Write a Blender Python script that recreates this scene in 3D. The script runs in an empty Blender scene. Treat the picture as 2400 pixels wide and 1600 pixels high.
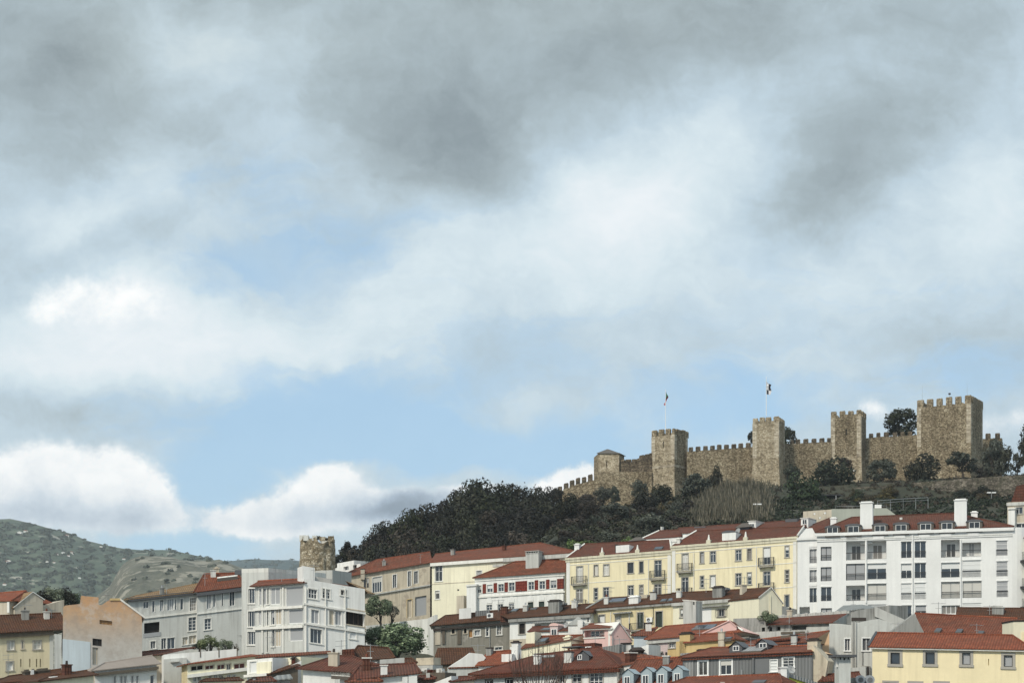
import bpy, math, random
import numpy as np
from mathutils import Vector
R = math.radians
F, CX, YH = 4000.0, 1200.0, 1680.0      # focal length in photo pixels, principal column, horizon row
S = bpy.context.scene
# ---------------- camera ----------------
cd = bpy.data.cameras.new('camera'); cam = bpy.data.objects.new('camera', cd); S.collection.objects.link(cam)
cd.sensor_width = 36; cd.lens = F/2400*36; cd.shift_y = (YH-800)/2400
cd.clip_start = 1; cd.clip_end = 40000
cam.location = (0, 0, 0); cam.rotation_euler = (R(90), 0, 0); S.camera = cam
S.view_settings.view_transform = 'Standard'; S.view_settings.look = 'None'
S.view_settings.exposure = 0; S.view_settings.gamma = 1
S.cycles.max_bounces = 6; S.cycles.diffuse_bounces = 3; S.cycles.glossy_bounces = 2
S.cycles.transparent_max_bounces = 8; S.cycles.volume_bounces = 1
HAZE = 8.5e-5
# ---------------- sun (soft, behind the left shoulder) ----------------
SUN_EL, SUN_AZ = R(42), R(-142)          # azimuth from +Y towards +X
sd = bpy.data.lights.new('sun', 'SUN'); sun = bpy.data.objects.new('sun', sd); S.collection.objects.link(sun)
sd.energy = 3.2; sd.angle = R(7); sd.color = (1, .92, .79)
d = Vector((math.sin(SUN_AZ)*math.cos(SUN_EL), math.cos(SUN_AZ)*math.cos(SUN_EL), math.sin(SUN_EL)))
sun.rotation_euler = d.to_track_quat('Z', 'Y').to_euler()

# ---------------- node helper ----------------
class NT:
    def __init__(s, tree): s.t = tree; s.n = tree.nodes; s.l = tree.links
    def set(s, inp, v):
        if isinstance(v, bpy.types.NodeSocket): s.l.new(v, inp)
        elif v is not None:
            try: inp.default_value = v
            except Exception: inp.default_value = (*v, 1.0)
    def new(s, typ, ins={}, **kw):
        n = s.n.new(typ)
        for k, v in kw.items(): setattr(n, k, v)
        for k, v in ins.items(): s.set(n.inputs[k], v)
        return n
    def m(s, op, a, b=None, c=None, clamp=False):
        n = s.n.new('ShaderNodeMath'); n.operation = op; n.use_clamp = clamp
        for i, v in enumerate((a, b, c)):
            if v is not None: s.set(n.inputs[i], v)
        return n.outputs[0]
    def vm(s, op, a, b=None):
        n = s.n.new('ShaderNodeVectorMath'); n.operation = op
        s.set(n.inputs[0], a)
        if b is not None: s.set(n.inputs[1], b)
        return n
    def mapr(s, v, a, b, c=0., d=1., smooth=False):
        n = s.n.new('ShaderNodeMapRange'); n.clamp = True
        if smooth: n.interpolation_type = 'SMOOTHSTEP'
        for i, x in enumerate((v, a, b, c, d)): s.set(n.inputs[i], x)
        return n.outputs[0]
    def mix(s, f, a, b, mode='MIX'):
        n = s.n.new('ShaderNodeMix'); n.data_type = 'RGBA'; n.blend_type = mode; n.clamp_factor = True
        s.set(n.inputs[0], f); s.set(n.inputs[6], a); s.set(n.inputs[7], b)
        return n.outputs[2]
    def noise(s, vec, scale, detail=4, rough=.55, dist=0, color=False):
        n = s.new('ShaderNodeTexNoise', {'Vector': vec, 'Scale': scale, 'Detail': detail, 'Roughness': rough, 'Distortion': dist})
        return n.outputs['Color' if color else 'Fac']
    def scale(s, vec, sc):
        n = s.new('ShaderNodeMapping', {'Vector': vec}); n.inputs['Scale'].default_value = sc
        return n.outputs[0]
    def ramp(s, f, stops):
        n = s.n.new('ShaderNodeValToRGB'); s.set(n.inputs[0], f); e = n.color_ramp.elements
        while len(e) < len(stops): e.new(.5)
        for i, (p, c) in enumerate(stops): e[i].position = p; e[i].color = (*c, 1)
        return n.outputs[0]
def srgb(r, g, b):
    f = lambda c: c/12.92 if c <= .04045 else ((c+.055)/1.055)**2.4
    return (f(r/255), f(g/255), f(b/255))

# ---------------- world: daylight sky with cloud masses laid out by direction ----------------
W = bpy.data.worlds.new('World'); S.world = W; W.use_nodes = True
w = NT(W.node_tree); w.n.clear()
tc = w.new('ShaderNodeTexCoord').outputs['Generated']
sep = w.new('ShaderNodeSeparateXYZ', {0: tc})
yy = w.m('MAXIMUM', sep.outputs[1], .08)
U = w.m('DIVIDE', sep.outputs[0], yy); V = w.m('DIVIDE', sep.outputs[2], yy)
P0 = w.new('ShaderNodeCombineXYZ', {0: U, 1: V}).outputs[0]
n1 = w.vm('SUBTRACT', w.noise(P0, 9, 5, .6, color=True), (.5, .5, .5)).outputs[0]
n2 = w.vm('SUBTRACT', w.noise(P0, 34, 6, .6, color=True), (.5, .5, .5)).outputs[0]
PW = w.vm('ADD', P0, w.vm('MULTIPLY', n1, (.085, .055, 0)).outputs[0]).outputs[0]
PW = w.vm('ADD', PW, w.vm('MULTIPLY', n2, (.022, .018, 0)).outputs[0]).outputs[0]
PC = w.vm('ADD', P0, w.vm('MULTIPLY', n1, (.020, .016, 0)).outputs[0]).outputs[0]
PC = w.vm('ADD', PC, w.vm('MULTIPLY', n2, (.020, .018, 0)).outputs[0]).outputs[0]
def field(pos, blobs, base=0.):
    """sum of soft cloud lobes: (x, y, rx, ry, tilt, amount), positions as directions through photo rows and columns"""
    acc = None
    for (x, y, rx, ry, t, a) in blobs:
        mp = w.n.new('ShaderNodeMapping'); mp.vector_type = 'TEXTURE'
        q = pos
        if acc is not None:      # chain the lobes one after another so the shader stack stays small
            k = w.n.new('ShaderNodeVectorMath'); k.operation = 'MULTIPLY_ADD'
            w.l.new(acc, k.inputs[0]); k.inputs[1].default_value = (1e-9, 1e-9, 0); w.l.new(pos, k.inputs[2]); q = k.outputs[0]
        w.l.new(q, mp.inputs[0])
        mp.inputs['Location'].default_value = ((x-CX)/F, (YH-y)/F, 0)
        mp.inputs['Rotation'].default_value = (0, 0, R(t))
        mp.inputs['Scale'].default_value = (rx/F, ry/F, 1)
        dd = w.n.new('ShaderNodeVectorMath'); dd.operation = 'DOT_PRODUCT'
        w.l.new(mp.outputs[0], dd.inputs[0]); w.l.new(mp.outputs[0], dd.inputs[1])
        g = w.m('POWER', .36788, dd.outputs['Value'])
        acc = w.m('MULTIPLY_ADD', g, a, base if acc is None else acc)
    return acc
SHADE = [  # brightness of the cloud sheet
 (900,-40,2000,330,0,-.24),(40,240,380,190,-8,-.15),(360,300,330,130,8,-.06),(150,130,200,90,0,-.04),(560,130,230,130,0,.25),(420,60,200,90,0,.06),(940,280,420,160,-8,-.13),
 (1130,400,250,95,-30,-.15),(1350,190,460,120,12,-.07),(1650,120,380,120,10,-.06),(760,330,120,110,0,.03),(660,300,90,80,0,.07),
 (1950,430,200,125,30,-.23),(2080,290,120,170,-25,-.11),(1880,480,120,60,0,-.05),(2230,140,130,150,-25,-.08),(2020,160,220,110,0,.06),(2340,300,120,200,0,.06),
 (1490,470,250,120,25,.25),(1340,450,130,80,0,.10),(1700,300,150,200,-30,.12),(1650,620,460,130,8,.10),(1150,600,300,110,15,.10),(2330,520,160,160,0,.10),(1420,380,90,50,30,.10),
 (340,350,110,75,0,.14),(430,330,60,40,0,.06),(200,470,240,60,15,.10),(40,600,170,70,-18,-.14),(30,690,90,40,0,-.08),(300,560,150,60,12,-.08),(130,540,160,30,28,.08),
 (230,690,170,80,0,.18),(330,790,400,110,-4,.20),(110,860,260,80,0,.14),(620,790,260,60,-8,.12),(900,820,260,50,0,.03),(500,890,300,50,-6,.10),
 (120,985,340,42,-3,-.09),(300,950,200,30,0,-.03),(1170,800,190,90,0,-.10),(1230,880,280,70,-10,-.05),(1650,760,300,60,-5,-.05),(2270,800,260,130,0,-.10),(1530,960,130,60,0,.03),
 (1000,740,260,70,0,.08),(2000,680,300,80,0,.05),(1900,830,200,50,0,.06)]
BLUE = [   # where the veil thins to clear sky
 (1300,800,1300,300,0,.22),(500,520,420,160,-10,.18),(1900,1000,700,200,0,.2),(330,790,330,110,-4,-.25),(1500,480,260,110,20,-.2),
 (640,440,170,80,-12,.7),(540,390,120,60,0,.15),(770,540,170,40,8,.25),(520,640,200,60,0,.65),(860,580,150,60,0,.5),(1000,520,120,40,0,.2),
 (840,930,260,70,-8,1.1),(620,1010,330,75,-4,1.1),(900,1060,330,50,0,1.1),(540,1130,180,80,0,1.2),(420,1280,280,60,0,1.1),(480,1200,150,80,0,.7),(800,1290,200,40,0,.3),
 (1150,1070,260,50,0,.9),(1330,1070,160,50,0,.8),(1130,990,200,40,0,.4),(1640,1000,150,60,0,.8),(1280,760,240,80,0,.25),(1560,870,260,60,0,.3),
 (1720,900,160,60,0,.6),(1890,960,180,50,0,.6),(2330,900,160,110,0,.60),(2150,850,200,60,0,.35),(1400,1000,140,60,0,.5),(60,1260,200,40,0,-.2),(1900,600,300,60,0,.15),(2100,680,300,60,0,.18),(1000,880,200,50,0,.4)]
CUM = [    # low cumulus with firm upper edges
 (130,1120,150,82,0,1.0),(300,1140,105,68,-22,1.0),(60,1110,120,70,0,.6),(120,1190,280,65,0,.75),(240,1215,200,40,0,.45),
 (770,1140,75,44,0,.75),(860,1170,150,48,-8,.8),(660,1180,120,36,10,.65),(1000,1195,90,50,0,.8),(740,1220,230,40,0,.75),(600,1225,130,35,0,.6),
 (1055,1160,38,26,0,.7),(1310,1130,72,36,14,1.0),(1160,1150,50,20,0,.7),(1370,1110,45,30,0,.6),
 (200,690,150,70,0,.52),(320,720,110,70,-20,.42),(110,730,90,60,15,.3),
 (2060,962,42,36,0,.62),(2350,990,120,45,8,.62),(1880,985,60,22,0,.25),(1500,950,70,34,0,.32)]
fine = w.noise(w.scale(PW, (1, 1.7, 1)), 14, 8, .62, .4)
mid = w.noise(w.scale(PW, (1, 1.8, 1)), 4.5, 6, .55)
edge = w.noise(P0, 42, 8, .66)
shade = field(PW, SHADE, .65)
shade = w.m('ADD', shade, w.m('MULTIPLY', w.m('SUBTRACT', fine, .5), .26))
shade = w.m('ADD', shade, w.m('MULTIPLY', w.m('SUBTRACT', mid, .5), .26))
shade = w.m('ADD', shade, w.m('MULTIPLY', w.m('SUBTRACT', w.noise(w.scale(PW, (1, 1.5, 1)), 30, 9, .72, .6), .5), .20))
shade = w.m('ADD', shade, w.m('MULTIPLY', w.m('SUBTRACT', edge, .5), .16))
shade = w.m('MULTIPLY_ADD', w.m('SUBTRACT', shade, .64), 1.1, .65)
cloudc = w.ramp(shade, [(.0, srgb(110,120,126)), (.25, srgb(143,155,160)), (.45, srgb(174,188,193)), (.62, srgb(201,217,225)), (.80, srgb(228,240,243)), (1., srgb(252,255,255))])
blue = field(PW, BLUE, -.02)
blue = w.m('ADD', blue, w.m('MULTIPLY', w.m('SUBTRACT', fine, .5), .55))
blue = w.m('SUBTRACT', blue, w.m('MULTIPLY', w.mapr(w.noise(w.scale(PW, (1, 2.4, 1)), 11, 7, .62, .5), .42, .68), .72))
blue = w.mapr(blue, -.05, 1.1, .14, .86, True)
blue = w.m('MULTIPLY', blue, w.mapr(shade, .35, .62, .25, 1.))
cumf = field(PC, CUM, 0.)
cumf = w.m('ADD', cumf, w.m('MULTIPLY', w.m('SUBTRACT', edge, .5), .85))
cum = w.mapr(cumf, .30, .84, 0, 1, True)
CSH = field(PC, [(120,1215,300,45,0,-.42),(60,1160,120,60,0,-.12),(950,1190,120,44,6,-.85),(760,1205,180,34,4,-.34),(2350,1020,160,40,0,-.2),(2060,1000,60,40,0,-.1),(1500,960,120,60,0,-.25),(330,1210,80,40,0,-.2)], .93)
cumsh = w.m('ADD', CSH, w.m('MULTIPLY', w.m('SUBTRACT', edge, .5), .55))
cumc = w.ramp(cumsh, [(.0, srgb(140,155,170)), (.3, srgb(172,188,204)), (.6, srgb(216,227,236)), (.82, srgb(246,250,252)), (1., (1.12, 1.12, 1.1))])
cloud = w.mix(cum, cloudc, cumc)
# the high band of cream light in the grey sheet
warm = w.mapr(field(PW, [(470,90,320,120,0,1.),(1300,40,500,80,0,.5),(330,340,120,80,0,.4)], 0.), 0, 1, 0, .5)
cloud = w.mix(warm, cloud, w.mix(1., cloud, (1.05, .99, .90, 1), 'MULTIPLY'))
sky = w.new('ShaderNodeTexSky', sky_type='NISHITA', sun_disc=False, sun_elevation=SUN_EL, sun_rotation=SUN_AZ)
sky.altitude = 60; sky.air_density = 1; sky.dust_density = .4; sky.ozone_density = 2.5
cover = w.m('SUBTRACT', 1., w.m('MULTIPLY', blue, w.m('SUBTRACT', 1., cum)))
b1 = w.new('ShaderNodeBackground', {0: w.mix(.62, w.mix(1., sky.outputs[0], (.15, .15, .15, 1), 'MULTIPLY'), (*srgb(163, 204, 233), 1)), 1: 1.})
b2 = w.new('ShaderNodeBackground', {0: cloud, 1: 1.})
ms = w.new('ShaderNodeMixShader', {0: cover, 1: b1.outputs[0], 2: b2.outputs[0]})
wo = w.new('ShaderNodeOutputWorld', {0: ms.outputs[0]})
W.cycles.sampling_method = 'MANUAL'; W.cycles.sample_map_resolution = 512

# ---------------- materials ----------------
def mat(name):
    m = bpy.data.materials.new(name); m.use_nodes = True; t = NT(m.node_tree); t.n.clear()
    o = t.new('ShaderNodeOutputMaterial'); b = t.new('ShaderNodeBsdfPrincipled'); t.l.new(b.outputs[0], o.inputs[0])
    t.b = b; t.o = o; t.mat = m
    return t
def obn(t):
    """object coordinates shifted by a random amount per object, so no two walls wear the same stains"""
    r = t.new('ShaderNodeObjectInfo').outputs['Random']; return t.vm('ADD', t.new('ShaderNodeTexCoord').outputs['Object'], t.new('ShaderNodeCombineXYZ', {0: t.m('MULTIPLY', r, 61.), 1: t.m('MULTIPLY', r, 37.)}).outputs[0]).outputs[0]
def uvn(t): return t.new('ShaderNodeUVMap').outputs[0]
def bump(t, h, dist, strength=1.):
    t.set(t.b.inputs['Normal'], t.new('ShaderNodeBump', {'Height': h, 'Distance': dist, 'Strength': strength}).outputs[0])
M = {}
def plain(name, col, rough=.7, metal=0, spec=.5):
    t = mat(name); t.set(t.b.inputs['Base Color'], (*col, 1)); t.b.inputs['Roughness'].default_value = rough
    t.b.inputs['Metallic'].default_value = metal; t.b.inputs['Specular IOR Level'].default_value = spec
    M[name] = t.mat; return t.mat
def plaster(name, col, dirt=.35, dcol=(.16, .15, .13), rough=.88, patch=0, pcol=(.4, .38, .34)):
    t = mat(name); uv = uvn(t); ob = obn(t)
    big = t.noise(ob, .22, 5, .6); fin = t.noise(ob, 3.0, 5, .6)
    streak = t.noise(t.scale(uv, (1.9, .10, 1)), 1., 5, .65)
    c = t.mix(t.mapr(big, .3, .7), tuple(x*.86 for x in col), tuple(min(1, x*1.05) for x in col))
    c = t.mix(t.mapr(fin, .3, .8, 0, .18), c, tuple(x*.7 for x in col))
    f = t.mapr(t.m('MULTIPLY', streak, t.mapr(big, .25, .7, .7, 1.1)), .43, .68, 0, dirt)
    c = t.mix(f, c, dcol)
    if patch:
        c = t.mix(t.mapr(t.noise(ob, .55, 7, .7), .60-.12*patch, .66-.12*patch), c, pcol)
    t.set(t.b.inputs['Base Color'], c); t.b.inputs['Roughness'].default_value = rough
    t.b.inputs['Specular IOR Level'].default_value = .25
    bump(t, fin, .02, .5); M[name] = t.mat; return t.mat
def tiles(name, col, col2, lich=.35, lcol=(.09, .07, .05), pw=.27, ph=.46, seed=0., cs=.62):
    """clay pantiles: rounded columns running down the slope, stepped courses, each tile its own tone"""
    t = mat(name); uv = uvn(t); s = t.new('ShaderNodeSeparateXYZ', {0: uv})
    ix = t.m('DIVIDE', s.outputs[0], pw); iy = t.m('DIVIDE', s.outputs[1], ph)
    fx = t.m('FRACT', ix); fy = t.m('FRACT', iy)
    cell = t.new('ShaderNodeCombineXYZ', {0: t.m('FLOOR', ix), 1: t.m('FLOOR', iy), 2: seed}).outputs[0]
    rnd = t.new('ShaderNodeTexWhiteNoise', {'Vector': cell}, noise_dimensions='3D').outputs['Value']
    row = t.new('ShaderNodeTexWhiteNoise', {'W': t.m('ADD', t.m('FLOOR', t.m('MULTIPLY', iy, .5)), seed)}, noise_dimensions='1D').outputs['Value']
    ob = obn(t)
    big = t.noise(ob, .30, 5, .65); med = t.noise(ob, 1.3, 5, .65)
    c = t.mix(rnd, col, col2)
    c = t.mix(t.mapr(row, 0, 1, 0, .42), c, tuple(x*.55 for x in col))
    c = t.mix(t.mapr(big, .40, .72, 0, lich), c, lcol)
    c = t.mix(t.mapr(med, .52, .75, 0, lich*1.1), c, tuple(x*.8 for x in lcol))
    c = t.mix(t.mapr(t.noise(ob, 2.6, 4, .6), .55, .66, 0, .55), c, (col[0]*.62+.03, col[1]*.9+.02, col[2]*.9+.012))
    c = t.mix(t.mapr(t.noise(ob, .8, 3, .5), .58, .70, 0, .5), c, (min(1, col[0]*1.5), col[1]*1.7, col[2]*1.7))
    wav = t.m('SINE', t.m('MULTIPLY', fx, math.pi))
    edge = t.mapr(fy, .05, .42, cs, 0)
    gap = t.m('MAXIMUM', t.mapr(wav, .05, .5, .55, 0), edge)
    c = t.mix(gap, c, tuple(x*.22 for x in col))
    t.set(t.b.inputs['Base Color'], c); t.b.inputs['Roughness'].default_value = .85
    t.b.inputs['Specular IOR Level'].default_value = .25
    bump(t, t.m('ADD', wav, t.m('MULTIPLY', fy, .5)), .07, .9); M[name] = t.mat; return t.mat
def stone(name, dark, midc, light, sx=1.6, sy=2.6, patch=.3, green=0., blocks=False, dcol=None):
    """rubble masonry: irregular stones in rough courses with sunken joints and weather stains"""
    t = mat(name); uv = uvn(t); ob = t.new('ShaderNodeTexCoord').outputs['Object']
    wv = t.vm('ADD', uv, t.vm('MULTIPLY', t.vm('SUBTRACT', t.noise(uv, 1.1, 4, .6, color=True), (.5, .5, .5)).outputs[0], (.5, .35, 0)).outputs[0]).outputs[0]
    if blocks:
        br = t.new('ShaderNodeTexBrick', {'Vector': uv, 'Color1': (0, 0, 0, 1), 'Color2': (1, 1, 1, 1), 'Mortar': (.5, .5, .5, 1), 'Scale': 1., 'Mortar Size': .03, 'Brick Width': sx, 'Row Height': sy})
        val = t.m('MULTIPLY', br.outputs['Color'], 1.); joint = br.outputs['Fac']
    else:
        vo = t.new('ShaderNodeTexVoronoi', {'Vector': t.scale(wv, (sx, sy, 1)), 'Scale': 1., 'Randomness': .9}, voronoi_dimensions='2D')
        val = t.new('ShaderNodeSeparateColor', {0: vo.outputs['Color']}).outputs[0]
        ve = t.new('ShaderNodeTexVoronoi', {'Vector': t.scale(wv, (sx, sy, 1)), 'Scale': 1., 'Randomness': .9}, voronoi_dimensions='2D', feature='DISTANCE_TO_EDGE')
        joint = t.mapr(ve.outputs['Distance'], .02, .12, 1, 0)
    big = t.noise(ob, .13, 6, .65); med = t.noise(ob, .9, 6, .7); streak = t.noise(t.scale(uv, (.7, .06, 1)), 1., 6, .65)
    v = t.m('ADD', t.m('MULTIPLY', val, .50), t.m('MULTIPLY', t.m('SUBTRACT', med, .5), .55))
    v = t.m('ADD', t.m('ADD', v, .08), t.m('MULTIPLY', t.m('SUBTRACT', big, .5), .75))
    c = t.ramp(v, [(.02, dark), (.38, midc), (.72, light), (.95, tuple(min(1, x*1.45) for x in light))])
    c = t.mix(t.m('MULTIPLY', joint, .55), c, tuple(x*.8 for x in dark))
    c = t.mix(t.mapr(streak, .50, .72, 0, .6), c, dcol or tuple(x*.75 for x in dark))
    if green: c = t.mix(t.mapr(t.noise(ob, .4, 5, .6), .5, .65, 0, green), c, (.045, .05, .025))
    t.set(t.b.inputs['Base Color'], c); t.b.inputs['Roughness'].default_value = .95
    t.b.inputs['Specular IOR Level'].default_value = .15
    bump(t, t.m('SUBTRACT', med, t.m('MULTIPLY', joint, .8)), .14, .9); M[name] = t.mat; return t.mat
def corrug(name, col, pitch=.33, vertical=True, rust=.25):
    t = mat(name); uv = uvn(t); s = t.new('ShaderNodeSeparateXYZ', {0: uv})
    wv = t.m('SINE', t.m('MULTIPLY', s.outputs[0], 2*math.pi/pitch))
    ob = t.new('ShaderNodeTexCoord').outputs['Object']
    c = t.mix(t.mapr(t.noise(t.scale(uv, (1.2, .1, 1)), 1, 4, .6), .4, .75, 0, rust+.3), col, tuple(x*.45 for x in col))
    c = t.mix(t.mapr(wv, -1, -.2, .55, 0), c, tuple(x*.35 for x in col))
    t.set(t.b.inputs['Base Color'], c); t.b.inputs['Roughness'].default_value = .6
    bump(t, wv, .04, .9); M[name] = t.mat; return t.mat
def leafy(name, a, b, c3, rough=.7):
    t = mat(name); g = t.new('ShaderNodeNewGeometry').outputs['Random Per Island']
    ob = t.new('ShaderNodeTexCoord').outputs['Object']
    r = t.new('ShaderNodeObjectInfo').outputs['Random']; r2 = t.m('FRACT', t.m('MULTIPLY', r, 7.31))
    c = t.ramp(g, [(0, a), (.55, b), (1, c3)])
    c = t.mix(t.mapr(t.noise(ob, 5., 3, .6), .35, .7, 0, .5), c, tuple(x*.6 for x in a))
    h = t.new('ShaderNodeHueSaturation', {'Color': c, 'Hue': t.mapr(r, 0, 1, .48, .52), 'Saturation': t.mapr(r, 0, 1, .75, 1.15), 'Value': t.mapr(r2, 0, 1, .6, 1.4)})
    t.set(t.b.inputs['Base Color'], h.outputs[0]); t.b.inputs['Roughness'].default_value = rough
    t.b.inputs['Specular IOR Level'].default_value = .3; M[name] = t.mat; return t.mat
# plasters
plaster('white_plaster', (.80, .80, .77), .25); plaster('fresh_white', (.81, .81, .79), .25, (.48, .49, .49))
plaster('old_white', (.70, .70, .66), .7, (.20, .19, .16)); plaster('grey_white', (.58, .59, .56), .55, (.24, .235, .22), patch=.25, pcol=(.48, .48, .45))
plaster('cream', (.83, .745, .51), .45, (.42, .36, .23)); plaster('cream_light', (.82, .78, .60), .3, (.3, .27, .2))
plaster('pale_yellow', (.74, .64, .40), .4, (.3, .25, .15)); plaster('yellow_house', (.86, .75, .49), .3, (.45, .39, .26))
plaster('faded_yellow', (.68, .61, .43), .4, (.3, .26, .17)); plaster('ochre', (.60, .45, .22), .25, (.25, .17, .08)); plaster('pink', (.74, .50, .46), .3, (.35, .28, .26))
plaster('lilac', (.58, .47, .46), .3, (.3, .26, .25)); plaster('peach', (.76, .52, .32), .2); plaster('pale_blue', (.55, .62, .66), .2)
plaster('beige', (.56, .50, .40), .5, (.18, .15, .11)); plaster('beige_patch', (.60, .53, .41), .6, (.14, .12, .09), patch=.5, pcol=(.42, .36, .28))
plaster('old_grey', (.29, .275, .235), .6, (.06, .06, .05), patch=.6, pcol=(.34, .32, .28))
plaster('concrete', (.33, .33, .31), .85, (.07, .07, .065)); plaster('concrete_light', (.52, .52, .49), .6, (.14, .14, .13))
plaster('brown_grey', (.13, .11, .085), .5, (.05, .04, .03)); plaster('grey_panel', (.17, .175, .18), .25, (.08, .08, .08))
plaster('lime', (.62, .64, .10), .6, (.25, .22, .08)); plaster('terrace_green', (.40, .42, .36), .2)
plaster('cornice', (.66, .62, .48), .55, (.22, .20, .15)); plaster('white_trim', (.78, .77, .72), .3, (.3, .28, .24))
plaster('sooty', (.05, .04, .035), .4, (.02, .02, .02)); plaster('roof_flat', (.28, .24, .21), .3)
t = mat('orange_gable'); ob = t.new('ShaderNodeTexCoord').outputs['Object']; z = t.new('ShaderNodeSeparateXYZ', {0: ob}).outputs[2]
zz = t.m('ADD', z, t.m('MULTIPLY', t.noise(ob, .5, 4, .6), 2.5))
c = t.ramp(t.mapr(zz, 6.5, 15.), [(0, (.50, .50, .48)), (.38, (.44, .41, .37)), (.62, (.46, .37, .29)), (.8, (.50, .33, .20)), (1, (.52, .29, .14))])
c = t.mix(t.mapr(t.noise(ob, 1.1, 6, .7), .45, .62, 0, .45), c, (.30, .25, .21))
c = t.mix(t.mapr(t.noise(ob, .45, 6, .7), .52, .6, 0, .4), c, (.52, .50, .47))
t.set(t.b.inputs['Base Color'], c); t.b.inputs['Roughness'].default_value = .9; M['orange_gable'] = t.mat
# roofs
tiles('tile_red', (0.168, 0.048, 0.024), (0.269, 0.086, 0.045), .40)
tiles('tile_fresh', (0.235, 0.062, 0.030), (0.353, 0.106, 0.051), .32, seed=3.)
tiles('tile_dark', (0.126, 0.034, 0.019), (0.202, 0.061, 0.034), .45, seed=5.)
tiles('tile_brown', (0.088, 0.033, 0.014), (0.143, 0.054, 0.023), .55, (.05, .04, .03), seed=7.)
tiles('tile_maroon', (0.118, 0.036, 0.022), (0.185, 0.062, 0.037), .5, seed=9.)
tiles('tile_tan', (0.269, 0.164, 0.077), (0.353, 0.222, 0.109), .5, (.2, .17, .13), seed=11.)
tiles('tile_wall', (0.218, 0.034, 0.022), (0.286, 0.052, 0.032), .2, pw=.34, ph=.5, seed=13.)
# stone
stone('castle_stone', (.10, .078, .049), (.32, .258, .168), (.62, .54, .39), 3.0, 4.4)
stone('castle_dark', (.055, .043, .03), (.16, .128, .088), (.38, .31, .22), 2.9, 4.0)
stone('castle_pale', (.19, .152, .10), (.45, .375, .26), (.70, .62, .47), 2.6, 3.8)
stone('quoin', (.24, .20, .15), (.46, .40, .30), (.66, .60, .48), 1.1, .42, blocks=True)
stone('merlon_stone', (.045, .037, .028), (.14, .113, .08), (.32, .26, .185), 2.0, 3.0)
stone('rubble', (.05, .045, .035), (.16, .14, .11), (.34, .30, .24), 2.4, 3.4, green=.5)
stone('ruin_stone', (.15, .12, .075), (.38, .315, .215), (.66, .60, .48), 2.0, 2.4)
corrug('corrugated', (.20, .205, .205)); corrug('corrugated_light', (.34, .345, .34)); corrug('sheet_roof', (.24, .25, .24), .5)
# small materials
plain('glass', (.018, .022, .028), .06, 0, .7); plain('glass_blue', (.028, .040, .054), .08, 0, .8); plain('curtain', (.55, .54, .50), .8)
plain('blind', (.66, .67, .66), .7); plain('blind_grey', (.34, .35, .36), .7); plain('frame_white', (.80, .80, .78), .5); plain('frame_dark', (.035, .035, .035), .5)
plain('frame_brown', (.07, .045, .03), .6); plain('stone_trim', (.36, .34, .30), .9); plain('dark_green', (.012, .028, .020), .6)
plain('rail', (.025, .025, .027), .5); plain('rail_grey', (.30, .31, .31), .5); plain('metal', (.42, .43, .44), .45, .6); plain('lead', (.10, .105, .115), .5)
plain('dormer_blue', (.33, .40, .43), .6); plain('slate', (.075, .078, .085), .6); plain('solar', (.02, .025, .045), .15, 0, .8)
plain('void', (.012, .011, .010), .9); plain('door_red', (.10, .02, .02), .6); plain('wood', (.17, .11, .06), .8); plain('door_ochre', (.35, .19, .07), .7)
plain('bark', (.045, .036, .028), .95); plain('bark_pale', (.13, .11, .09), .95); plain('flag_green', (.03, .12, .06), .8); plain('flag_red', (.36, .03, .03), .8)
plain('flag_black', (.03, .03, .04), .8); plain('flag_white', (.70, .70, .72), .8); plain('pole_white', (.75, .77, .78), .5); plain('far_white', (.75, .74, .70), .9)
plain('far_tile', (.35, .15, .09), .9); plain('lamp', (.8, .8, .78), .5); plain('yellow_flag', (.6, .5, .05), .8)
# leaves
leafy('leaf_dark', (0.0079, 0.0094, 0.0043), (0.0202, 0.0223, 0.0101), (0.0461, 0.0490, 0.0230))
leafy('leaf_black', (0.0065, 0.0061, 0.0036), (0.0151, 0.0144, 0.0086), (0.0331, 0.0317, 0.0187))
leafy('leaf_olive', (0.0252, 0.0302, 0.0216), (0.0562, 0.0634, 0.0461), (0.1080, 0.1188, 0.0900))
leafy('leaf_green', (.045, .065, .022), (.12, .16, .055), (.26, .31, .13))
leafy('leaf_mid', (.045, .064, .034), (.12, .155, .085), (.26, .31, .19))
leafy('leaf_brown', (0.0194, 0.0151, 0.0101), (0.0432, 0.0338, 0.0238), (0.0828, 0.0662, 0.0490))
leafy('leaf_ivy', (0.0065, 0.0115, 0.0043), (0.0166, 0.0274, 0.0101), (0.0374, 0.0562, 0.0216))
leafy('leaf_rust', (0.0252, 0.0216, 0.0086), (0.0612, 0.0468, 0.0173), (0.1080, 0.0864, 0.0324))
leafy('leaf_far', (.030, .044, .026), (.048, .066, .038), (.075, .092, .055))
leafy('reed', (.030, .032, .016), (.10, .093, .052), (.20, .18, .11))

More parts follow.
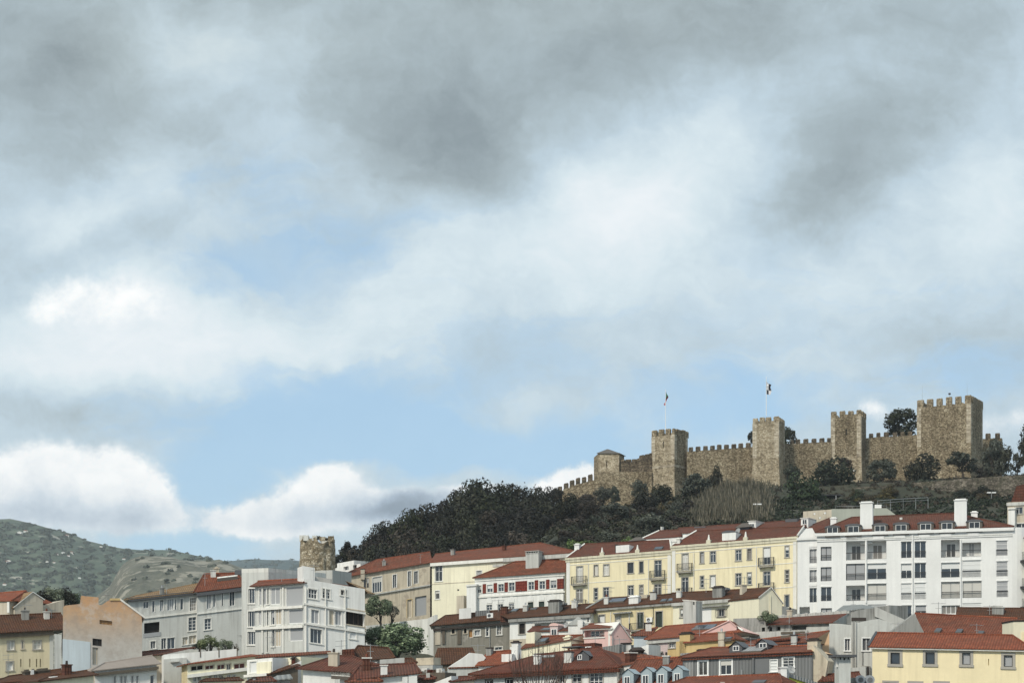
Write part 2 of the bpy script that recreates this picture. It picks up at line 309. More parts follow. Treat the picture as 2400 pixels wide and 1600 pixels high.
# ---------------- mesh builder ----------------
class MB:
    def __init__(s): s.v = []; s.f = []; s.m = []; s.mats = []
    def mi(s, name):
        if name not in s.mats: s.mats.append(name)
        return s.mats.index(name)
    def poly(s, pts, m):
        n = len(s.v); s.v += [tuple(p) for p in pts]; s.f.append(tuple(range(n, n+len(pts)))); s.m.append(s.mi(m))
    def box(s, x0, x1, y0, y1, z0, z1, m, skip=''):
        a = [(x0,y0,z0),(x1,y0,z0),(x1,y1,z0),(x0,y1,z0),(x0,y0,z1),(x1,y0,z1),(x1,y1,z1),(x0,y1,z1)]
        for k, q in zip('fblrdu', [(0,1,5,4),(2,3,7,6),(3,0,4,7),(1,2,6,5),(3,2,1,0),(4,5,6,7)]):
            if k not in skip: s.poly([a[i] for i in q], m)
    def tube(s, p0, p1, r0, r1, m, n=6, cap=True):
        p0, p1 = Vector(p0), Vector(p1); d = (p1-p0).normalized()
        a = d.cross(Vector((0, 0, 1)) if abs(d.z) < .9 else Vector((1, 0, 0))).normalized(); b = d.cross(a)
        A = [p0+(a*math.cos(2*math.pi*i/n)+b*math.sin(2*math.pi*i/n))*r0 for i in range(n)]
        B_ = [p1+(a*math.cos(2*math.pi*i/n)+b*math.sin(2*math.pi*i/n))*r1 for i in range(n)]
        for i in range(n): s.poly([A[i], A[(i+1) % n], B_[(i+1) % n], B_[i]], m)
        if cap: s.poly(B_, m); s.poly(A[::-1], m)
    def prism(s, pts, y0, y1, m, mside=None):
        """outline pts (x, z) counter-clockwise seen from the front, extruded from y0 (front) to y1"""
        s.poly([(x, y0, z) for x, z in pts], m); s.poly([(x, y1, z) for x, z in pts[::-1]], m)
        for i in range(len(pts)):
            (xa, za), (xb, zb) = pts[i], pts[(i+1) % len(pts)]
            s.poly([(xa, y0, za), (xa, y1, za), (xb, y1, zb), (xb, y0, zb)], mside or m)
    def build(s, name, parent=None, tf=None, smooth=False):
        me = bpy.data.meshes.new(name); vs = s.v if tf is None else [tf(*p) for p in s.v]
        me.from_pydata(vs, [], s.f)
        for x in s.mats: me.materials.append(M[x])
        me.polygons.foreach_set('material_index', s.m)
        uvl = me.uv_layers.new(name='UVMap'); uv = np.zeros((len(me.loops), 2)); k = 0
        V3 = np.array(s.v)
        for f in s.f:
            P = V3[list(f)]; n = np.zeros(3)
            for i in range(len(f)): n += np.cross(P[i]-P[0], P[(i+1) % len(f)]-P[0])
            n /= (np.linalg.norm(n)+1e-12)
            t_ = np.array([-n[1], n[0], 0.]) if abs(n[2]) < .97 else np.array([1., 0, 0])
            t_ /= np.linalg.norm(t_)+1e-12; b_ = np.cross(n, t_)
            for i in range(len(f)): uv[k] = (P[i]@t_, P[i]@b_); k += 1
        uvl.data.foreach_set('uv', uv.ravel())
        if smooth: me.polygons.foreach_set('use_smooth', [True]*len(s.f))
        o = bpy.data.objects.new(name, me); S.collection.objects.link(o)
        if parent: o.parent = parent
        return o
def tag(o, label=None, cat=None, group=None, kind=None):
    for k, v_ in (('label', label), ('category', cat), ('group', group), ('kind', kind)):
        if v_: o[k] = v_
    return o
def empty(name, loc, rz=0, **kw):
    o = bpy.data.objects.new(name, None); S.collection.objects.link(o); o.location = loc; o.rotation_euler = (0, 0, rz)
    o.empty_display_size = .5
    return tag(o, **kw)
# regions of the photo in which positions were measured: origin x, origin y, scale
REG = dict(a=(0,1200,3.92), b=(300,1200,3.92), c=(600,1200,3.92), d=(900,1200,3.92), e=(1050,1250,4.48), f=(1300,1180,3.7333), g=(1600,1180,3.7333),
           h=(1980,1160,3.5636), i=(1300,1000,5.6), j=(1660,860,3.7333), k=(2020,880,4.1263), l=(850,1100,4.704), o=(0,0,1), q=(1760,1420,6.5333), r=(380,1440,6.5333), s=(720,1440,5.88))
def px(reg, X, Y):
    x0, y0, s_ = REG[reg]; return x0+X/s_, y0+Y/s_
def at(x, y, D): return Vector(((x-CX)/F*D, D, (YH-y)/F*D))

# ---------------- terrain ----------------
GC = [-3000, -1000, 0, 400, 700, 850, 1000, 1300, 1700, 2400, 3400, 5400]
GR = [(0, [-15]*12), (120, [-8]*12), (170, [0]*12), (200, [0,0,0,1,1,2,3,4,4,4,4,4]), (230, [1,1,2,3,5,6,5,6,8,9,9,9]),
      (262, [1,1,2,3,7,10,9,12,14,14,14,14]), (285, [1,1,2,3,8,11,11,15,27,28,28,28]), (300, [1,1,2,3,8,12,13,21,32,32,31,31]), (318, [1,1,2,3,8,13,14,30,35,35,35,35]), (340, [1,1,2,3,8,15,16,36,39,40,40,40]), (358, [1,1,2,3,7,19,25,39,43,45,45,44]), (394, [1,1,2,3,6,20,30,43,50,50.5,51,51]), (397, [1,1,2,3,6,20,31,44,50.5,51,51,51]), (408, [1,1,2,3,6,20,31,46,54,57.5,56,54]),
      (440, [0,0,1,2,5,18,32,50,59,62,59,57]), (480, [0,0,0,1,4,15,30,50,59,62,60,55]),
      (560, [0,0,0,0,2,10,20,40,50,55,50,45]), (720, [0]*4+[0,2,5,10,12,14,14,10]), (1000, [0]*12), (1600, [-3]*12), (3000, [-3]*12), (9000, [-8]*12), (14000, [-20]*12)]
_gd = np.array([r[0] for r in GR], float); _gz = np.array([r[1] for r in GR], float); _gc = np.array(GC, float)
def ground(x, y):
    y = max(y, 1.); p = min(max(CX+x/y*F, GC[0]), GC[-1])
    col = np.array([np.interp(p, _gc, row) for row in _gz]); return float(np.interp(y, _gd, col))
def build_ground():
    D = np.unique(np.concatenate([np.linspace(-60, 200, 14), np.linspace(200, 600, 70), np.geomspace(600, 14000, 30)]))
    me = bpy.data.meshes.new('ground'); vs = []; nx = 150; rnd = np.random.RandomState(2)
    for d_ in D:
        half = 900+abs(d_)*1.1
        for i in range(nx):
            x = -half+2*half*i/(nx-1)
            z = ground(x, d_)
            if 290 < d_ < 450 and abs(x) < 300: z += rnd.uniform(-.35, .35)
            vs.append((x, d_, z))
    fs = [(j*nx+i, j*nx+i+1, (j+1)*nx+i+1, (j+1)*nx+i) for j in range(len(D)-1) for i in range(nx-1)]
    me.from_pydata(vs, [], fs)
    t = mat('ground_earth'); ob = t.new('ShaderNodeTexCoord').outputs['Object']
    n_ = t.noise(ob, .12, 6, .65); n2_ = t.noise(ob, 1.1, 5, .6)
    c = t.ramp(n_, [(.3, (.018, .022, .011)), (.5, (.032, .034, .018)), (.7, (.06, .055, .034))])
    c = t.mix(t.mapr(n2_, .45, .7, 0, .6), c, (.02, .022, .012))
    t.set(t.b.inputs['Base Color'], c); t.b.inputs['Roughness'].default_value = .95; bump(t, n2_, .4, .8)
    me.materials.append(t.mat); me.polygons.foreach_set('use_smooth', [True]*len(fs))
    o = bpy.data.objects.new('ground', me); S.collection.objects.link(o); tag(o, kind='structure')
build_ground()

rwin = random.Random(99)
plain('glass_dim', (.06, .058, .055), .12, 0, .6); plain('curtain_dim', (.20, .19, .175), .5)
# ---------------- building class ----------------
class B:
    """a building measured on its street front: left and right end of the wall top in photo pixels, the front's distance at both ends.
    Local axes: u along the front, v into the block, w up (true height above the camera)."""
    def __init__(s, name, label, cat, reg, pl, pr, D0, D1=None, dep=8., group=None, base=None, maxrot=None):
        s.reg = reg; (x0, y0), (x1, y1) = px(reg, *pl), px(reg, *pr)
        if D1 is None:
            D1 = D0*(YH-y0)/(YH-y1)
            lat = abs((x1-CX)/F*D1-(x0-CX)/F*D0)
            tv = abs((x0+x1)/2-CX)/F
            if (x0+x1)/2 < 1150: D1 = D0+lat*tv*1.05
            else: D1 = min(max(D1, D0-lat*math.tan(R(18)+math.atan(tv))), D0-lat*tv)
        s.A = at(x0, y0, D0); s.Bp = at(x1, y1, D1); zA, zB = s.A.z, s.Bp.z
        d = Vector((s.Bp.x-s.A.x, s.Bp.y-s.A.y, 0)); s.L = d.length; s.ud = d.normalized(); s.vd = Vector((-s.ud.y, s.ud.x, 0))
        s.k = (zB-zA)/s.L; s.W = zA; s.dep = dep; s.ang = math.atan2(s.ud.y, s.ud.x)
        g = min(ground(*(s.A+s.ud*a+s.vd*b).xy) for a in (0, s.L) for b in (0, dep))
        s.zb = (g-1. if base is None else base)
        s.zb = min(s.zb, s.W-3)
        s.e = empty(name, (s.A.x, s.A.y, s.zb), s.ang, label=label, cat=cat, group=group)
        s.holes = []; s.win_n = 0; s.roof = None; s.roofp = None
    def tf(s, u, v, w): return (u, v, w-s.zb+s.k*u)
    def p(s, X, Y, v=0., reg=None):
        x, y = px(reg or s.reg, X, Y); dx, dz = (x-CX)/F, (YH-y)/F
        t = (s.A.dot(Vector((s.vd.x, s.vd.y, 0)))+v)/(dx*s.vd.x+s.vd.y)
        P = Vector((dx*t, t, dz*t)); u = (P.x-s.A.x)*s.ud.x+(P.y-s.A.y)*s.ud.y
        return u, P.z-s.k*u
    def rect(s, r, v=0., reg=None):
        x0, y0, x1, y1 = r; ym, xm = (y0+y1)/2, (x0+x1)/2
        return s.p(x0, ym, v, reg)[0], s.p(x1, ym, v, reg)[0], s.p(xm, y1, v, reg)[1], s.p(xm, y0, v, reg)[1]
    def obj(s, name, mb, parent=None, smooth=False):
        return mb.build(name, parent or s.e, s.tf if (parent is None or parent.get('_in')) else s.tf, smooth)
    # --- openings
    def win(s, r, kind='sash', reg=None, hole=.22, pane='glass', frame='frame_white', trim='stone_trim', tw=.13, nv=1, bars=(), sill=True, label=None, name='window', v0=0.):
        u0, u1, w0, w1 = s.rect(r, v0, reg)
        if pane == 'glass': pane = rwin.choice(['glass', 'glass', 'glass', 'glass_dim', 'curtain_dim', 'glass_blue'])
        if hole and v0 == 0:
            u0 = max(u0, .06); u1 = min(u1, s.L-.06); w1 = min(w1, s.W-.05)
            s.holes.append((u0, u1, w0, w1, hole))
        if u1-u0 < .15 or w1-w0 < .15: return None
        v1 = v0+hole
        mb = MB(); fw = .055 if u1-u0 < 1.4 else .07
        if kind != 'void':
            mb.box(u0, u0+fw, v1-.08, v1-.005, w0, w1, frame); mb.box(u1-fw, u1, v1-.08, v1-.005, w0, w1, frame)
            mb.box(u0+fw, u1-fw, v1-.08, v1-.005, w1-fw, w1, frame); mb.box(u0+fw, u1-fw, v1-.08, v1-.005, w0, w0+fw, frame)
            for i in range(nv):
                c = u0+(u1-u0)*(i+1)/(nv+1); mb.box(c-fw*.55, c+fw*.55, v1-.09, v1-.005, w0+fw, w1-fw, frame)
            for b in bars:
                c = w0+(w1-w0)*b; mb.box(u0+fw, u1-fw, v1-.07, v1-.008, c-.025, c+.025, frame)
        if trim:
            a, b = v0-.04, v0+.03
            mb.box(u0-tw, u0, a, b, w0, w1, trim); mb.box(u1, u1+tw, a, b, w0, w1, trim); mb.box(u0-tw, u1+tw, a-.01, b, w1, w1+tw, trim)
            if sill: mb.box(u0-tw-.05, u1+tw+.05, a-.07, b, w0-tw, w0, trim)
        if not mb.f: mb.box(u0, u1, v1-.03, v1-.01, w1-.06, w1, 'frame_dark')
        o = mb.build(name, s.e, s.tf)
        if label: o['label'] = label
        pb = MB(); pb.box(u0+.01, u1-.01, v1-.03, v1+.02, w0+.01, w1-.01, pane, skip='b')
        q = pb.build('pane', o, s.tf); s.win_n += 1
        if pane.startswith('glass') and kind == 'sash' and w1-w0 > .9 and rwin.random() < .24:
            k = rwin.uniform(.25, .6); rb = MB(); rb.box(u0+fw, u1-fw, v1-.1, v1-.085, w1-(w1-w0)*k, w1-.02, rwin.choice(['blind', 'blind_grey', 'curtain'])); rb.build('roller_blind', o, s.tf)
        return o
    def wins(s, rs, **kw):
        for r in rs: s.win(r, **kw)
    def rail(s, r, proj=.0, reg=None, mat_='rail', slab=True, bellied=False, name='balcony', top=.05, pitch=.14, plants=0):
        u0, u1, w0, w1 = s.rect(r, -proj, reg); mb = MB(); v = -proj if proj else .02
        hr = w1-w0-(.12 if slab else 0); wb = w0+(.12 if slab else 0)
        if slab and proj:
            mb.box(u0, u1, -proj-.03, 0, w0, wb, 'stone_trim')
            for c in (u0+.2, u1-.35): mb.box(c, c+.15, -proj*.6, 0, w0-.22, w0, 'stone_trim')
        mb.box(u0, u1, v-.03, v+.03, w1-top, w1, mat_); mb.box(u0, u1, v-.02, v+.02, wb, wb+.04, mat_)
        n = max(2, int((u1-u0)/pitch))
        for i in range(n+1):
            c = u0+(u1-u0)*i/n
            mb.box(c-.016, c+.016, v-.016, v+.016, wb, w1-top, mat_)
        if proj:
            for c in (u0, u1): mb.box(c-.02, c+.02, v, 0, w1-top, w1, mat_)
            for c in (u0, u1):
                for j in range(1, int(proj/pitch)): mb.box(c-.016, c+.016, v+j*pitch-.016, v+j*pitch+.016, wb, w1-top, mat_)
        o = mb.build(name, s.e, s.tf)
        return o
    def strip(s, r, mat_, proj=.05, name='moulding', reg=None, depth=.0, label=None):
        u0, u1, w0, w1 = s.rect(r, 0, reg); mb = MB(); mb.box(u0, u1, -proj, depth+.001, w0, w1, mat_); o = mb.build(name, s.e, s.tf)
        if label: o['label'] = label
        return o
    def band(s, Y, h, mat_, proj=.06, over=0., name='moulding'):
        """full-length horizontal band whose top passes through (X, Y)"""
        X, Y_ = Y; w1 = s.p(X, Y_)[1]; mb = MB(); mb.box(-over, s.L+over, -proj, .001, w1-h, w1, mat_); return mb.build(name, s.e, s.tf)
    def cornice(s, h=.35, mat_='cornice', proj=.25, top=.0):
        mb = MB(); W_ = s.W+top
        mb.box(-proj, s.L+proj, -proj, s.dep+.05, W_-h*.45, W_, mat_); mb.box(-proj*.55, s.L+proj*.55, -proj*.55, s.dep+.03, W_-h, W_-h*.45-.002, mat_)
        return mb.build('cornice', s.e, s.tf)
    # --- body with real recessed openings
    def body(s, mt, side=None, top=False, gable=None, name='wall'):
        mb = MB(); us = {0., s.L}; ws = {s.zb, s.W}
        H = [h for h in s.holes if h[1] > 0 and h[0] < s.L]
        for (a, b, c, d, _) in H:
            us |= {max(a, 0), min(b, s.L)}; ws |= {max(c, s.zb), min(d, s.W)}
        us = sorted(us); ws = sorted(ws)
        for i in range(len(us)-1):
            if us[i+1]-us[i] < 1e-5: continue
            run = None
            for j in range(len(ws)-1):
                if ws[j+1]-ws[j] < 1e-5: continue
                uc, wc = (us[i]+us[i+1])/2, (ws[j]+ws[j+1])/2
                solid = not any(a < uc < b and c < wc < d for (a, b, c, d, _) in H)
                if solid: run = (run[0], ws[j+1]) if run else (ws[j], ws[j+1])
                if run and (not solid or j == len(ws)-2):
                    mb.poly([(us[i], 0, run[0]), (us[i+1], 0, run[0]), (us[i+1], 0, run[1]), (us[i], 0, run[1])], mt); run = None
                elif not solid: run = None
        # close any run left open at the top
        sd = side or mt; L, d = s.L, s.dep; zb, W_ = s.zb, s.W
        mb.poly([(L, 0, zb), (L, d, zb), (L, d, W_), (L, 0, W_)], sd); mb.poly([(0, d, zb), (0, 0, zb), (0, 0, W_), (0, d, W_)], sd)
        mb.poly([(L, d, zb), (0, d, zb), (0, d, W_), (L, d, W_)], sd)
        if top: mb.poly([(0, 0, W_), (L, 0, W_), (L, d, W_), (0, d, W_)], 'roof_flat')
        for (a, b, c, dd, hd) in H:
            a, b, c, dd = max(a, 0), min(b, L), max(c, zb), min(dd, W_); hd += .0
            mb.poly([(a, 0, c), (a, hd, c), (a, hd, dd), (a, 0, dd)][::-1], mt); mb.poly([(b, 0, c), (b, hd, c), (b, hd, dd), (b, 0, dd)], mt)
            mb.poly([(a, 0, c), (b, 0, c), (b, hd, c), (a, hd, c)], mt); mb.poly([(a, 0, dd), (b, 0, dd), (b, hd, dd), (a, hd, dd)][::-1], mt)
            mb.poly([(a, hd, c), (b, hd, c), (b, hd, dd), (a, hd, dd)], mt)
        s.wall = mb.build(name, s.e, s.tf); return s.wall
    # --- roofs
    def hip(s, rl, rr, v, mt, over=.35, t=.10, endL=None, endR=None, reg=None, ridge=True, verge=None, name='roof', oL=None, oR=None, back=None):
        """ridge ends given by photo pixels lying on the plane v metres behind the front"""
        uL, wL = s.p(*rl, v, reg); uR, wR = s.p(*rr, v, reg); L, d, W_ = s.L, s.dep, s.W+.02
        oL = over if oL is None else oL; oR = over if oR is None else oR; bk = d+over if back is None else back
        e0, e1, e2, e3 = (-oL, -over, W_), (L+oR, -over, W_), (L+oR, bk, W_), (-oL, bk, W_)
        up = lambda p_: (p_[0], p_[1], p_[2]+t)
        f0, f1, f2, f3 = map(up, (e0, e1, e2, e3)); r0, r1 = (uL, v, max(wL, W_+t+.05)), (uR, v, max(wR, W_+t+.05))
        mb = MB(); mb.poly([f0, f1, r1, r0], mt); mb.poly([f2, f3, r0, r1], mt)
        mb.poly([f3, f0, r0], endL or mt); mb.poly([f1, f2, r1], endR or mt)
        soff = 'white_trim' if mt != 'tile_brown' else 'concrete'
        for a, b in ((0, 1), (1, 2), (2, 3), (3, 0)):
            E_, Fv = (e0, e1, e2, e3), (f0, f1, f2, f3); mb.poly([E_[a], E_[b], Fv[b], Fv[a]], mt if a != 0 else mt)
        mb.poly([e3, e2, e1, e0], soff)
        o = mb.build(name, s.e, s.tf); s.roof = o; s.roofp = (over, f0, f1, r0, r1, v)
        if ridge:
            rb = MB(); rb.tube(r0, r1, .13, .13, 'tile_fresh' if mt in ('tile_red', 'tile_fresh') else mt, 6)
            if not endL and uL > -oL+.4: rb.tube(f0, r0, .11, .11, mt, 5)
            if not endR and uR < L+oR-.4: rb.tube(f1, r1, .11, .11, mt, 5)
            rb.build('ridge_tiles', o, s.tf)
        if verge:
            vb = MB()
            for (a, b) in ((f0, r0),) if endL else (): vb.tube((a[0], a[1], a[2]+.06), (b[0], b[1], b[2]+.06), .14, .14, verge, 4)
            for (a, b) in ((f1, r1),) if endR else (): vb.tube((a[0], a[1], a[2]+.06), (b[0], b[1], b[2]+.06), .14, .14, verge, 4)
            if vb.f: vb.build('verge', o, s.tf)
        return o
    def onroof(s, X, Y, reg=None):
        """where the ray through a pixel meets the front slope"""
        over, f0, f1, r0, r1, vr = s.roofp
        lo, hi = -over, vr
        def g(v):
            u, w_ = s.p(X, Y, v, reg); q = (v+over)/(vr+over)
            return w_-((f0[2])+(max(r0[2], r1[2])-f0[2])*q)
        for _ in range(30):
            m_ = (lo+hi)/2
            if g(m_) < 0: lo = m_
            else: hi = m_
        # g>0 means the ray is above the roof at v: it meets the slope farther back
        lo, hi = -over, vr
        ga, gb = g(lo), g(hi)
        if ga*gb > 0: v = lo if abs(ga) < abs(gb) else hi
        else:
            for _ in range(30):
                m_ = (lo+hi)/2
                if g(m_)*ga > 0: lo = m_
                else: hi = m_
            v = (lo+hi)/2
        u, w_ = s.p(X, Y, v, reg); return u, v, w_
    def chimney(s, r, mt='white_plaster', dep=1.1, cap='slab', reg=None, v=None, capm=None, pots=0, label=None, down=2.):
        x0, y0, x1, y1 = r
        if v is None: v = max(.5, s.onroof((x0+x1)/2, y1, reg)[1]) if s.roofp else 1.
        u0, u1, w0, w1 = s.rect(r, v, reg); mb = MB(); capm = capm or mt
        top = w1-(.28 if cap == 'slab' else .45 if cap == 'open' else 0)
        mb.box(u0, u1, v, v+dep, w0-down, top, mt)
        if cap == 'slab': mb.box(u0-.1, u1+.1, v-.1, v+dep+.1, top, top+.13, capm); mb.box(u0+.12, u1-.12, v+.12, v+dep-.12, top+.13, w1, 'frame_dark'if mt=='sooty' else capm)
        if cap == 'open':
            mb.box(u0-.08, u1+.08, v-.08, v+dep+.08, top, top+.10, capm)
            n = max(2, int((u1-u0)/.45))
            for i in range(n+1):
                c = u0+.05+(u1-u0-.2)*i/n; mb.box(c, c+.1, v+.02, v+dep-.02, top+.10, w1-.1, capm)
            mb.box(u0+.1, u1-.1, v+.15, v+dep-.15, top+.10, w1-.11, 'void'); mb.box(u0-.12, u1+.12, v-.12, v+dep+.12, w1-.1, w1, capm)
        o = mb.build('chimney', s.roof or s.e, s.tf)
        if label: o['label'] = label
        return o
    def skylight(s, r, mt='glass_blue', reg=None, name='skylight', th=.10):
        x0, y0, x1, y1 = r; a = s.onroof(x0, y1, reg); b = s.onroof(x1, y1, reg); c = s.onroof((x0+x1)/2, y0, reg)
        u0, u1 = min(a[0], b[0]), max(a[0], b[0]); va, vb_ = a[1], c[1]; wa, wb = a[2], c[2]
        mb = MB(); h = th
        P = [(u0, va, wa+h), (u1, va, wa+h), (u1, vb_, wb+h), (u0, vb_, wb+h)]; Q = [(x, y, z-h-.2) for x, y, z in P]
        mb.poly(P, 'frame_dark' if mt == 'glass_blue' else mt)
        for i in range(4): mb.poly([Q[i], Q[(i+1) % 4], P[(i+1) % 4], P[i]], 'lead')
        o = mb.build(name, s.roof, s.tf)
        if mt == 'glass_blue':
            g = .12; pb = MB(); sl = (wb-wa)/max(vb_-va, .01)
            pb.poly([(u0+g, va+g, wa+h+g*sl+.02), (u1-g, va+g, wa+h+g*sl+.02), (u1-g, vb_-g, wb+h-g*sl+.02), (u0+g, vb_-g, wb+h-g*sl+.02)], mt); pb.build('pane', o, s.tf)
        return o
    def dormer(s, r, mt='white_plaster', roofm='tile_red', win=None, shape='flat', reg=None, label=None, frame='frame_white', pane='glass', long=3.5, nv=1, bars=()):
        """r = front face rect; stands on the roof slope; win = window rect"""
        x0, y0, x1, y1 = r; v = s.onroof((x0+x1)/2, y1, reg)[1]
        u0, u1, w0, w1 = s.rect(r, v, reg); mb = MB(); w00 = w0-.5; um = (u0+u1)/2
        if shape == 'flat': mb.box(u0, u1, v, v+long, w00, w1-.1, mt); mb.box(u0-.12, u1+.12, v-.15, v+long, w1-.1, w1, roofm)
        elif shape == 'gable':
            he = w1-(u1-u0)*.42
            mb.prism([(u0, w00), (u1, w00), (u1, he), (um, w1), (u0, he)], v, v+long, mt)
            for sgn, ue in ((-1, u0), (1, u1)):
                mb.poly([(um, v-.15, w1+.07), (ue+sgn*.15, v-.15, he-.03), (ue+sgn*.15, v+long, he-.03), (um, v+long, w1+.07)][::(1 if sgn > 0 else -1)], roofm)
        elif shape == 'shed':
            mb.prism([(u0, w00), (u1, w00), (u1, w1), (u0, w1)], v, v+long, mt); mb.box(u0-.15, u1+.15, v-.2, v+long, w1, w1+.08, roofm)
        elif shape == 'arch':
            pts = [(u0, w00), (u1, w00)]; h0 = w1-.28
            for i in range(9): a = math.pi*i/8; pts.append((um+(u1-u0)/2*math.cos(a), h0+.28*math.sin(a)))
            mb.prism(pts, v, v+long, mt); pts2 = [(um+((u1-u0)/2+.1)*math.cos(math.pi*i/8), h0+.02+.36*math.sin(math.pi*i/8)) for i in range(9)]
            mb.prism(pts2, v-.12, v+long, roofm)
        o = mb.build('dormer', s.roof or s.e, s.tf)
        if label: o['label'] = label
        if win:
            a, b, c, d = s.rect(win, v, reg); wb = MB(); fw = .07
            wb.box(a, b, v-.06, v-.005, c, d, frame)
            n = nv+1
            for i in range(n):
                p0 = a+fw+(b-a-fw)*i/n; p1 = a+(b-a-fw)*(i+1)/n
                wb.box(p0, p1, v-.075, v-.058, c+fw, d-fw, pane, skip='b')
            wb.build('window', o, s.tf)
        return o
    def aircon(s, r, v=-.3, reg=None, mt='frame_white'):
        u0, u1, w0, w1 = s.rect(r, v, reg); mb = MB(); mb.box(u0, u1, v, v+.28, w0, w1, mt)
        cx_, cz = u0+(u1-u0)*.38, (w0+w1)/2; rr = min((w1-w0), (u1-u0))*.36
        mb.poly([(cx_+rr*math.cos(i*math.pi/5), v-.01, cz+rr*math.sin(i*math.pi/5)) for i in range(10)], 'slate')
        return mb.build('air_conditioner', s.e, s.tf)
    def pipe(s, X, Y0, Y1, mat_='white_trim', r=.06, reg=None):
        u, w1 = s.p(X, Y0, -.08, reg); w0 = s.p(X, Y1, -.08, reg)[1]; mb = MB(); mb.tube((u, -.08, w0), (u, -.08, w1), r, r, mat_, 6); return mb.build('downpipe', s.e, s.tf)
    def antenna(s, X, Y0, Y1, v=1., reg=None, style='yagi'):
        u, w1 = s.p(X, Y0, v, reg); w0 = s.p(X, Y1, v, reg)[1]; mb = MB(); mb.tube((u, v, w0), (u, v, w1), .03, .03, 'rail_grey', 5)
        if style == 'yagi':
            for z_ in (w1-.1, w1-.6): mb.tube((u-.6, v, z_), (u+.6, v, z_), .02, .02, 'rail_grey', 4)
            for i in range(5): mb.tube((u-.5+.25*i, v-.3, w1-.1), (u-.5+.25*i, v+.3, w1-.1), .012, .012, 'rail_grey', 4)
        return mb.build('antenna', s.roof or s.e, s.tf)
    def dish(s, X, Y, r=.45, v=None, reg=None):
        if v is None: v = -.4
        u, w_ = s.p(X, Y, v, reg); mb = MB(); n = 12; c = Vector((u, v, w_)); ax = Vector((-.45, -.8, .35)).normalized()
        a = ax.cross(Vector((0, 0, 1))).normalized(); b = ax.cross(a)
        rim = [c+(a*math.cos(2*math.pi*i/n)+b*math.sin(2*math.pi*i/n))*r+ax*.12 for i in range(n)]
        inn = [c+(a*math.cos(2*math.pi*i/n)+b*math.sin(2*math.pi*i/n))*r*.5+ax*.03 for i in range(n)]
        for i in range(n): j = (i+1) % n; mb.poly([inn[i], inn[j], rim[j], rim[i]], 'rail_grey'); mb.poly([c, inn[j], inn[i]][::-1], 'rail_grey')
        mb.tube(c, c+ax*.5, .02, .03, 'rail_grey', 4); mb.tube(c, (c.x, c.y+.3, c.z-.5), .03, .03, 'rail_grey', 4)
        return mb.build('satellite_dish', s.roof or s.e, s.tf)
    def gable(s, X, Y, mt, roofm, over=.3, verge='white_trim', name='roof'):
        """gable end faces the viewer: apex pixel on the front plane"""
        ua, wa = s.p(X, Y); L, W_, d = s.L, s.W, s.dep; mb = MB()
        mb.prism([(0, W_), (L, W_), (ua, wa)], 0, d, mt); g = mb.build('gable', s.e, s.tf)
        rb = MB(); t = .14
        for (ue, sg) in ((0, -1), (L, 1)):
            ue2 = ue+sg*over; we = W_+(wa-W_)*(-over/abs(ua-ue))
            P = [(ua, -.12, wa+.02), (ue2, -.12, we+.02), (ue2, d+.1, we+.02), (ua, d+.1, wa+.02)]
            if sg < 0: P = P[::-1]
            Q = [(x, y, z+t) for x, y, z in P]
            rb.poly(Q[::-1] if sg > 0 else Q[::-1], roofm)
            for i in range(4): rb.poly([P[i], P[(i+1) % 4], Q[(i+1) % 4], Q[i]], verge if verge and i in (0, 2) else roofm)
        s.roof = rb.build(name, s.e, s.tf); return s.roof
    def parapet(s, h=.8, mt='white_plaster', th=.3, name='parapet'):
        mb = MB(); L, d, W_ = s.L, s.dep, s.W
        mb.box(0, L, .001, th, W_, W_+h, mt); mb.box(0, th, th, d-th, W_, W_+h, mt); mb.box(L-th, L, th, d-th, W_, W_+h, mt); mb.box(0, L, d-th, d-.001, W_, W_+h, mt)
        return mb.build(name, s.e, s.tf)
    def blk(s, r, v0, v1, mt, name='annex', reg=None, down=0., label=None, parent=None):
        u0, u1, w0, w1 = s.rect(r, v0, reg); mb = MB(); mb.box(u0, u1, v0, v1, w0-down, w1, mt); o = mb.build(name, parent or s.e, s.tf)
        if label: o['label'] = label
        return o

# ======================= CASTLE =======================
CB = Vector((at(1800, 1150, 445).x, 445, 56.))
castle = empty('castle', CB, 0, label='medieval stone castle with crenellated towers and curtain walls on the hilltop', cat='castle')
class C(B):
    def __init__(s, reg, pl, pr, D0, D1, dep, base=None):
        s.reg = reg; (x0, y0), (x1, y1) = px(reg, *pl), px(reg, *pr)
        s.A = at(x0, y0, D0); s.Bp = at(x1, y1, D1); d = Vector((s.Bp.x-s.A.x, s.Bp.y-s.A.y, 0)); s.L = d.length; s.ud = d.normalized(); s.vd = Vector((-s.ud.y, s.ud.x, 0))
        s.k = (s.Bp.z-s.A.z)/s.L; s.W = s.A.z; s.dep = dep; s.e = castle; s.holes = []; s.roof = None; s.roofp = None; s.win_n = 0
        g = min(ground(*(s.A+s.ud*a+s.vd*b).xy) for a in (0, s.L) for b in (0, dep)); s.zb = g-2 if base is None else base
    def tf(s, u, v, w):
        P = s.A+s.ud*u+s.vd*v; return (P.x-CB.x, P.y-CB.y, w+s.k*u-CB.z)
rc = random.Random(5)
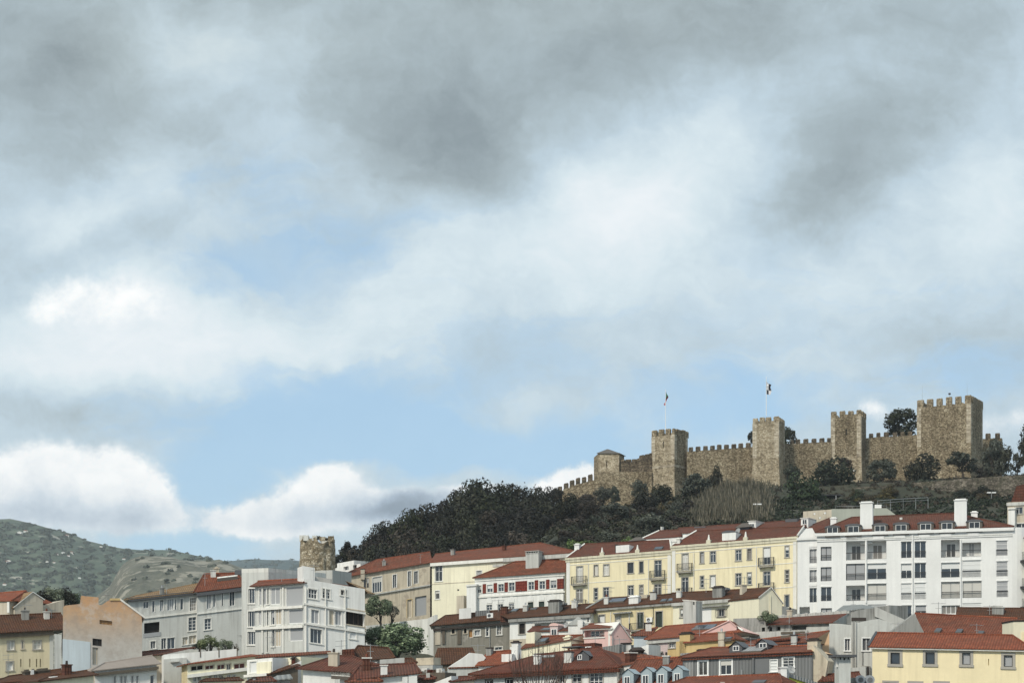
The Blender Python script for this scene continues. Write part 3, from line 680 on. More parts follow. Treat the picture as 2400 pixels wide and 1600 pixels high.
def merlon(c, u, wd, v0, v1, w, h, parent, mt='merlon_stone', pt=True):
    mb = MB(); j = rc.uniform(-.08, .08); h *= rc.uniform(.93, 1.06)
    a, b = u-wd/2+rc.uniform(-.05, .05), u+wd/2+rc.uniform(-.05, .05); i = .10
    lo, hi = w-.12, w+h-.22
    mb.box(a, b, v0, v1, lo, hi, mt, skip='u')
    T = [(a+i, v0+i, hi+.24+j*.5), (b-i, v0+i, hi+.24-j*.4), (b-i, v1-i, hi+.24), (a+i, v1-i, hi+.2+j)]; Bt = [(a, v0, hi), (b, v0, hi), (b, v1, hi), (a, v1, hi)]
    mb.poly(T, mt)
    for k in range(4): mb.poly([Bt[k], Bt[(k+1) % 4], T[(k+1) % 4], T[k]], mt)
    return mb.build('merlon', parent, c.tf)
def depth_for(c, xr):
    dx = (xr-CX)/F; Cn = c.Bp; return (dx*Cn.y-Cn.x)/(c.vd.x-dx*c.vd.y)
def tower(reg, xl, xc, yt, D, xr, tan, mt, fm, mh, nr, label, slits=(), qh=0, ylow=None, base_y=None, sidem=None):
    """xl..xc = front face, xc..xr = receding right face, yt = row of the wall top at the near corner"""
    X0, X1 = px(reg, xl, 0)[0], px(reg, xc, 0)[0]; lat = (X1-X0)/F*D; D0 = D+lat*tan
    ztop = at(0, px(reg, 0, yt)[1], D).z; r0 = (YH-ztop/D0*F)
    s_ = REG[reg]; yl = (r0-s_[1])*s_[2]
    c = C(reg, (xl, yl), (xc, yt), D0, D, 6); c.dep = depth_for(c, px(reg, xr, 0)[0]); c.dep = max(4., min(c.dep, 16))
    for (x, ya, yb, w_) in slits:
        u, w1 = c.p(x, ya); w0 = c.p(x, yb)[1]; c.holes.append((u-w_/2, u+w_/2, w0, w1, .6))
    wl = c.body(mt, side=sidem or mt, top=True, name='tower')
    wl['label'] = label
    wl.parent = castle
    if slits:
        mb = MB()
        for h in c.holes: mb.box(h[0]+.01, h[1]-.01, .35, .59, h[2]+.01, h[3]-.01, 'void')
        mb.build('arrow_slit', wl, c.tf)
    if qh:   # dressed corner stones
        w0 = c.W-qh
        for (ua, ub, va, vb_) in ((-.03, 1.05, -.04, .5), (c.L-1.15, c.L+.03, -.04, .5), (c.L-.5, c.L+.04, .51, 1.0), (c.L-.5, c.L+.04, c.dep-.9, c.dep+.03)):
            q = MB(); q.box(ua, ub, va, vb_, w0, c.W-.01, 'quoin'); q.build('corner_stones', wl, c.tf)
    for (x0, x1) in fm:
        u0 = c.p(x0, yt)[0]; u1 = c.p(x1, yt)[0]; u0 = max(u0, .0); u1 = min(u1, c.L-.0)
        merlon(c, (u0+u1)/2, u1-u0, 0, .6, c.W, mh, wl, sidem or mt)
    wd = (fm[1][1]-fm[1][0])/s_[2]/F*D/math.cos(math.atan(tan))
    for i in range(1, nr):
        v = .3+(c.dep-.6)*i/(nr-1)-wd*.4
        mb = merlon(c, c.L-.3, .6, v, v+wd, c.W, mh, wl, sidem or mt)
        merlon(c, .3, .6, v, v+wd, c.W, mh, wl, sidem or mt)
    n = len(fm)
    for (x0, x1) in fm[1:-1]:
        u = c.p((x0+x1)/2, yt)[0]; merlon(c, u, wd, c.dep-.6, c.dep, c.W, mh, wl, mt)
    return c
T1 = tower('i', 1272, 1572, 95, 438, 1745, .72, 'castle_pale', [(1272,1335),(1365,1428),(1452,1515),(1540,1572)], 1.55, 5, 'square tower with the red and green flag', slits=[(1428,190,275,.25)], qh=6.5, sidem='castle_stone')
mb = MB(); mb.box(.02, T1.L+.06, -.07, .02, T1.W-8.3, T1.W-7.7, 'quoin'); mb.box(T1.L-.02, T1.L+.05, .03, T1.dep, T1.W-8.3, T1.W-7.7, 'quoin'); mb.build('string_course', castle, T1.tf)
T2 = tower('j', 388, 618, 478, 434, 667, .38, 'castle_pale', [(388,434),(450,492),(502,550),(572,618)], 1.35, 4, 'tall square tower with the dark and white flag', qh=9)
T3 = tower('j', 1073, 1338, 425, 438, 1380, .41, 'castle_stone', [(1073,1120),(1150,1196),(1222,1268),(1298,1338)], 1.5, 3, 'square tower with a lit arrow slit', slits=[(1207,540,592,.35)], qh=12)
T4 = tower('k', 533, 1055, 262, 428, 1167, .54, 'castle_stone', [(533,595),(628,685),(720,775),(812,868),(903,958),(995,1055)], 1.9, 6, 'widest and tallest square tower at the right', qh=10)
def wall(reg, pl, pr, D0, D1, merl, mh, mt='castle_stone', dep=2.2, mm='merlon_stone', label=None, curve=None):
    c = C(reg, pl, pr, D0, D1, dep); wl = c.body(mt, top=True, name='curtain_wall'); wl.parent = castle
    if label: wl['label'] = label
    for (a, b) in merl:
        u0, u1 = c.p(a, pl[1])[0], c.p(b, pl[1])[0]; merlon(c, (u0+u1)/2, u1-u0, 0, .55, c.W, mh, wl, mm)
    mb = MB(); mb.box(0, c.L, .9, 1.1, c.W-.3, c.W+.05, mt); return c
W2 = wall('i', (1735,325), (2600,262), 441, 440, [(x, x+62) for x in (1757,1850,1948,2040,2130,2225,2320,2413,2508)], 1.15, label='curtain wall between the two flag towers')
W3 = wall('j', (660,672), (1080,652), 441, 441, [(740-22,768-20),(765,805),(835,876),(905,946),(975,1016),(1043,1075)], 1.05)
W4a = wall('j', (1375,622), (1556,604), 442, 441.05, [(1405,1444),(1470,1508),(1536,1574)], 1.1)
W4b = wall('k', (232,592), (540,572), 441, 440, [(234,262),(300,342),(372,412),(445,485)], 1.0, mm='castle_dark')
W5 = wall('k', (1155,612), (1350,602), 446, 444, [(1195,1242),(1287,1335)], 1.35)
# left end: stepped wall, small roofed tower, rounded dark merlons climbing to the flag tower
W1a = wall('i', (840,470), (1110,455), 446, 444, [(860,915),(925,1000),(1012,1085)], .75, mt='castle_dark', mm='castle_dark')
W1b = wall('i', (1085,415), (1280,372), 444, 442, [(1110,1170),(1180,1230),(1240,1275)], .65, mt='castle_dark', mm='castle_dark')
c = C('i', (520,590), (1280,585), 443.5, 441.5, 2.0); wl = c.body('castle_stone', top=True, name='curtain_wall'); wl.parent = castle
step = [(38,95,792,850),(118,175,742,815),(198,253,703,778),(277,332,675,755),(358,411,660,735),(436,494,624,712)]
for i, (a, b, t_, yb) in enumerate(step):
    a1 = step[i+1][0] if i < len(step)-1 else 530
    wc = wall('i', (a-4, yb), (a1+2, yb-18), 450-i*.8, 449.6-i*.8, [(a, b)], (yb-t_)/5.6/F*450, mt='castle_stone')
c = C('i', (572,352), (845,352), 447, 445, 5.0); c.dep = 4.6
c.holes.append((*[c.p(x, 450)[0] for x in (676, 689)], c.p(680, 530)[1], c.p(680, 450)[1], .5))
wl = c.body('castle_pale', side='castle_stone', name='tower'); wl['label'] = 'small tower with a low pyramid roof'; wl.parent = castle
c.hip((690,290), (700,290), 2.3, 'lead', over=.35, ridge=False); c.roof.parent = wl; M['lead'].node_tree.nodes['Principled BSDF'].inputs['Base Color'].default_value = (.085, .07, .055, 1)
c2 = C('i', (515,400), (572,352), 451.5, 447, 2.0); wl = c2.body('castle_stone', top=True, name='curtain_wall'); wl.parent = castle
# battered plinths
for c, h, o in ((T2, 5., .5), (T3, 6., .4), (T1, 4., .4)):
    mb = MB(); z0 = c.zb; z1 = z0+h+3
    P = [(-o, -o), (c.L+o, -o), (c.L+o, c.dep), (-o, c.dep)]; Q = [(-.03, -.03), (c.L+.03, -.03), (c.L+.03, c.dep), (-.03, c.dep)]
    for i in range(4):
        (a, b), (d, e_) = P[i], P[(i+1) % 4]; (a2, b2), (d2, e2) = Q[i], Q[(i+1) % 4]
        mb.poly([(a, b, z0), (d, e_, z0), (d2, e2, z1), (a2, b2, z1)], 'castle_pale')
    mb.build('plinth', castle, c.tf)
# flags: pole > flag
def flagpole(x, ytop, yb, D, rings, label, cols):
    P = at(x, yb, D); H = at(x, ytop, D).z-P.z
    e = empty('flagpole', P, 0, label=label, cat='flagpole', group='flagpoles on the castle towers')
    mb = MB(); mb.tube((0,0,0), (0,0,H), .11, .06, 'pole_white', 6); mb.tube((0,0,H), (0,0,H+.2), .13, .02, 'pole_white', 6); mb.build('pole', e)
    fb = MB(); n = len(rings)
    for i in range(n-1):
        for j in range(len(rings[i])-1):
            q = [rings[i][j], rings[i][j+1], rings[i+1][j+1], rings[i+1][j]]
            pts = [((a-x)/F*D, dp, (yb-b)/F*D) for (a, b, dp) in q]; fb.poly(pts, cols(i, j))
    fo = fb.build('flag', e); fo.modifiers.new('thickness', 'SOLIDIFY').thickness = .03
def pf(X, Y, dp=0.): return (1440+X/5.88, 860+Y/5.88, dp)
flagpole(1560, 914, 1007, 440, [[pf(710,335), pf(712,380,.2), pf(708,440,-.1), pf(708,520)], [pf(722,365,.3), pf(726,400,-.2), pf(715,450,.3), pf(695,527,.2)], [pf(735,395,-.3), pf(746,415,.2), pf(722,448,-.2), pf(680,515,.3)]],
         'white pole with a limp red and green flag on the left tower', lambda i, j: ('flag_green', 'flag_green' if i == 0 else 'flag_red', 'flag_red')[j] if i or j < 2 else 'flag_red')
flagpole(1796, 884, 974, 436, [[pf(2097,192), pf(2098,250,.2), pf(2098,310), pf(2100,372)], [pf(2125,225,.35), pf(2122,265,-.2), pf(2128,320,.3), pf(2125,380)], [pf(2163,240), pf(2152,275,.3), pf(2164,330,-.2), pf(2150,380,.2)]],
         'white pole with a checkered dark and white flag on the second tower', lambda i, j: 'flag_black' if (i+j) % 2 == (1 if j == 0 else 0) else 'flag_white')
for (X, Yt, Yb, lab) in ((585, 95, 225, 'thin tall aerial at the left corner of the widest tower'), (848, 165, 205, 'short aerial with a knob on the widest tower'), (1018, 60, 190, 'thin tall aerial at the right corner of the widest tower')):
    x, y = px('k', X, Yt); y2 = px('k', X, Yb+40)[1]; P = at(x, y2, 431); H = at(x, y, 431).z-P.z; mb = MB(); mb.tube((0,0,0), (0,0,H), .03, .02, 'rail_grey', 5)
    if X == 848: mb.box(-.25, .25, -.2, .2, H-.5, H-.1, 'rail')
    o = mb.build('aerial'); o.location = P; tag(o, lab, 'aerial', 'aerials on the castle')

# ======================= HILLSIDE WALLS AND TERRACES =======================
def freewall(name, label, cat, pts, th, mt, capm=None, hdown=3.):
    """wall along photo points (x, y_top, D); goes down into the ground"""
    P = [at(*p) for p in pts]; base = Vector((P[0].x, P[0].y, ground(P[0].x, P[0].y))); mb = MB()
    for i in range(len(P)-1):
        a, b = P[i]-base, P[i+1]-base; d = Vector((b.x-a.x, b.y-a.y, 0)).normalized(); n = Vector((-d.y, d.x, 0))*th
        za = min(ground(P[i].x, P[i].y)-.5-base.z, a.z-1); zb = min(ground(P[i+1].x, P[i+1].y)-.5-base.z, b.z-1)
        A0, B0 = Vector((a.x, a.y, za)), Vector((b.x, b.y, zb))
        mb.poly([A0, B0, b, a], mt); mb.poly([B0+n, A0+n, a+n, b+n], mt); mb.poly([a, b, b+n, a+n], capm or mt); mb.poly([A0+n, A0, a, a+n], mt); mb.poly([B0, B0+n, b+n, b], mt)
    o = mb.build(name); o.location = base; return tag(o, label, cat)
freewall('stone_wall', 'long rubble terrace wall below the widest castle tower', 'wall', [(*px('k', 500, 1035), 405), (*px('k', 760, 1012), 402), (*px('k', 1140, 985), 400), (*px('k', 1350, 970), 398), (*px('k', 1700, 955), 396)], .8, 'rubble')
freewall('stone_wall', 'low rubble wall below the round bushes beside the pergola', 'wall', [(*px('j', 985, 1068), 408), (*px('j', 1180, 1055), 407), (*px('j', 1330, 1050), 405), (*px('j', 1560, 1035), 404)], .7, 'rubble')
freewall('stone_wall', 'small mossy stone wall with white lamps behind the yellow terrace', 'wall', [(*px('j', 830, 1262), 330), (*px('j', 1085, 1243), 328)], .8, 'beige')
for X, Y in ((930,1283),(1022,1277),(978,1318)):
    P = at(*px('j', X, Y), 326.5); mb = MB(); mb.tube((0,0,-.16), (0,0,.16), .16, .16, 'lamp', 8); mb.tube((0,.0,0), (0,1.6,0), .05, .05, 'rail', 4); o = mb.build('wall_lamp'); o.location = P
    tag(o, 'small round white lamp on the mossy wall, ' + {930: 'the left one of the upper two', 1022: 'the right one of the upper two', 978: 'the lowest of the three'}[X], 'lamp', 'round lamps on the mossy wall')
# grey green terrace block with railing
tb = B('terrace_block', 'flat grey green concrete block with a railing behind the white apartment roof', 'building', 'o', (1949, 1192), (2078, 1190), 318, 316, 10)
tb.body('terrace_green', top=True)
mb = MB(); u1, w1 = tb.p(2108, 1212, .0); mb.prism([(tb.L, tb.W-3), (u1, tb.W-3), (u1, w1), (tb.L, tb.W-.01)], 0, 9.9, 'terrace_green'); mb.build('ramp', tb.e, tb.tf)
tb.rail((1958, 1185, 2078, 1192), .0, slab=False, mat_='rail_grey', name='railing', pitch=2.4)
bx = tb.blk((2050, 1182, 2066, 1190), 3, 4.5, 'frame_white', name='roof_box')
def railing(name, label, pts, h, D=None, mat_='rail_grey'):
    P = [at(*p) for p in pts]; b = P[0].copy(); mb = MB()
    for i in range(len(P)-1):
        a, c = P[i]-b, P[i+1]-b; mb.tube(a, c, .05, .05, mat_, 4); mb.tube(a-Vector((0,0,h*.5)), c-Vector((0,0,h*.5)), .035, .035, mat_, 4)
        n = max(1, int((c-a).length/3))
        for k in range(n+1): q = a+(c-a)*k/n; mb.tube(q, q-Vector((0,0,h+1.2)), .05, .05, mat_, 4)
    o = mb.build(name); o.location = b; return tag(o, label, 'railing')
railing('railing', 'thin pale railing climbing the green slope above the white apartment roof', [(*px('k', 150, 1208), 340), (*px('k', 400, 1190), 345), (*px('k', 640, 1178), 350)], 1.0)
# pergola
e = empty('pergola', at(*px('j', 925, 1180), 392), 0, label='dark flat pergola on thin posts beside the round bush', cat='pergola')
q = lambda X, Y, D: at(*px('j', X, Y), D)-Vector(e.location)
mb = MB(); a, b = q(925, 1122, 392), q(1168, 1118, 392)
mb.box(a.x, b.x, 0, 4, a.z, a.z+.22, 'rail'); mb.build('roof', e)
for X in (993, 1118):
    for dy in (.1, 3.8):
        a = q(X, 1122, 392); mb = MB(); mb.box(a.x-.09, a.x+.09, dy-.09, dy+.09, a.z-4.5, a.z, 'rail_grey'); mb.build('post', e)
# street lamps on the slope
def lamp(X, Yt, Yb, reg, D, label, double=True):
    P = at(*px(reg, X, Yb), D); H = at(*px(reg, X, Yt), D).z-P.z; e = empty('street_lamp', P, 0, label=label, cat='street lamp')
    mb = MB(); mb.tube((0,0,-1.5), (0,0,H), .09, .06, 'rail_grey', 6); mb.build('pole', e)
    for sx in ((-1, 1) if double else (1,)):
        mb = MB(); mb.box(*sorted((sx*.12, sx*.95)), -.2, .2, H-.12, H+.12, 'lamp'); mb.box(*sorted((sx*.2, sx*.85)), -.13, .13, H-.16, H-.121, 'rail_grey'); mb.build('lamp_head', e)
lamp(425, 1198, 1270, 'j', 350, 'pale twin headed street lamp in front of the reeds')
lamp(1253, 1130, 1300, 'k', 372, 'white twin headed street lamp on the slope at the far right')
lamp(1258, 905, 1075, 'j', 425, 'slim lamp post in front of the tower with the lit slit', False)

# ======================= DISTANT HILLS =======================
HILLS, _bvh = [], []
def hill(name, D, sky, front, base_z, back, m, seed, rough=6., label=None):
    rs = np.random.RandomState(seed); xs = [s_[0] for s_ in sky]; ys = [s_[1] for s_ in sky]; nx, ny = 220, 26
    vs = []; ph = rs.uniform(0, 6, 12)
    for j in range(ny):
        t_ = j/(ny-1)
        for i in range(nx):
            p_ = xs[0]+(xs[-1]-xs[0])*i/(nx-1); zr = (YH-np.interp(p_, xs, ys))/F*D
            if t_ <= .62: q_ = t_/.62; d_ = front+(D-front)*q_; z = base_z+(zr-base_z)*(math.sin(q_*math.pi/2)**1.25)
            else: q_ = (t_-.62)/.38; d_ = D+(back-D)*q_; z = base_z+(zr-base_z)*(1-q_)**1.3
            x = (p_-CX)/F*D
            n_ = sum(math.sin(x/D*(40+37*k)+ph[k]+t_*(6+5*k))/(k+1.5) for k in range(8))
            if .05 < t_ < .95: z += n_*rough*(1-.8*math.exp(-((t_-.62)/.12)**2))
            else: z = base_z-8
            vs.append((x*(d_/D), d_, z))
    fs = [(j*nx+i, j*nx+i+1, (j+1)*nx+i+1, (j+1)*nx+i) for j in range(ny-1) for i in range(nx-1)]
    me = bpy.data.meshes.new(name); me.from_pydata(vs, [], fs); me.materials.append(m); me.polygons.foreach_set('use_smooth', [True]*len(fs))
    o = bpy.data.objects.new(name, me); S.collection.objects.link(o); HILLS.append(o)
    from mathutils.bvhtree import BVHTree
    _bvh.append(BVHTree.FromPolygons([Vector(v) for v in vs], fs)); return tag(o, kind='structure')
def hillmat(name, g0, g1, g2, rock, ramt, sc, bare=0.):
    t = mat(name); ob = t.new('ShaderNodeTexCoord').outputs['Object']
    a = t.noise(ob, sc, 7, .65); b = t.noise(ob, sc*5.5, 6, .7); r = t.noise(t.scale(ob, (1, 1, 2.2)), sc*1.6, 7, .6, .6)
    c = t.ramp(t.m('ADD', t.m('MULTIPLY', a, .5), t.m('MULTIPLY', b, .5)), [(.36, g0), (.5, g1), (.62, g2)])
    vz = t.new('ShaderNodeTexVoronoi', {'Vector': ob, 'Scale': sc*9, 'Randomness': 1.}).outputs['Distance']
    c = t.mix(t.m('MULTIPLY', t.mapr(vz, .15, .5, 1, 0), t.mapr(a, .4, .6, .9, .1)), c, tuple(x*.55 for x in g0))
    c = t.mix(t.mapr(t.m('ADD', r, t.m('MULTIPLY', t.m('SUBTRACT', b, .5), .35)), .62-ramt, .68-ramt, 0, .75), c, rock)
    if bare: c = t.mix(t.mapr(t.noise(ob, sc*.6, 4, .5), .45, .6, 0, bare), c, tuple(x*.7 for x in rock))
    t.set(t.b.inputs['Base Color'], c); t.b.inputs['Roughness'].default_value = .95; bump(t, b, 9, .8); return t.mat
hm1 = hillmat('hill_scrub', (.032, .052, .032), (.058, .084, .052), (.11, .13, .085), (.40, .37, .31), .01, .010)
hm2 = hillmat('hill_quarry', (.060, .068, .042), (.11, .112, .078), (.15, .15, .10), (.38, .35, .28), .09, .022, .25)
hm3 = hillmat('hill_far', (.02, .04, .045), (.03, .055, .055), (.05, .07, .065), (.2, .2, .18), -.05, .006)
hill('hills', 3000, [(-1500,1240),(-900,1215),(-400,1205),(-100,1222),(0,1228),(25,1228),(60,1238),(100,1243),(140,1255),(165,1262),(200,1274),(240,1283),(290,1291),(330,1294),(370,1295),(400,1297),(440,1304),(480,1313),(515,1322),(560,1334),(640,1352),(760,1380),(900,1400)], 1900, -10, 4200, hm1, 3, 5)
hill('hills', 1800, [(-900,1560),(-100,1500),(150,1440),(222,1404),(258,1376),(285,1330),(305,1318),(330,1311),(365,1313),(400,1315),(440,1319),(490,1322),(515,1320),(560,1336),(620,1352),(720,1372),(860,1400)], 1150, -8, 2500, hm2, 8, 3)
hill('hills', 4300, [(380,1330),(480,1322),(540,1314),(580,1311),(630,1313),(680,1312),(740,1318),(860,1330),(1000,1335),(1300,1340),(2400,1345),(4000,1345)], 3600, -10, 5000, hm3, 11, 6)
# ======================= TREES =======================
def leafmesh(name, pts, nrm, size, m, rs, asp=1.6):
    n = len(pts); a = rs.normal(size=(n, 3)); t1 = np.cross(nrm, a); t1 /= np.linalg.norm(t1, axis=1)[:, None]+1e-9; t2 = np.cross(nrm, t1); t2 /= np.linalg.norm(t2, axis=1)[:, None]+1e-9
    s1 = (size*rs.uniform(.6, 1.3, n))[:, None]; t1 = t1*s1*asp*.5; t2 = t2*s1*.5
    v = np.stack([pts-t1, pts-t2*.9+t1*.1, pts+t1, pts+t2*.9+t1*.1], 1).reshape(-1, 3)
    me = bpy.data.meshes.new(name); me.vertices.add(4*n); me.vertices.foreach_set('co', v.ravel()); me.loops.add(4*n); me.loops.foreach_set('vertex_index', np.arange(4*n)); me.polygons.add(n)
    me.polygons.foreach_set('loop_start', np.arange(n)*4); me.polygons.foreach_set('loop_total', np.full(n, 4)); me.materials.append(M[m]); me.update(); return me
_cc = {}
def crown(kind, var, m, n, leaf):
    """unit crown: radius .5, height 0..1, made of leaf clumps on many small lobes"""
    key = (kind, var, m, n, leaf)
    if key in _cc: return _cc[key]
    rs = np.random.RandomState(var*17+len(kind)); K = {'dense': 20, 'olive': 28, 'airy': 20, 'bush': 16, 'wide': 34}[kind]
    C_ = []; Rr = []
    for i in range(K):
        th = rs.uniform(0, 2*math.pi); ph = math.acos(rs.uniform(-.75, 1)); r = rs.uniform(.45, .95)**.5
        z = .5+.40*math.cos(ph)*r; q = .36*math.sin(ph)*r*(1. if kind != 'olive' else .9+.2*rs.rand())
        if kind == 'bush': z = .12+.62*abs(math.cos(ph))*r
        C_.append((q*math.cos(th), q*math.sin(th), z)); Rr.append(rs.uniform(.09, .17)*(1.45 if kind == 'dense' else .9 if kind == 'airy' else 1.25 if kind == 'bush' else 1.))
    C_ = np.array(C_); Rr = np.array(Rr); idx = rs.choice(K, n, p=Rr**2/np.sum(Rr**2))
    d_ = rs.normal(size=(n, 3)); d_ /= np.linalg.norm(d_, axis=1)[:, None]; rad = Rr[idx]*(rs.uniform(.5, 1.1, n)**.4 if kind in ('dense', 'bush', 'wide') else rs.uniform(.3, 1.1, n)**.5)
    P = C_[idx]+d_*rad[:, None]*np.array([1, 1, .9]); N = d_+rs.normal(size=(n, 3))*.42; N /= np.linalg.norm(N, axis=1)[:, None]
    # a few loose sprigs outside the lobes
    k = int(n*.06); P[:k] += d_[:k]*rs.uniform(.02, .07, k)[:, None]
    _cc[key] = leafmesh('crown', P, N, leaf, m, rs); return _cc[key]
def trunk_mb(H, r, lean, rs, crown_h, m='bark', spread=.3, nl=5):
    mb = MB(); top = Vector((lean*H*.3, 0, H)); mid = Vector((lean*H*.15, .05*H, H*.55)); mb.tube((0, 0, -.6), mid, r, r*.75, m, 7, False); mb.tube(mid, top, r*.75, r*.5, m, 6, False)
    for i in range(nl):
        a = 2*math.pi*i/nl+rs.uniform(0, 1); p = mid+(top-mid)*rs.uniform(.2, 1); q = p+Vector((math.cos(a)*spread, math.sin(a)*spread, crown_h*rs.uniform(.35, .6)))
        k = p+(q-p)*.5+Vector((0, 0, crown_h*.05)); mb.tube(p, k, r*.42, r*.28, m, 5, False); mb.tube(k, q, r*.28, r*.08, m, 4, False)
        for _ in range(2): g = k+Vector((rs.uniform(-1, 1)*spread*.6, rs.uniform(-1, 1)*spread*.6, crown_h*.25)); mb.tube(k, g, r*.16, r*.05, m, 4, False)
    return mb
_tv = [0]
LATER = {}
ORD = 'first second third fourth fifth sixth seventh eighth ninth tenth eleventh twelfth thirteenth fourteenth fifteenth sixteenth seventeenth eighteenth nineteenth twentieth'.split()
def later(key, e, x, y, label, group):
    e['group'] = group; LATER.setdefault(key, []).append((x, y, e, label))
def settle():
    for key, L_ in LATER.items():
        L_.sort(key=lambda q: -q[1]); n = len(L_); k = 1 if n <= 9 else 2 if n <= 18 else 3
        for r in range(k):
            part = sorted(L_[r*n//k:(r+1)*n//k], key=lambda q: q[0]); rowname = [''] if k == 1 else ['lower ', 'upper '] if k == 2 else ['lowest ', 'middle ', 'highest ']
            for i, (x, y, e, lab) in enumerate(part):
                w = 'leftmost' if i == 0 else 'rightmost' if i == len(part)-1 else ORD[i]+' from the left'
                e['label'] = lab+', '+w+(' of the '+rowname[r].strip()+' row' if k > 1 else ' of its row')
def tree(name, label, x, yt, wp, hp, D, m='leaf_dark', kind='dense', n=1500, leaf=.062, cat='tree', group=None, trunkr=None, bark='bark', reg=None, minT=.8):
    """x, yt = top middle of the crown; wp, hp = crown width and height in photo pixels; D = distance"""
    if reg: s_ = REG[reg][2]; (x, yt), wp, hp = px(reg, x, yt), wp/s_, hp/s_
    w_, h_ = wp/F*D, hp/F*D; top = at(x, yt, D); gz = ground(top.x, top.y); cb = top.z-h_
    _tv[0] += 1; v = _tv[0]; rs = random.Random(v); gz = min(gz, cb-minT if cat != 'bush' else cb+.2)
    e = empty(name, (top.x, top.y, gz), rs.uniform(0, 6.28), label=label, cat=cat, group=group)
    T = cb-gz+h_*.25
    if cat != 'bush' or T > 1.5:
        trunk_mb(max(T, .6), trunkr or max(.10, w_*.035), rs.uniform(-.3, .3), rs, h_, bark, w_*.28).build('trunk', e)
    else: trunk_mb(max(T, .3), .07, .1, rs, h_*.8, bark, w_*.2, 4).build('stem', e)
    c = bpy.data.objects.new('crown', crown(kind, v % 6, m, n, leaf)); S.collection.objects.link(c); c.parent = e
    c.location = (0, 0, cb-gz-h_*.12); c.scale = (w_*1.1, w_*1.1, h_*1.17); return e
# --- dark wood on the left slope: skyline trees
sky_ = [(798,1292,34,50),(822,1268,46,70),(848,1270,40,70),(872,1252,46,80),(900,1230,60,95),(925,1218,62,100),(955,1200,64,100),(988,1192,72,110),(1018,1186,56,110),(1040,1208,50,90),(1050,1175,56,100),(1072,1150,66,115),(1098,1134,78,120),(1128,1132,80,120),(1158,1142,66,110),(1188,1138,76,115),(1215,1136,74,115),(1245,1143,64,110),(1268,1150,56,100),(1295,1146,44,80)]
tn = ['leafy crown against the sky', 'tall dark crown against the sky']
for i, (x, y, w_, h_) in enumerate(sky_):
    e = tree('evergreen_tree' if i > 3 else 'sparse_tree', '', x, y, w_*1.3, h_, 392-(0 if x > 1040 else 20)+(i % 3)*5, 'leaf_black' if i % 3 else 'leaf_dark', 'dense' if i > 2 else 'airy', 2600, .042)
    later('sky' if i > 3 else 'sp', e, x, 0 if x < 1060 else -1, 'dark tree on the skyline of the wood' if i > 3 else 'sparse tree behind the ruined tower', 'dark trees on the skyline of the slope' if i > 3 else 'sparse trees behind the ruined tower')
rt = random.Random(77)
def lerp(tab, x): return float(np.interp(x, [a for a, b in tab], [b for a, b in tab]))
roofline = [(800,1340),(900,1300),(972,1285),(1010,1292),(1150,1278),(1267,1265),(1330,1300)]
skyl = [(a, b) for a, b, _, _ in sky_]
cnt = 0
for row, (f_, D) in enumerate(((.28, 384), (.52, 372), (.76, 360), (1.0, 350))):
    x = 815+row*13
    while x < 1345:
        ys, yr = lerp(skyl, x), lerp(roofline, x); y = ys+(yr-ys)*f_*.92-6; w_ = rt.uniform(66, 112); h_ = rt.uniform(66, 100)
        if yr-ys > 40 or row > 2:
            e = tree('evergreen_tree', '', x+rt.uniform(-8, 8), y+rt.uniform(-7, 7), w_, h_, D+rt.uniform(-4, 4), ['leaf_black', 'leaf_dark', 'leaf_black', 'leaf_brown', 'leaf_dark'][rt.randrange(5)], 'dense', 2600, .042)
            later('wood%d' % row, e, x, 0, ['tree under the skyline of the dark wood', 'tree halfway down the dark wood', 'tree in the lower dark wood', 'tree directly behind the long red roof'][row], 'dense trees of the wood above the long red roof')
        x += w_*.55
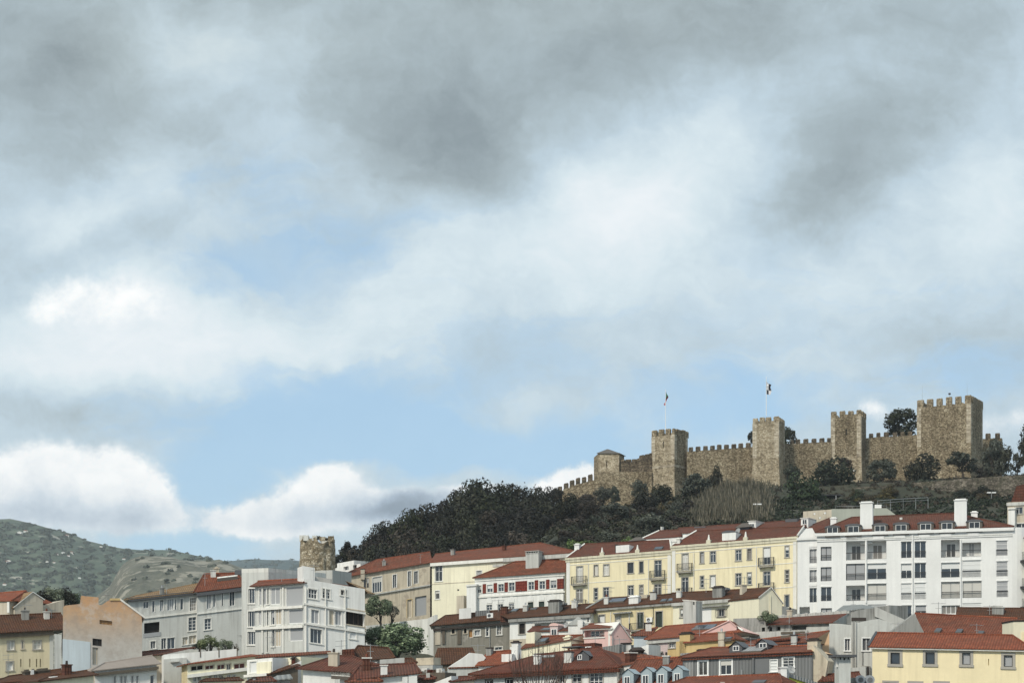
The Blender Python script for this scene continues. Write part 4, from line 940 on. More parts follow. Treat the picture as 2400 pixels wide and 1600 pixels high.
# --- mixed shrubs and trees under the castle, left half
named = [
 ('olive_tree', 'grey green olive tree under the small roofed tower', 'i', 640, 770, 250, 240, 405, 'leaf_olive', 'olive'),
 ('olive_tree', 'second grey green olive tree under the small roofed tower', 'i', 790, 775, 190, 230, 402, 'leaf_olive', 'olive'),
 ('olive_tree', 'tall grey olive tree left of the first flag tower', 'i', 1120, 690, 260, 260, 408, 'leaf_olive', 'olive'),
 ('evergreen_tree', 'dark rounded evergreen at the foot of the first flag tower', 'i', 1400, 765, 320, 260, 405, 'leaf_dark', 'dense'),
 ('olive_tree', 'broad grey olive tree right of the first flag tower', 'i', 1850, 610, 460, 330, 408, 'leaf_olive', 'olive'),
 ('evergreen_tree', 'tall dark pointed tree in front of the long curtain wall', 'i', 2100, 530, 210, 420, 412, 'leaf_dark', 'dense'),
 ('shrub', 'brown twiggy shrub mass below the stepped wall', 'i', 330, 790, 420, 260, 400, 'leaf_brown', 'bush'),
 ('evergreen_tree', 'dark small tree at the lowest step of the castle wall', 'i', 30, 800, 170, 150, 415, 'leaf_black', 'dense'),
 ('olive_tree', 'grey shrubby tree below the olive trees on the slope', 'i', 800, 990, 460, 300, 365, 'leaf_olive', 'olive'),
 ('shrub', 'brown leafless shrub in the middle of the slope', 'i', 1820, 900, 460, 330, 372, 'leaf_brown', 'bush'),
 ('shrub', 'pale brown shrub above the red roofs beside the reeds', 'i', 1600, 1110, 420, 200, 345, 'leaf_brown', 'bush'),
 ('shrub', 'tall yellowish grass tuft among the dark shrubs', 'i', 1470, 930, 240, 230, 380, 'leaf_rust', 'airy'),
 ('olive_tree', 'grey leaved tree just above the yellow terrace roof', 'i', 1250, 1130, 420, 300, 330, 'leaf_olive', 'olive'),
 ('evergreen_tree', 'dark bushy tree left of the brown shrub', 'i', 1200, 860, 330, 300, 385, 'leaf_dark', 'dense'),
 ('evergreen_tree', 'dark tree below the stepped wall', 'i', 180, 900, 380, 300, 380, 'leaf_dark', 'dense'),
 ('evergreen_tree', 'brownish dark tree in the centre of the mixed wood', 'i', 480, 960, 380, 320, 372, 'leaf_brown', 'dense'),
 # right half
 ('round_bush', 'large dark green rounded bush beside the second flag tower', 'j', 835, 945, 350, 350, 386, 'leaf_ivy', 'dense'),
 ('round_bush', 'dark green rounded tree in front of the castle wall between two towers', 'j', 1088, 798, 330, 280, 412, 'leaf_ivy', 'dense'),
 ('olive_tree', 'small feathery grey tree above the large rounded bush', 'j', 735, 838, 125, 180, 420, 'leaf_olive', 'olive'),
 ('olive_tree', 'grey green olive tree right of the tower with the lit slit', 'k', 200, 800, 275, 225, 415, 'leaf_olive', 'olive'),
 ('evergreen_tree', 'dark conical tree at the left foot of the widest tower', 'k', 590, 775, 300, 270, 414, 'leaf_dark', 'dense'),
 ('olive_tree', 'open airy olive tree in front of the widest tower', 'k', 975, 725, 350, 220, 412, 'leaf_olive', 'airy'),
 ('olive_tree', 'tall grey olive tree at the right foot of the widest tower', 'k', 1285, 610, 260, 370, 410, 'leaf_olive', 'olive'),
 ('olive_tree', 'dark leaning olive tree at the right edge of the photo', 'k', 1500, 585, 240, 350, 405, 'leaf_dark', 'airy'),
 ('pine_tree', 'dark pine cut by the right edge of the photo', 'k', 1640, 380, 210, 400, 420, 'leaf_dark', 'dense'),
 ('evergreen_tree', 'large round tree rising behind the castle wall left of the widest tower', 'k', 378, 320, 360, 290, 462, 'leaf_dark', 'olive'),
 ('evergreen_tree', 'tree crown behind the castle right of the second flag tower', 'j', 705, 520, 160, 180, 462, 'leaf_dark', 'olive'),
 ('evergreen_tree', 'small crown peeping out left of the second flag tower', 'j', 380, 560, 90, 130, 462, 'leaf_dark', 'olive'),
 ('shrub', 'dry twiggy shrub in front of the tower with the lit slit', 'j', 1190, 780, 120, 120, 425, 'leaf_brown', 'airy'),
 ('shrub', 'bare brown bush beside the tower foot at the far right', 'k', 1180, 850, 200, 150, 412, 'leaf_brown', 'airy'),
]
for (nm, lab, rg, x, y, w_, h_, D, m_, k_) in named:
    if D > 395 and rg in 'jk' and D < 450: w_, h_ = w_*1.15, h_*1.08
    tree(nm, lab, x, y, w_, h_, D, m_, k_, 2400 if k_ != 'airy' else 1500, .048 if k_ != 'airy' else .045, cat='bush' if 'shrub' in nm or 'bush' in nm else 'tree', reg=rg)
zones = [  # x0, x1, y0, y1, D0, D1, material, name, count, label
 (1310,1500,1190,1262,372,318,'leaf_dark','shrub',16,'dark shrub behind the yellow terrace'),
 (1330,1650,1165,1255,385,318,'leaf_brown','shrub',20,'brown grey shrub below the castle'),
 (1380,1660,1150,1240,395,322,'leaf_olive','shrub',16,'grey green shrub below the castle'),
 (1345,1480,1248,1286,322,303,'leaf_green','hedge_bush',12,'bright green bush behind the yellow terrace'),
 (1690,1830,1196,1235,352,312,'leaf_brown','shrub',9,'dark brown shrub under the reeds'),
 (1740,1850,1205,1236,340,312,'leaf_ivy','shrub',6,'dark green shrub right above the red roofs'),
 (1890,2010,1163,1192,392,345,'leaf_rust','hedge_bush',12,'rust coloured bush below the pergola'),
 (2000,2130,1125,1180,402,355,'leaf_rust','shrub',12,'rusty green shrub below the castle wall'),
 (2000,2330,1140,1235,392,300,'leaf_ivy','bramble_bush',54,'dark bramble above the white apartment roof'),
 (2200,2320,1125,1170,399,380,'leaf_ivy','bramble_bush',7,'ivy mound on the rubble terrace wall'),
 (2270,2360,1175,1240,372,300,'leaf_brown','shrub',9,'scrubby brown shrub right of the slope'),
 (2330,2420,1140,1190,396,340,'leaf_ivy','shrub',7,'dark shrub near the right edge'),
]
for (x0, x1, y0, y1, D0, D1, m_, nm, n_, lab) in zones:
    for i in range(n_):
        x = rt.uniform(x0, x1); q = ((i+rt.random())/n_); y = y0+(y1-y0)*q; D = D0+(D1-D0)*q; w_ = rt.uniform(34, 62); h_ = rt.uniform(26, 46)
        if nm == 'bramble_bush': m_ = rt.choice(['leaf_ivy', 'leaf_dark', 'leaf_ivy', 'leaf_rust'])
        e = tree(nm, '', x, y, w_, h_, D, m_, 'bush', 1300, .05, cat='bush'); later(lab, e, x, y, lab, lab.replace('shrub', 'shrubs', 1).replace('bush ', 'bushes ', 1))
# --- ground cover over the whole slope (nobody could count it)
def cover(name, m_, n, x0, x1, D0, D1, rad, leaf, per, seed, h=1.):
    rs = np.random.RandomState(seed); P = []; N = []
    for i in range(n):
        D = rs.uniform(D0, D1); X = (rs.uniform(x0, x1)-CX)/F*D; z = ground(X, D); r = rs.uniform(.5, 1)*rad
        d_ = rs.normal(size=(per, 3)); d_ /= np.linalg.norm(d_, axis=1)[:, None]; d_[:, 2] = abs(d_[:, 2])
        P.append(np.array([X, D, z-.2])+d_*r*np.array([1, 1, h])*rs.uniform(.6, 1, (per, 1))); N.append(d_+rs.normal(size=(per, 3))*.5)
    P = np.concatenate(P); N = np.concatenate(N); N /= np.linalg.norm(N, axis=1)[:, None]
    o = bpy.data.objects.new(name, leafmesh(name, P, N, leaf, m_, rs)); S.collection.objects.link(o); tag(o, kind='stuff')
cover('undergrowth', 'leaf_dark', 900, 780, 1700, 300, 440, 1.7, .45, 46, 1)
cover('undergrowth', 'leaf_brown', 500, 1300, 2450, 300, 425, 1.3, .38, 46, 2)
cover('undergrowth', 'leaf_ivy', 1500, 1680, 2500, 290, 392, 1.2, .36, 50, 3)
cover('garden_plants', 'leaf_mid', 260, 840, 1260, 188, 240, 1.0, .25, 50, 5)
cover('garden_plants', 'leaf_dark', 200, 820, 1120, 262, 318, 1.1, .3, 46, 6)
cover('undergrowth', 'leaf_olive', 420, 1300, 2450, 402, 436, .9, .28, 40, 4)
cover('undergrowth', 'leaf_rust', 500, 1860, 2450, 390, 428, .8, .26, 40, 7)
# --- reeds
def reeds():
    rs = np.random.RandomState(9); V_ = []; n = 7500
    for i in range(n):
        q = rs.rand(); D = 424-q*92; xp = rs.normal(1722-q*20, 50); X = (xp-CX)/F*D; z = ground(X, D)-.2; h = rs.uniform(1.8, 4.0)*(1 if q > .1 else .7)*math.exp(-((xp-1715)/112)**6)*(.75+.25*math.sin(xp*.11+D*.3))
        if h < .5: continue
        a = rs.uniform(0, 6.28); w_ = .055
        lx, ly = rs.normal(0, .25), rs.normal(0, .25); c_, s_ = math.cos(a)*w_, math.sin(a)*w_
        V_ += [(X-c_, D-s_, z), (X+c_, D+s_, z), (X+lx*.5+c_, D+ly*.5+s_, z+h*.6), (X+lx*.5-c_, D+ly*.5-s_, z+h*.6)]
        V_ += [(X+lx*.5-c_*2, D+ly*.5-s_*2, z+h*.55), (X+lx*.5+c_*2, D+ly*.5+s_*2, z+h*.55), (X+lx+c_*.4, D+ly+s_*.4, z+h), (X+lx-c_*.4, D+ly-s_*.4, z+h)]
    me = bpy.data.meshes.new('reeds'); me.from_pydata(V_, [], [tuple(range(4*i, 4*i+4)) for i in range(len(V_)//4)]); me.materials.append(M['reed'])
    o = bpy.data.objects.new('reeds', me); S.collection.objects.link(o); tag(o, kind='stuff')
reeds()

rf = random.Random(21)
from mathutils.bvhtree import BVHTree
for i, (x, y, w_) in enumerate([(45,1251,9),(60,1247,8),(156,1258,9),(20,1317,8),(14,1318,6),(134,1300,5),(148,1297,7),(168,1297,8),(160,1303,5),(110,1318,6),(126,1319,5),(10,1371,7),(186,1355,5),(206,1357,5),(290,1311,6),(236,1282,5),(130,1345,4),(96,1310,4)]):
    o_ = HILLS[0]; dv = at(x, y, 1.)
    hit = _bvh[0].ray_cast(Vector((0, 0, 0)), dv.normalized())[0]
    if hit is None: continue
    W_ = w_/F*hit.y*1.2; e = empty('far_house', hit-Vector((0, 0, 2)), rf.uniform(-.4, .4), cat='house'); later('far', e, x, y, 'tiny white house far off on the hillside', 'tiny white houses on the far hillside')
    mb = MB(); h = W_*.42+2; mb.box(-W_/2, W_/2, 0, W_*.8, -4, h, 'far_white'); mb.build('wall', e)
    mb = MB(); mb.prism([(-W_/2-.4, h), (W_/2+.4, h), (W_*.1, h+W_*.16), (-W_*.1, h+W_*.16)], -.4, W_*.8+.4, 'far_tile' if i % 3 else 'far_white'); mb.build('roof', e)


def distant_woods(name, m_, n, x0, x1, y0, y1, size, leaf, per, seed):
    rs = np.random.RandomState(seed); P = []; N = []; L = 0
    for i in range(n*4):
        if L >= n: break
        x = rs.uniform(x0, x1); y = y0+(y1-y0)*rs.rand()**1.2; dv = at(x, y, 1.).normalized(); best = None
        for bv in _bvh:
            h_ = bv.ray_cast(Vector((0, 0, 0)), dv)[0]
            if h_ is not None and (best is None or h_.y < best.y): best = h_
        if best is None or (best.y < 2000 and rs.rand() > .12): continue
        if math.sin(x*.13)+math.sin(y*.31+x*.05)+rs.normal(0, .8) < .1: continue
        L += 1; sc_ = best.y/3000; d_ = rs.normal(size=(per, 3)); d_ /= np.linalg.norm(d_, axis=1)[:, None]; d_[:, 2] = abs(d_[:, 2]); r = size*sc_*rs.uniform(.5, 1.2)
        P.append(np.array(best[:])+d_*r*np.array([1.5, 1.5, .8])*rs.uniform(.5, 1, (per, 1))); N.append(d_)
    P = np.concatenate(P); N = np.concatenate(N); o = bpy.data.objects.new(name, leafmesh(name, P, N, leaf, m_, rs)); S.collection.objects.link(o); tag(o, kind='stuff')
distant_woods('distant_woods', 'leaf_far', 1200, -60, 720, 1226, 1400, 4., 3.2, 12, 31)

# ======================= BUILDINGS, RIGHT HALF =======================
G_APT = 'white apartment block'
# ---- white apartment block
b = B('apartment_block', 'large white apartment block with loggias, dormers and two tall white chimneys', 'building', 'h', (-234, 318), (1400, 268), 256, dep=15)
h = 'h'
def unit(r, kind, reg='h'):
    """one opening of the apartment block: railing in front, glazing, shutter or open loggia behind"""
    x0, y0, x1, y1 = r; hgt = y1-y0; ry = y0+hgt*.60
    if kind == 'log':
        u0, u1, w0, w1 = b.rect(r, 0, reg); b.holes.append((u0, u1, w0, w1, 1.7))
        b.win((x0+(x1-x0)*.30, y0+hgt*.24, x1-(x1-x0)*.22, y1), reg=reg, hole=0, v0=1.69, trim=None, pane='glass', nv=1)
    elif kind == 'logopen':
        u0, u1, w0, w1 = b.rect(r, 0, reg); b.holes.append((u0, u1, w0, w1, 1.5))
        b.win((x0+(x1-x0)*.35, y0+hgt*.2, x1-(x1-x0)*.35, y1), reg=reg, hole=0, v0=1.49, trim=None, pane='blind_grey', frame='frame_white')
        b.blk((x0, y0, x1, y0+hgt*.16), -.02, .1, 'blind', 'awning', reg)
    elif kind == 'glz': b.win(r, reg=reg, hole=.3, trim=None, pane='glass_blue', nv=1, tw=0)
    elif kind == 'cur': b.win(r, reg=reg, hole=.3, trim=None, pane='curtain', frame='rail_grey', nv=1)
    elif kind == 'curd': b.win(r, reg=reg, hole=.3, trim=None, pane='blind_grey', frame='frame_dark', nv=1)
    elif kind == 'shut': b.win(r, reg=reg, hole=.15, trim=None, pane='blind', frame='frame_white', nv=0, bars=(.25, .5, .75))
    elif kind == 'shutg': b.win(r, reg=reg, hole=.15, trim=None, pane='blind_grey', frame='frame_white', nv=0, bars=(.25, .5, .75))
    elif kind == 'win4': b.win(r, reg=reg, hole=.3, trim=None, pane='glass', nv=3)
    if kind != 'win4' and hgt > 60:
        o = b.rail((x0+1, ry, x1-1, y1), .0, slab=False, reg=reg, name='railing', pitch=.16, top=.09)
    if kind in ('glz', 'shut', 'shutg', 'cur') and hgt > 60:
        b.blk((x0-2, y0-11, x1+2, y0-1), -.06, .001, 'frame_white', 'shutter_box', reg)
for r, k in [((10,385,168,540),'log'),((188,380,347,532),'log'),((10,570,168,708),'curd'),((188,568,347,700),'glz'),((10,752,168,880),'log'),((188,737,347,875),'cur'),
             ((470,385,558,522),'glz'),((583,383,678,520),'glz'),((470,570,558,692),'glz'),((583,563,678,690),'glz'),((470,735,558,868),'shut'),((583,730,678,865),'shut'),((475,918,558,1035),'glz'),((590,918,680,1000),'glz'),
             ((803,370,960,517),'log'),((980,372,1138,510),'logopen'),((805,562,960,685),'glz'),((982,542,1138,682),'shut'),((805,722,962,860),'cur'),((984,715,1142,855),'cur'),((808,918,962,990),'win4'),
             ((1264,378,1360,502),'shutg'),((1266,550,1362,675),'shutg'),((1268,716,1364,848),'shutg'),((984,900,1140,960),'shut'),((190,910,347,960),'shutg')]: unit(r, k)
for r, k in [((1208,375,1302,497),'curd'),((1208,553,1302,675),'curd'),((1210,727,1302,850),'glz'),((1210,912,1305,958),'curd')]: unit(r, k, 'g')
b.body('fresh_white')
b.band((400, 300), .45, 'fresh_white', .35, .2, 'cornice'); b.band((400, 352), .12, 'grey_white', .06); b.band((400, 365), .10, 'fresh_white', .12)
for r in [(15,345,103,369),(238,340,328,366),(413,333,503,357),(618,328,710,352),(798,318,890,345),(1027,312,1118,340)]: b.strip(r, 'fresh_white', .12, 'vent_grille')
b.strip((1433,286,1525,312), 'fresh_white', .12, 'vent_grille', reg='g')
for (X, Ya, Yb) in ((566, 330, 1050), (178, 380, 900), (968, 370, 1000)): b.pipe(X, Ya, Yb, 'fresh_white', .12)
b.hip((55,185), (915,150), 6., 'tile_maroon', over=.25, t=.12)
b.chimney((128,50,232,290), 'fresh_white', 1.4); b.chimney((914,28,1018,262), 'fresh_white', 1.4)
b.chimney((1293,115,1345,170), 'fresh_white', .9, reg='g', v=5.5); b.chimney((1055,130,1108,185), 'fresh_white', .9, v=6); b.chimney((458,185,480,225), 'grey_white', .5, cap=None, v=4)
for r in [(25,258,117,312),(250,252,338,303),(425,245,515,298),(630,238,720,290),(808,230,898,285),(1037,223,1127,276)]:
    x0, y0, x1, y1 = r; b.dormer((x0-22, y0-16, x1+22, y1+4), 'lead', 'slate', win=r, shape='arch', long=4)
b.dormer((1245,193,1375,262), 'lead', 'slate', win=(1265,206,1357,256), shape='arch', reg='g', long=4)
# curved dressed corner at the right end
mb = MB(); n = 6; r_ = 2.6
for i in range(n):
    a0, a1 = math.pi/2*i/n, math.pi/2*(i+1)/n
    f_ = lambda a: (b.L+r_*math.sin(a)-.02, r_-r_*math.cos(a)+.01)
    (xa, ya), (xb, yb) = f_(a0), f_(a1); mb.poly([(xa, ya, b.zb), (xb, yb, b.zb), (xb, yb, b.W), (xa, ya, b.W)], 'fresh_white')
mb.build('corner_wall', b.e, b.tf)
# ---- narrow recessed wing between the terrace and the block
b = B('stair_wing', 'narrow white recessed wing with stacked windows between yellow terrace and apartment block', 'building', 'g', (1003, 300), (1180, 292), 257.4, 256.8, dep=9)
for y0, y1, p_ in ((395,518,'curd'),(577,683,'curd'),(735,860,'glz')):
    b.win((1110,y0,1173,y1), hole=.35, trim=None, pane='blind_grey' if p_ == 'curd' else 'glass_blue', nv=1); b.rail((1110,y0+(y1-y0)*.55,1172,y1), 0, slab=False, name='railing')
    b.strip((1105,y0-34,1172,y0-14), 'fresh_white', .08, 'hood')
u0, u1, w0, w1 = b.rect((1022,900,1112,965)); b.holes.append((u0, u1, w0, w1, 2.)); b.body('fresh_white', top=True)
b.band((1010, 300), .35, 'fresh_white', .25, .1, 'cornice')
mb = MB(); mb.prism([(0, b.W), (b.L, b.W), (b.L-.8, b.W+1.5), (1.3, b.W+1.5)], .8, 5, 'fresh_white'); mb.build('attic', b.e, b.tf)

# ---- yellow terrace, left and right halves
def french(b, r, bal, pane='glass', **k):
    b.win(r, pane=pane, nv=1, bars=(.78,), trim='stone_trim', tw=.12, sill=False, **k)
    o = b.rail(bal, .65, name='balcony', mat_='rail')
    # potted greenery and clutter along the balcony ends
    u0, u1, w0, w1 = b.rect(bal, -.65)
    mb = MB(); rs = random.Random(int(u0*100))
    for uu in (u0-.05, u1+.05):
        for k in range(5):
            c = (uu+rs.uniform(-.1, .1), -.65+.12*k, w0+.3+rs.uniform(0, .35)); mb.tube(c, (c[0]+rs.uniform(-.12, .12), c[1], c[2]+.3), .06, .02, 'leaf_mid', 5)
    return o
b = B('terrace_house', 'pale yellow terrace house with white dormer box and balconies, left half of the terrace', 'building', 'f', (103, 475), (1022, 405), 285, dep=11)
YA = b
french(b, (192,547,245,690), (145,632,270,712), 'curtain'); french(b, (190,747,243,868), (148,840,268,885))
french(b, (875,495,932,640), (830,582,958,665)); b.win((873,703,931,830), nv=1, bars=(.8,), sill=False)
for r in [(345,535,378,628),(640,515,688,605),(742,505,774,602)]: b.win(r, nv=0, bars=(), pane='curtain' if r[0] == 345 else 'glass', frame='frame_brown')
b.win((428,530,474,625), nv=1, bars=(.72,), pane='curtain')
for r in [(345,738,375,840),(742,710,773,800)]: b.win(r, nv=0, bars=(.3, .65))
for r in [(427,732,472,825),(642,715,688,800)]: b.win(r, nv=1, bars=(.75,))
b.body('cream', side='cream_light'); b.cornice(.75, 'cornice', .22)
for X in (295, 820): b.pipe(X, 520 if X < 500 else 480, 870)
b.strip((103,512,134,900), 'white_trim', .06, 'pilaster'); b.strip((988,440,1018,860), 'white_trim', .06, 'pilaster')
b.band((500, 505), .10, 'white_trim', .05); b.band((295, 688), .10, 'white_trim', .04)
b.hip((262,352), (1010,318), 5.2, 'tile_maroon', over=.0, endL='white_trim', endR='white_trim', verge='white_trim')
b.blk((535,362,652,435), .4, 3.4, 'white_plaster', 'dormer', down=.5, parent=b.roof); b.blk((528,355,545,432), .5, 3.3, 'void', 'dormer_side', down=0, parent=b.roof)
b.chimney((172,345,213,428), 'white_plaster', .9, v=3)
for X in (412, 722):
    u, w1 = b.p(X, 358 if X > 500 else 380, -.1); w0 = b.W; mb = MB(); mb.box(u-.35, u+.35, -.2, .4, w0, w0+.5, 'cornice'); mb.tube((u, .1, w0+.5), (u, .1, w1), .22, .07, 'white_trim', 6); mb.build('finial', b.e, b.tf)
# lantern roof
def lantern(b, r, v=5, wins=True):
    u0, u1, w0, w1 = b.rect(r, v); m_ = (u0+u1)/2; mb = MB(); wm = w0+(w1-w0)*.45; mb.box(u0+.5, u1-.5, v+.5, v+(u1-u0)-.5, w0-1.5, wm, 'slate')
    P = [(u0, v, wm), (u1, v, wm), (u1, v+(u1-u0), wm), (u0, v+(u1-u0), wm)]; q = (u1-u0)/2; T = [(m_-.4, v+q-.4, w1), (m_+.4, v+q-.4, w1), (m_+.4, v+q+.4, w1), (m_-.4, v+q+.4, w1)]
    for i in range(4): mb.poly([P[i], P[(i+1) % 4], T[(i+1) % 4], T[i]], 'lead')
    mb.poly(T, 'lead'); mb.poly(P[::-1], 'lead'); o = mb.build('roof_lantern', b.roof, b.tf); return o
lantern(b, (638,285,785,352)); b.skylight((865,380,935,405))
# second half, steps up
b = B('terrace_house', 'pale yellow terrace house with satellite dish and two dormers, right half of the terrace', 'building', 'f', (1025, 370), (2118, 285), 271.4, dep=11)
YB = b
fg = lambda r: (r[0]+1120, r[1], r[2]+1120, r[3])   # region g columns expressed in region f
french(b, (1115,437,1168,585), (1068,520,1196,602), 'curtain'); french(b, (1112,642,1168,785), (1066,735,1194,815))
french(b, fg((707,382,766,530)), fg((660,468,792,552)), 'glass_blue'); french(b, fg((707,592,765,715)), fg((660,690,792,760)))
for r in [(154,422,184,518),(567,395,600,487)]: b.win(fg(r), nv=0, bars=(.7,), pane='blind_grey' if r[0] == 154 else 'glass', frame='frame_brown')
for r in [(155,632,183,732),(567,602,600,705)]: b.win(fg(r), nv=0, bars=(.33, .66))
for r in [(242,416,287,512),(464,404,511,497),(465,610,511,712)]: b.win(fg(r), nv=1, bars=(.74,), pane='glass_blue' if r[0] != 465 else 'glass')
b.win(fg((242,626,285,725)), nv=0, pane='blind'); 
for r in [(897,370,929,467),(897,580,929,685)]: b.win(fg(r), nv=0, bars=(.35, .68))
b.win(fg((894,797,930,905)), nv=0, pane='door_green' if 'door_green' in M else 'glass_blue', sill=False)
b.body('cream', side='cream_light'); b.cornice(.75, 'cornice', .22)
b.band((1120, 425), .10, 'white_trim', .05); b.band((1220, 575), .12, 'white_trim', .05); b.band((1900, 735), .12, 'white_trim', .05)
for X in (1218, 1765): b.pipe(X, 430 if X < 1500 else 385, 830)
b.strip((1027,405,1057,860), 'white_trim', .06, 'pilaster'); b.strip((2086,330,2117,930), 'white_trim', .05, 'pilaster')
b.hip((1240,238), (2180,198), 5.2, 'tile_maroon', over=0., endL='white_trim', endR='white_trim', verge='white_trim', oR=.1)
b.blk(fg((345,250,465,325)), .4, 3.2, 'white_plaster', 'dormer', down=.5, parent=b.roof)
u0, u1, w0, w1 = b.rect(fg((335,232,465,252)), .3); mb = MB(); um = (u0+u1)/2; mb.prism([(um+(u1-u0)/2*math.cos(math.pi*i/8), w0+(w1-w0)*math.sin(math.pi*i/8)) for i in range(9)], .35, 3.2, 'slate'); mb.build('dormer_roof', b.roof, b.tf)
for X in (1345, 1668):
    u, w1 = b.p(X, 268 if X < 1400 else 242, -.1); w0 = b.W; mb = MB(); mb.box(u-.35, u+.35, -.2, .4, w0, w0+.5, 'cornice'); mb.tube((u, .1, w0+.5), (u, .1, w1), .22, .07, 'white_trim', 6); mb.build('finial', b.e, b.tf)
lantern(b, fg((455,162,600,240)), 4.5); b.dish(fg((485,240,0,0))[0], 242, .55, v=2.2)
for X, Y in ((1078,300),(1050,322)):
    b.chimney((X-16,Y-5,X+16,Y+50), 'white_trim', .7, v=.6)
# roofs behind the terrace
b = B('rear_house', 'low red roofed house with a white gable verge behind the terrace', 'building', 'f', (770, 312), (1110, 292), 292, 283, dep=8)
b.body('white_plaster'); b.hip((915,236), (1235,222), 4, 'tile_maroon', endL='white_trim', verge='white_trim', over=.1); b.chimney((926,200,938,240), 'grey_white', .4, cap=None, v=4)
b = B('rear_house', 'red roofed house with roof lights and two white dormers behind the terrace', 'building', 'g', (0, 262), (1060, 215), 281, 270, dep=8)
b.body('white_plaster'); b.hip((-40,214), (1100,138), 4.5, 'tile_maroon', over=.2)
b.dormer((575,148,640,212), 'white_plaster', 'white_trim', win=(588,172,628,208), shape='flat', long=3.5); b.dormer((1035,122,1098,186), 'white_plaster', 'white_trim', win=(1048,136,1088,180), shape='flat', long=3.5)
for r in ((100,198,200,222),(898,132,1003,160)): b.blk(r, 3.6, 6, 'slate', 'roof_panel', down=.0, parent=b.roof)
b = B('rear_house', 'dark red hipped roof squeezed between terrace and white apartment block', 'building', 'g', (1075, 245), (1265, 250), 268, 266, dep=8)
b.body('white_plaster'); b.hip((1110,195), (1290,125), 5, 'tile_maroon', over=.2)

# ---- white house with red tiled panels
b = B('shutter_house', 'white house with red tiled wall panels between windows and arched hood windows', 'building', 'e', (282, 472), (1225, 408), 292, dep=6.5)
SH = b
for r in [(412,535,468,612),(528,528,585,605),(640,512,698,600),(845,505,902,588),(960,497,1018,580),(1078,490,1138,570)]: b.win(r, nv=1, bars=(.62,), trim='white_trim', tw=.12, pane='glass_blue')
b.win((292,545,350,620), nv=2, bars=(.5,), trim='white_trim')
for r in [(365,527,399,627),(480,517,515,617),(594,510,629,611),(709,497,831,605),(911,487,947,588),(1030,480,1066,580),(1146,472,1213,578)]: b.strip(r, 'tile_wall', .07, 'tile_panel')
for i, r in enumerate([(405,745,463,800),(520,738,577,800),(640,730,695,795),(838,717,897,775),(953,710,1013,770)]):
    b.win(r, nv=1 if i < 3 else 0, bars=(.55,) if i < 3 else (), trim='white_trim', pane='glass' if i < 3 else 'dark_green', frame='frame_white' if i < 3 else 'dark_green')
for r in [(405,655,465,730),(520,655,580,722),(638,650,698,718),(838,640,900,706),(955,632,1015,700),(1070,628,1132,690)]:
    u0, u1, w0, w1 = b.rect(r); um = (u0+u1)/2; mb = MB(); hw = (u1-u0)/2
    mb.prism([(u0, w0), (u1, w0)]+[(um+hw*math.cos(math.pi*k/10), w0+.25+(w1-w0-.35)*math.sin(math.pi*k/10)) for k in range(11)], -.09, .0, 'white_plaster')
    mb.box(um-.12, um+.12, -.12, -.0, w1-.12, w1+.15, 'white_trim'); mb.build('arched_hood', b.e, b.tf)
b.body('white_plaster'); b.band((600, 640), .28, 'white_trim', .18, .1, 'cornice'); b.band((600, 470), .18, 'white_trim', .12, .05)
b.hip((705,292), (1300,265), 3.4, 'tile_red', over=.35); b.chimney((815,180,950,355), 'concrete_light', 2.6, 'open')
# bay at the left end
b.blk((195,548,292,640), -.9, 3, 'white_plaster', 'bay', down=6); b.blk((190,530,300,550), -1.1, 3.2, 'white_trim', 'bay_roof')
b.blk((90,650,165,780), -.3, 3, 'beige', 'side_block', down=6); b.pipe(1217, 440, 730, 'rail', .06)

# ---- long hipped roof (former convent) in three fronts
b = B('long_building', 'yellow wall section of the long red roofed building with decorated white cornice', 'building', 'd', (440, 466), (1100, 420), 303, 296, dep=15)
b.win((470,482,535,632), nv=1, bars=(.6,), pane='glass', trim='white_trim'); b.win((472,720,510,795), nv=0, pane='glass', trim='white_trim')
b.win((672,705,690,720), kind='void', hole=.2, trim=None); b.win((850,535,898,600), nv=0, pane='blind_grey', trim='white_trim')
b.body('pale_yellow' if 0 else 'cream_light', side='beige'); b.band((700, 450), .55, 'white_trim', .45, .1, 'cornice'); b.band((700, 640), .12, 'beige', .05)
b.strip((1000,478,1100,498), 'concrete_light', .1, 'frieze')
b.hip((470,384), (1440,281), 9, 'tile_red', over=.35, oR=14.5, t=.12)
mb = MB(); mb.box(b.L+.05, b.L+14.5, -.42, -.02, b.W-.7, b.W-.05, 'concrete_light'); mb.box(b.L+.05, b.L+14.5, -.015, .6, b.W-8, b.W-.03, 'cream_light'); mb.build('cornice', b.e, b.tf)
b = B('beige_house', 'weathered beige building with tall narrow windows and a grey garage door', 'building', 'c', (740, 612), (1600, 468), 335, dep=13)
for r in [(990,602,1012,700),(1020,602,1036,690)]: b.win(r, nv=0, pane='glass', trim='beige', frame='frame_brown', sill=False)
b.win((1070,592,1155,735), nv=3, bars=(.7,), pane='glass', trim='white_trim', sill=False)
for r in [(1257,572,1290,692),(1395,540,1424,680),(1452,540,1488,655)]: b.win(r, nv=1, pane='glass', trim='white_trim', sill=False)
b.win((1462,770,1566,948), hole=.3, nv=0, pane='blind_grey', frame='rail_grey', trim=None, name='garage_door'); b.win((1390,800,1430,965), hole=.25, nv=0, pane='pale', trim='ochre', sill=False) if 'pale' in M else b.win((1390,800,1430,965), hole=.25, nv=0, pane='beige', trim='ochre', sill=False)
b.body('beige_patch', side='beige'); b.band((1300, 712), .25, 'concrete_light', .3, .0, 'ledge')
b.hip((1100,436), (1600,362), 6.5, 'tile_red', over=.45, t=.12)
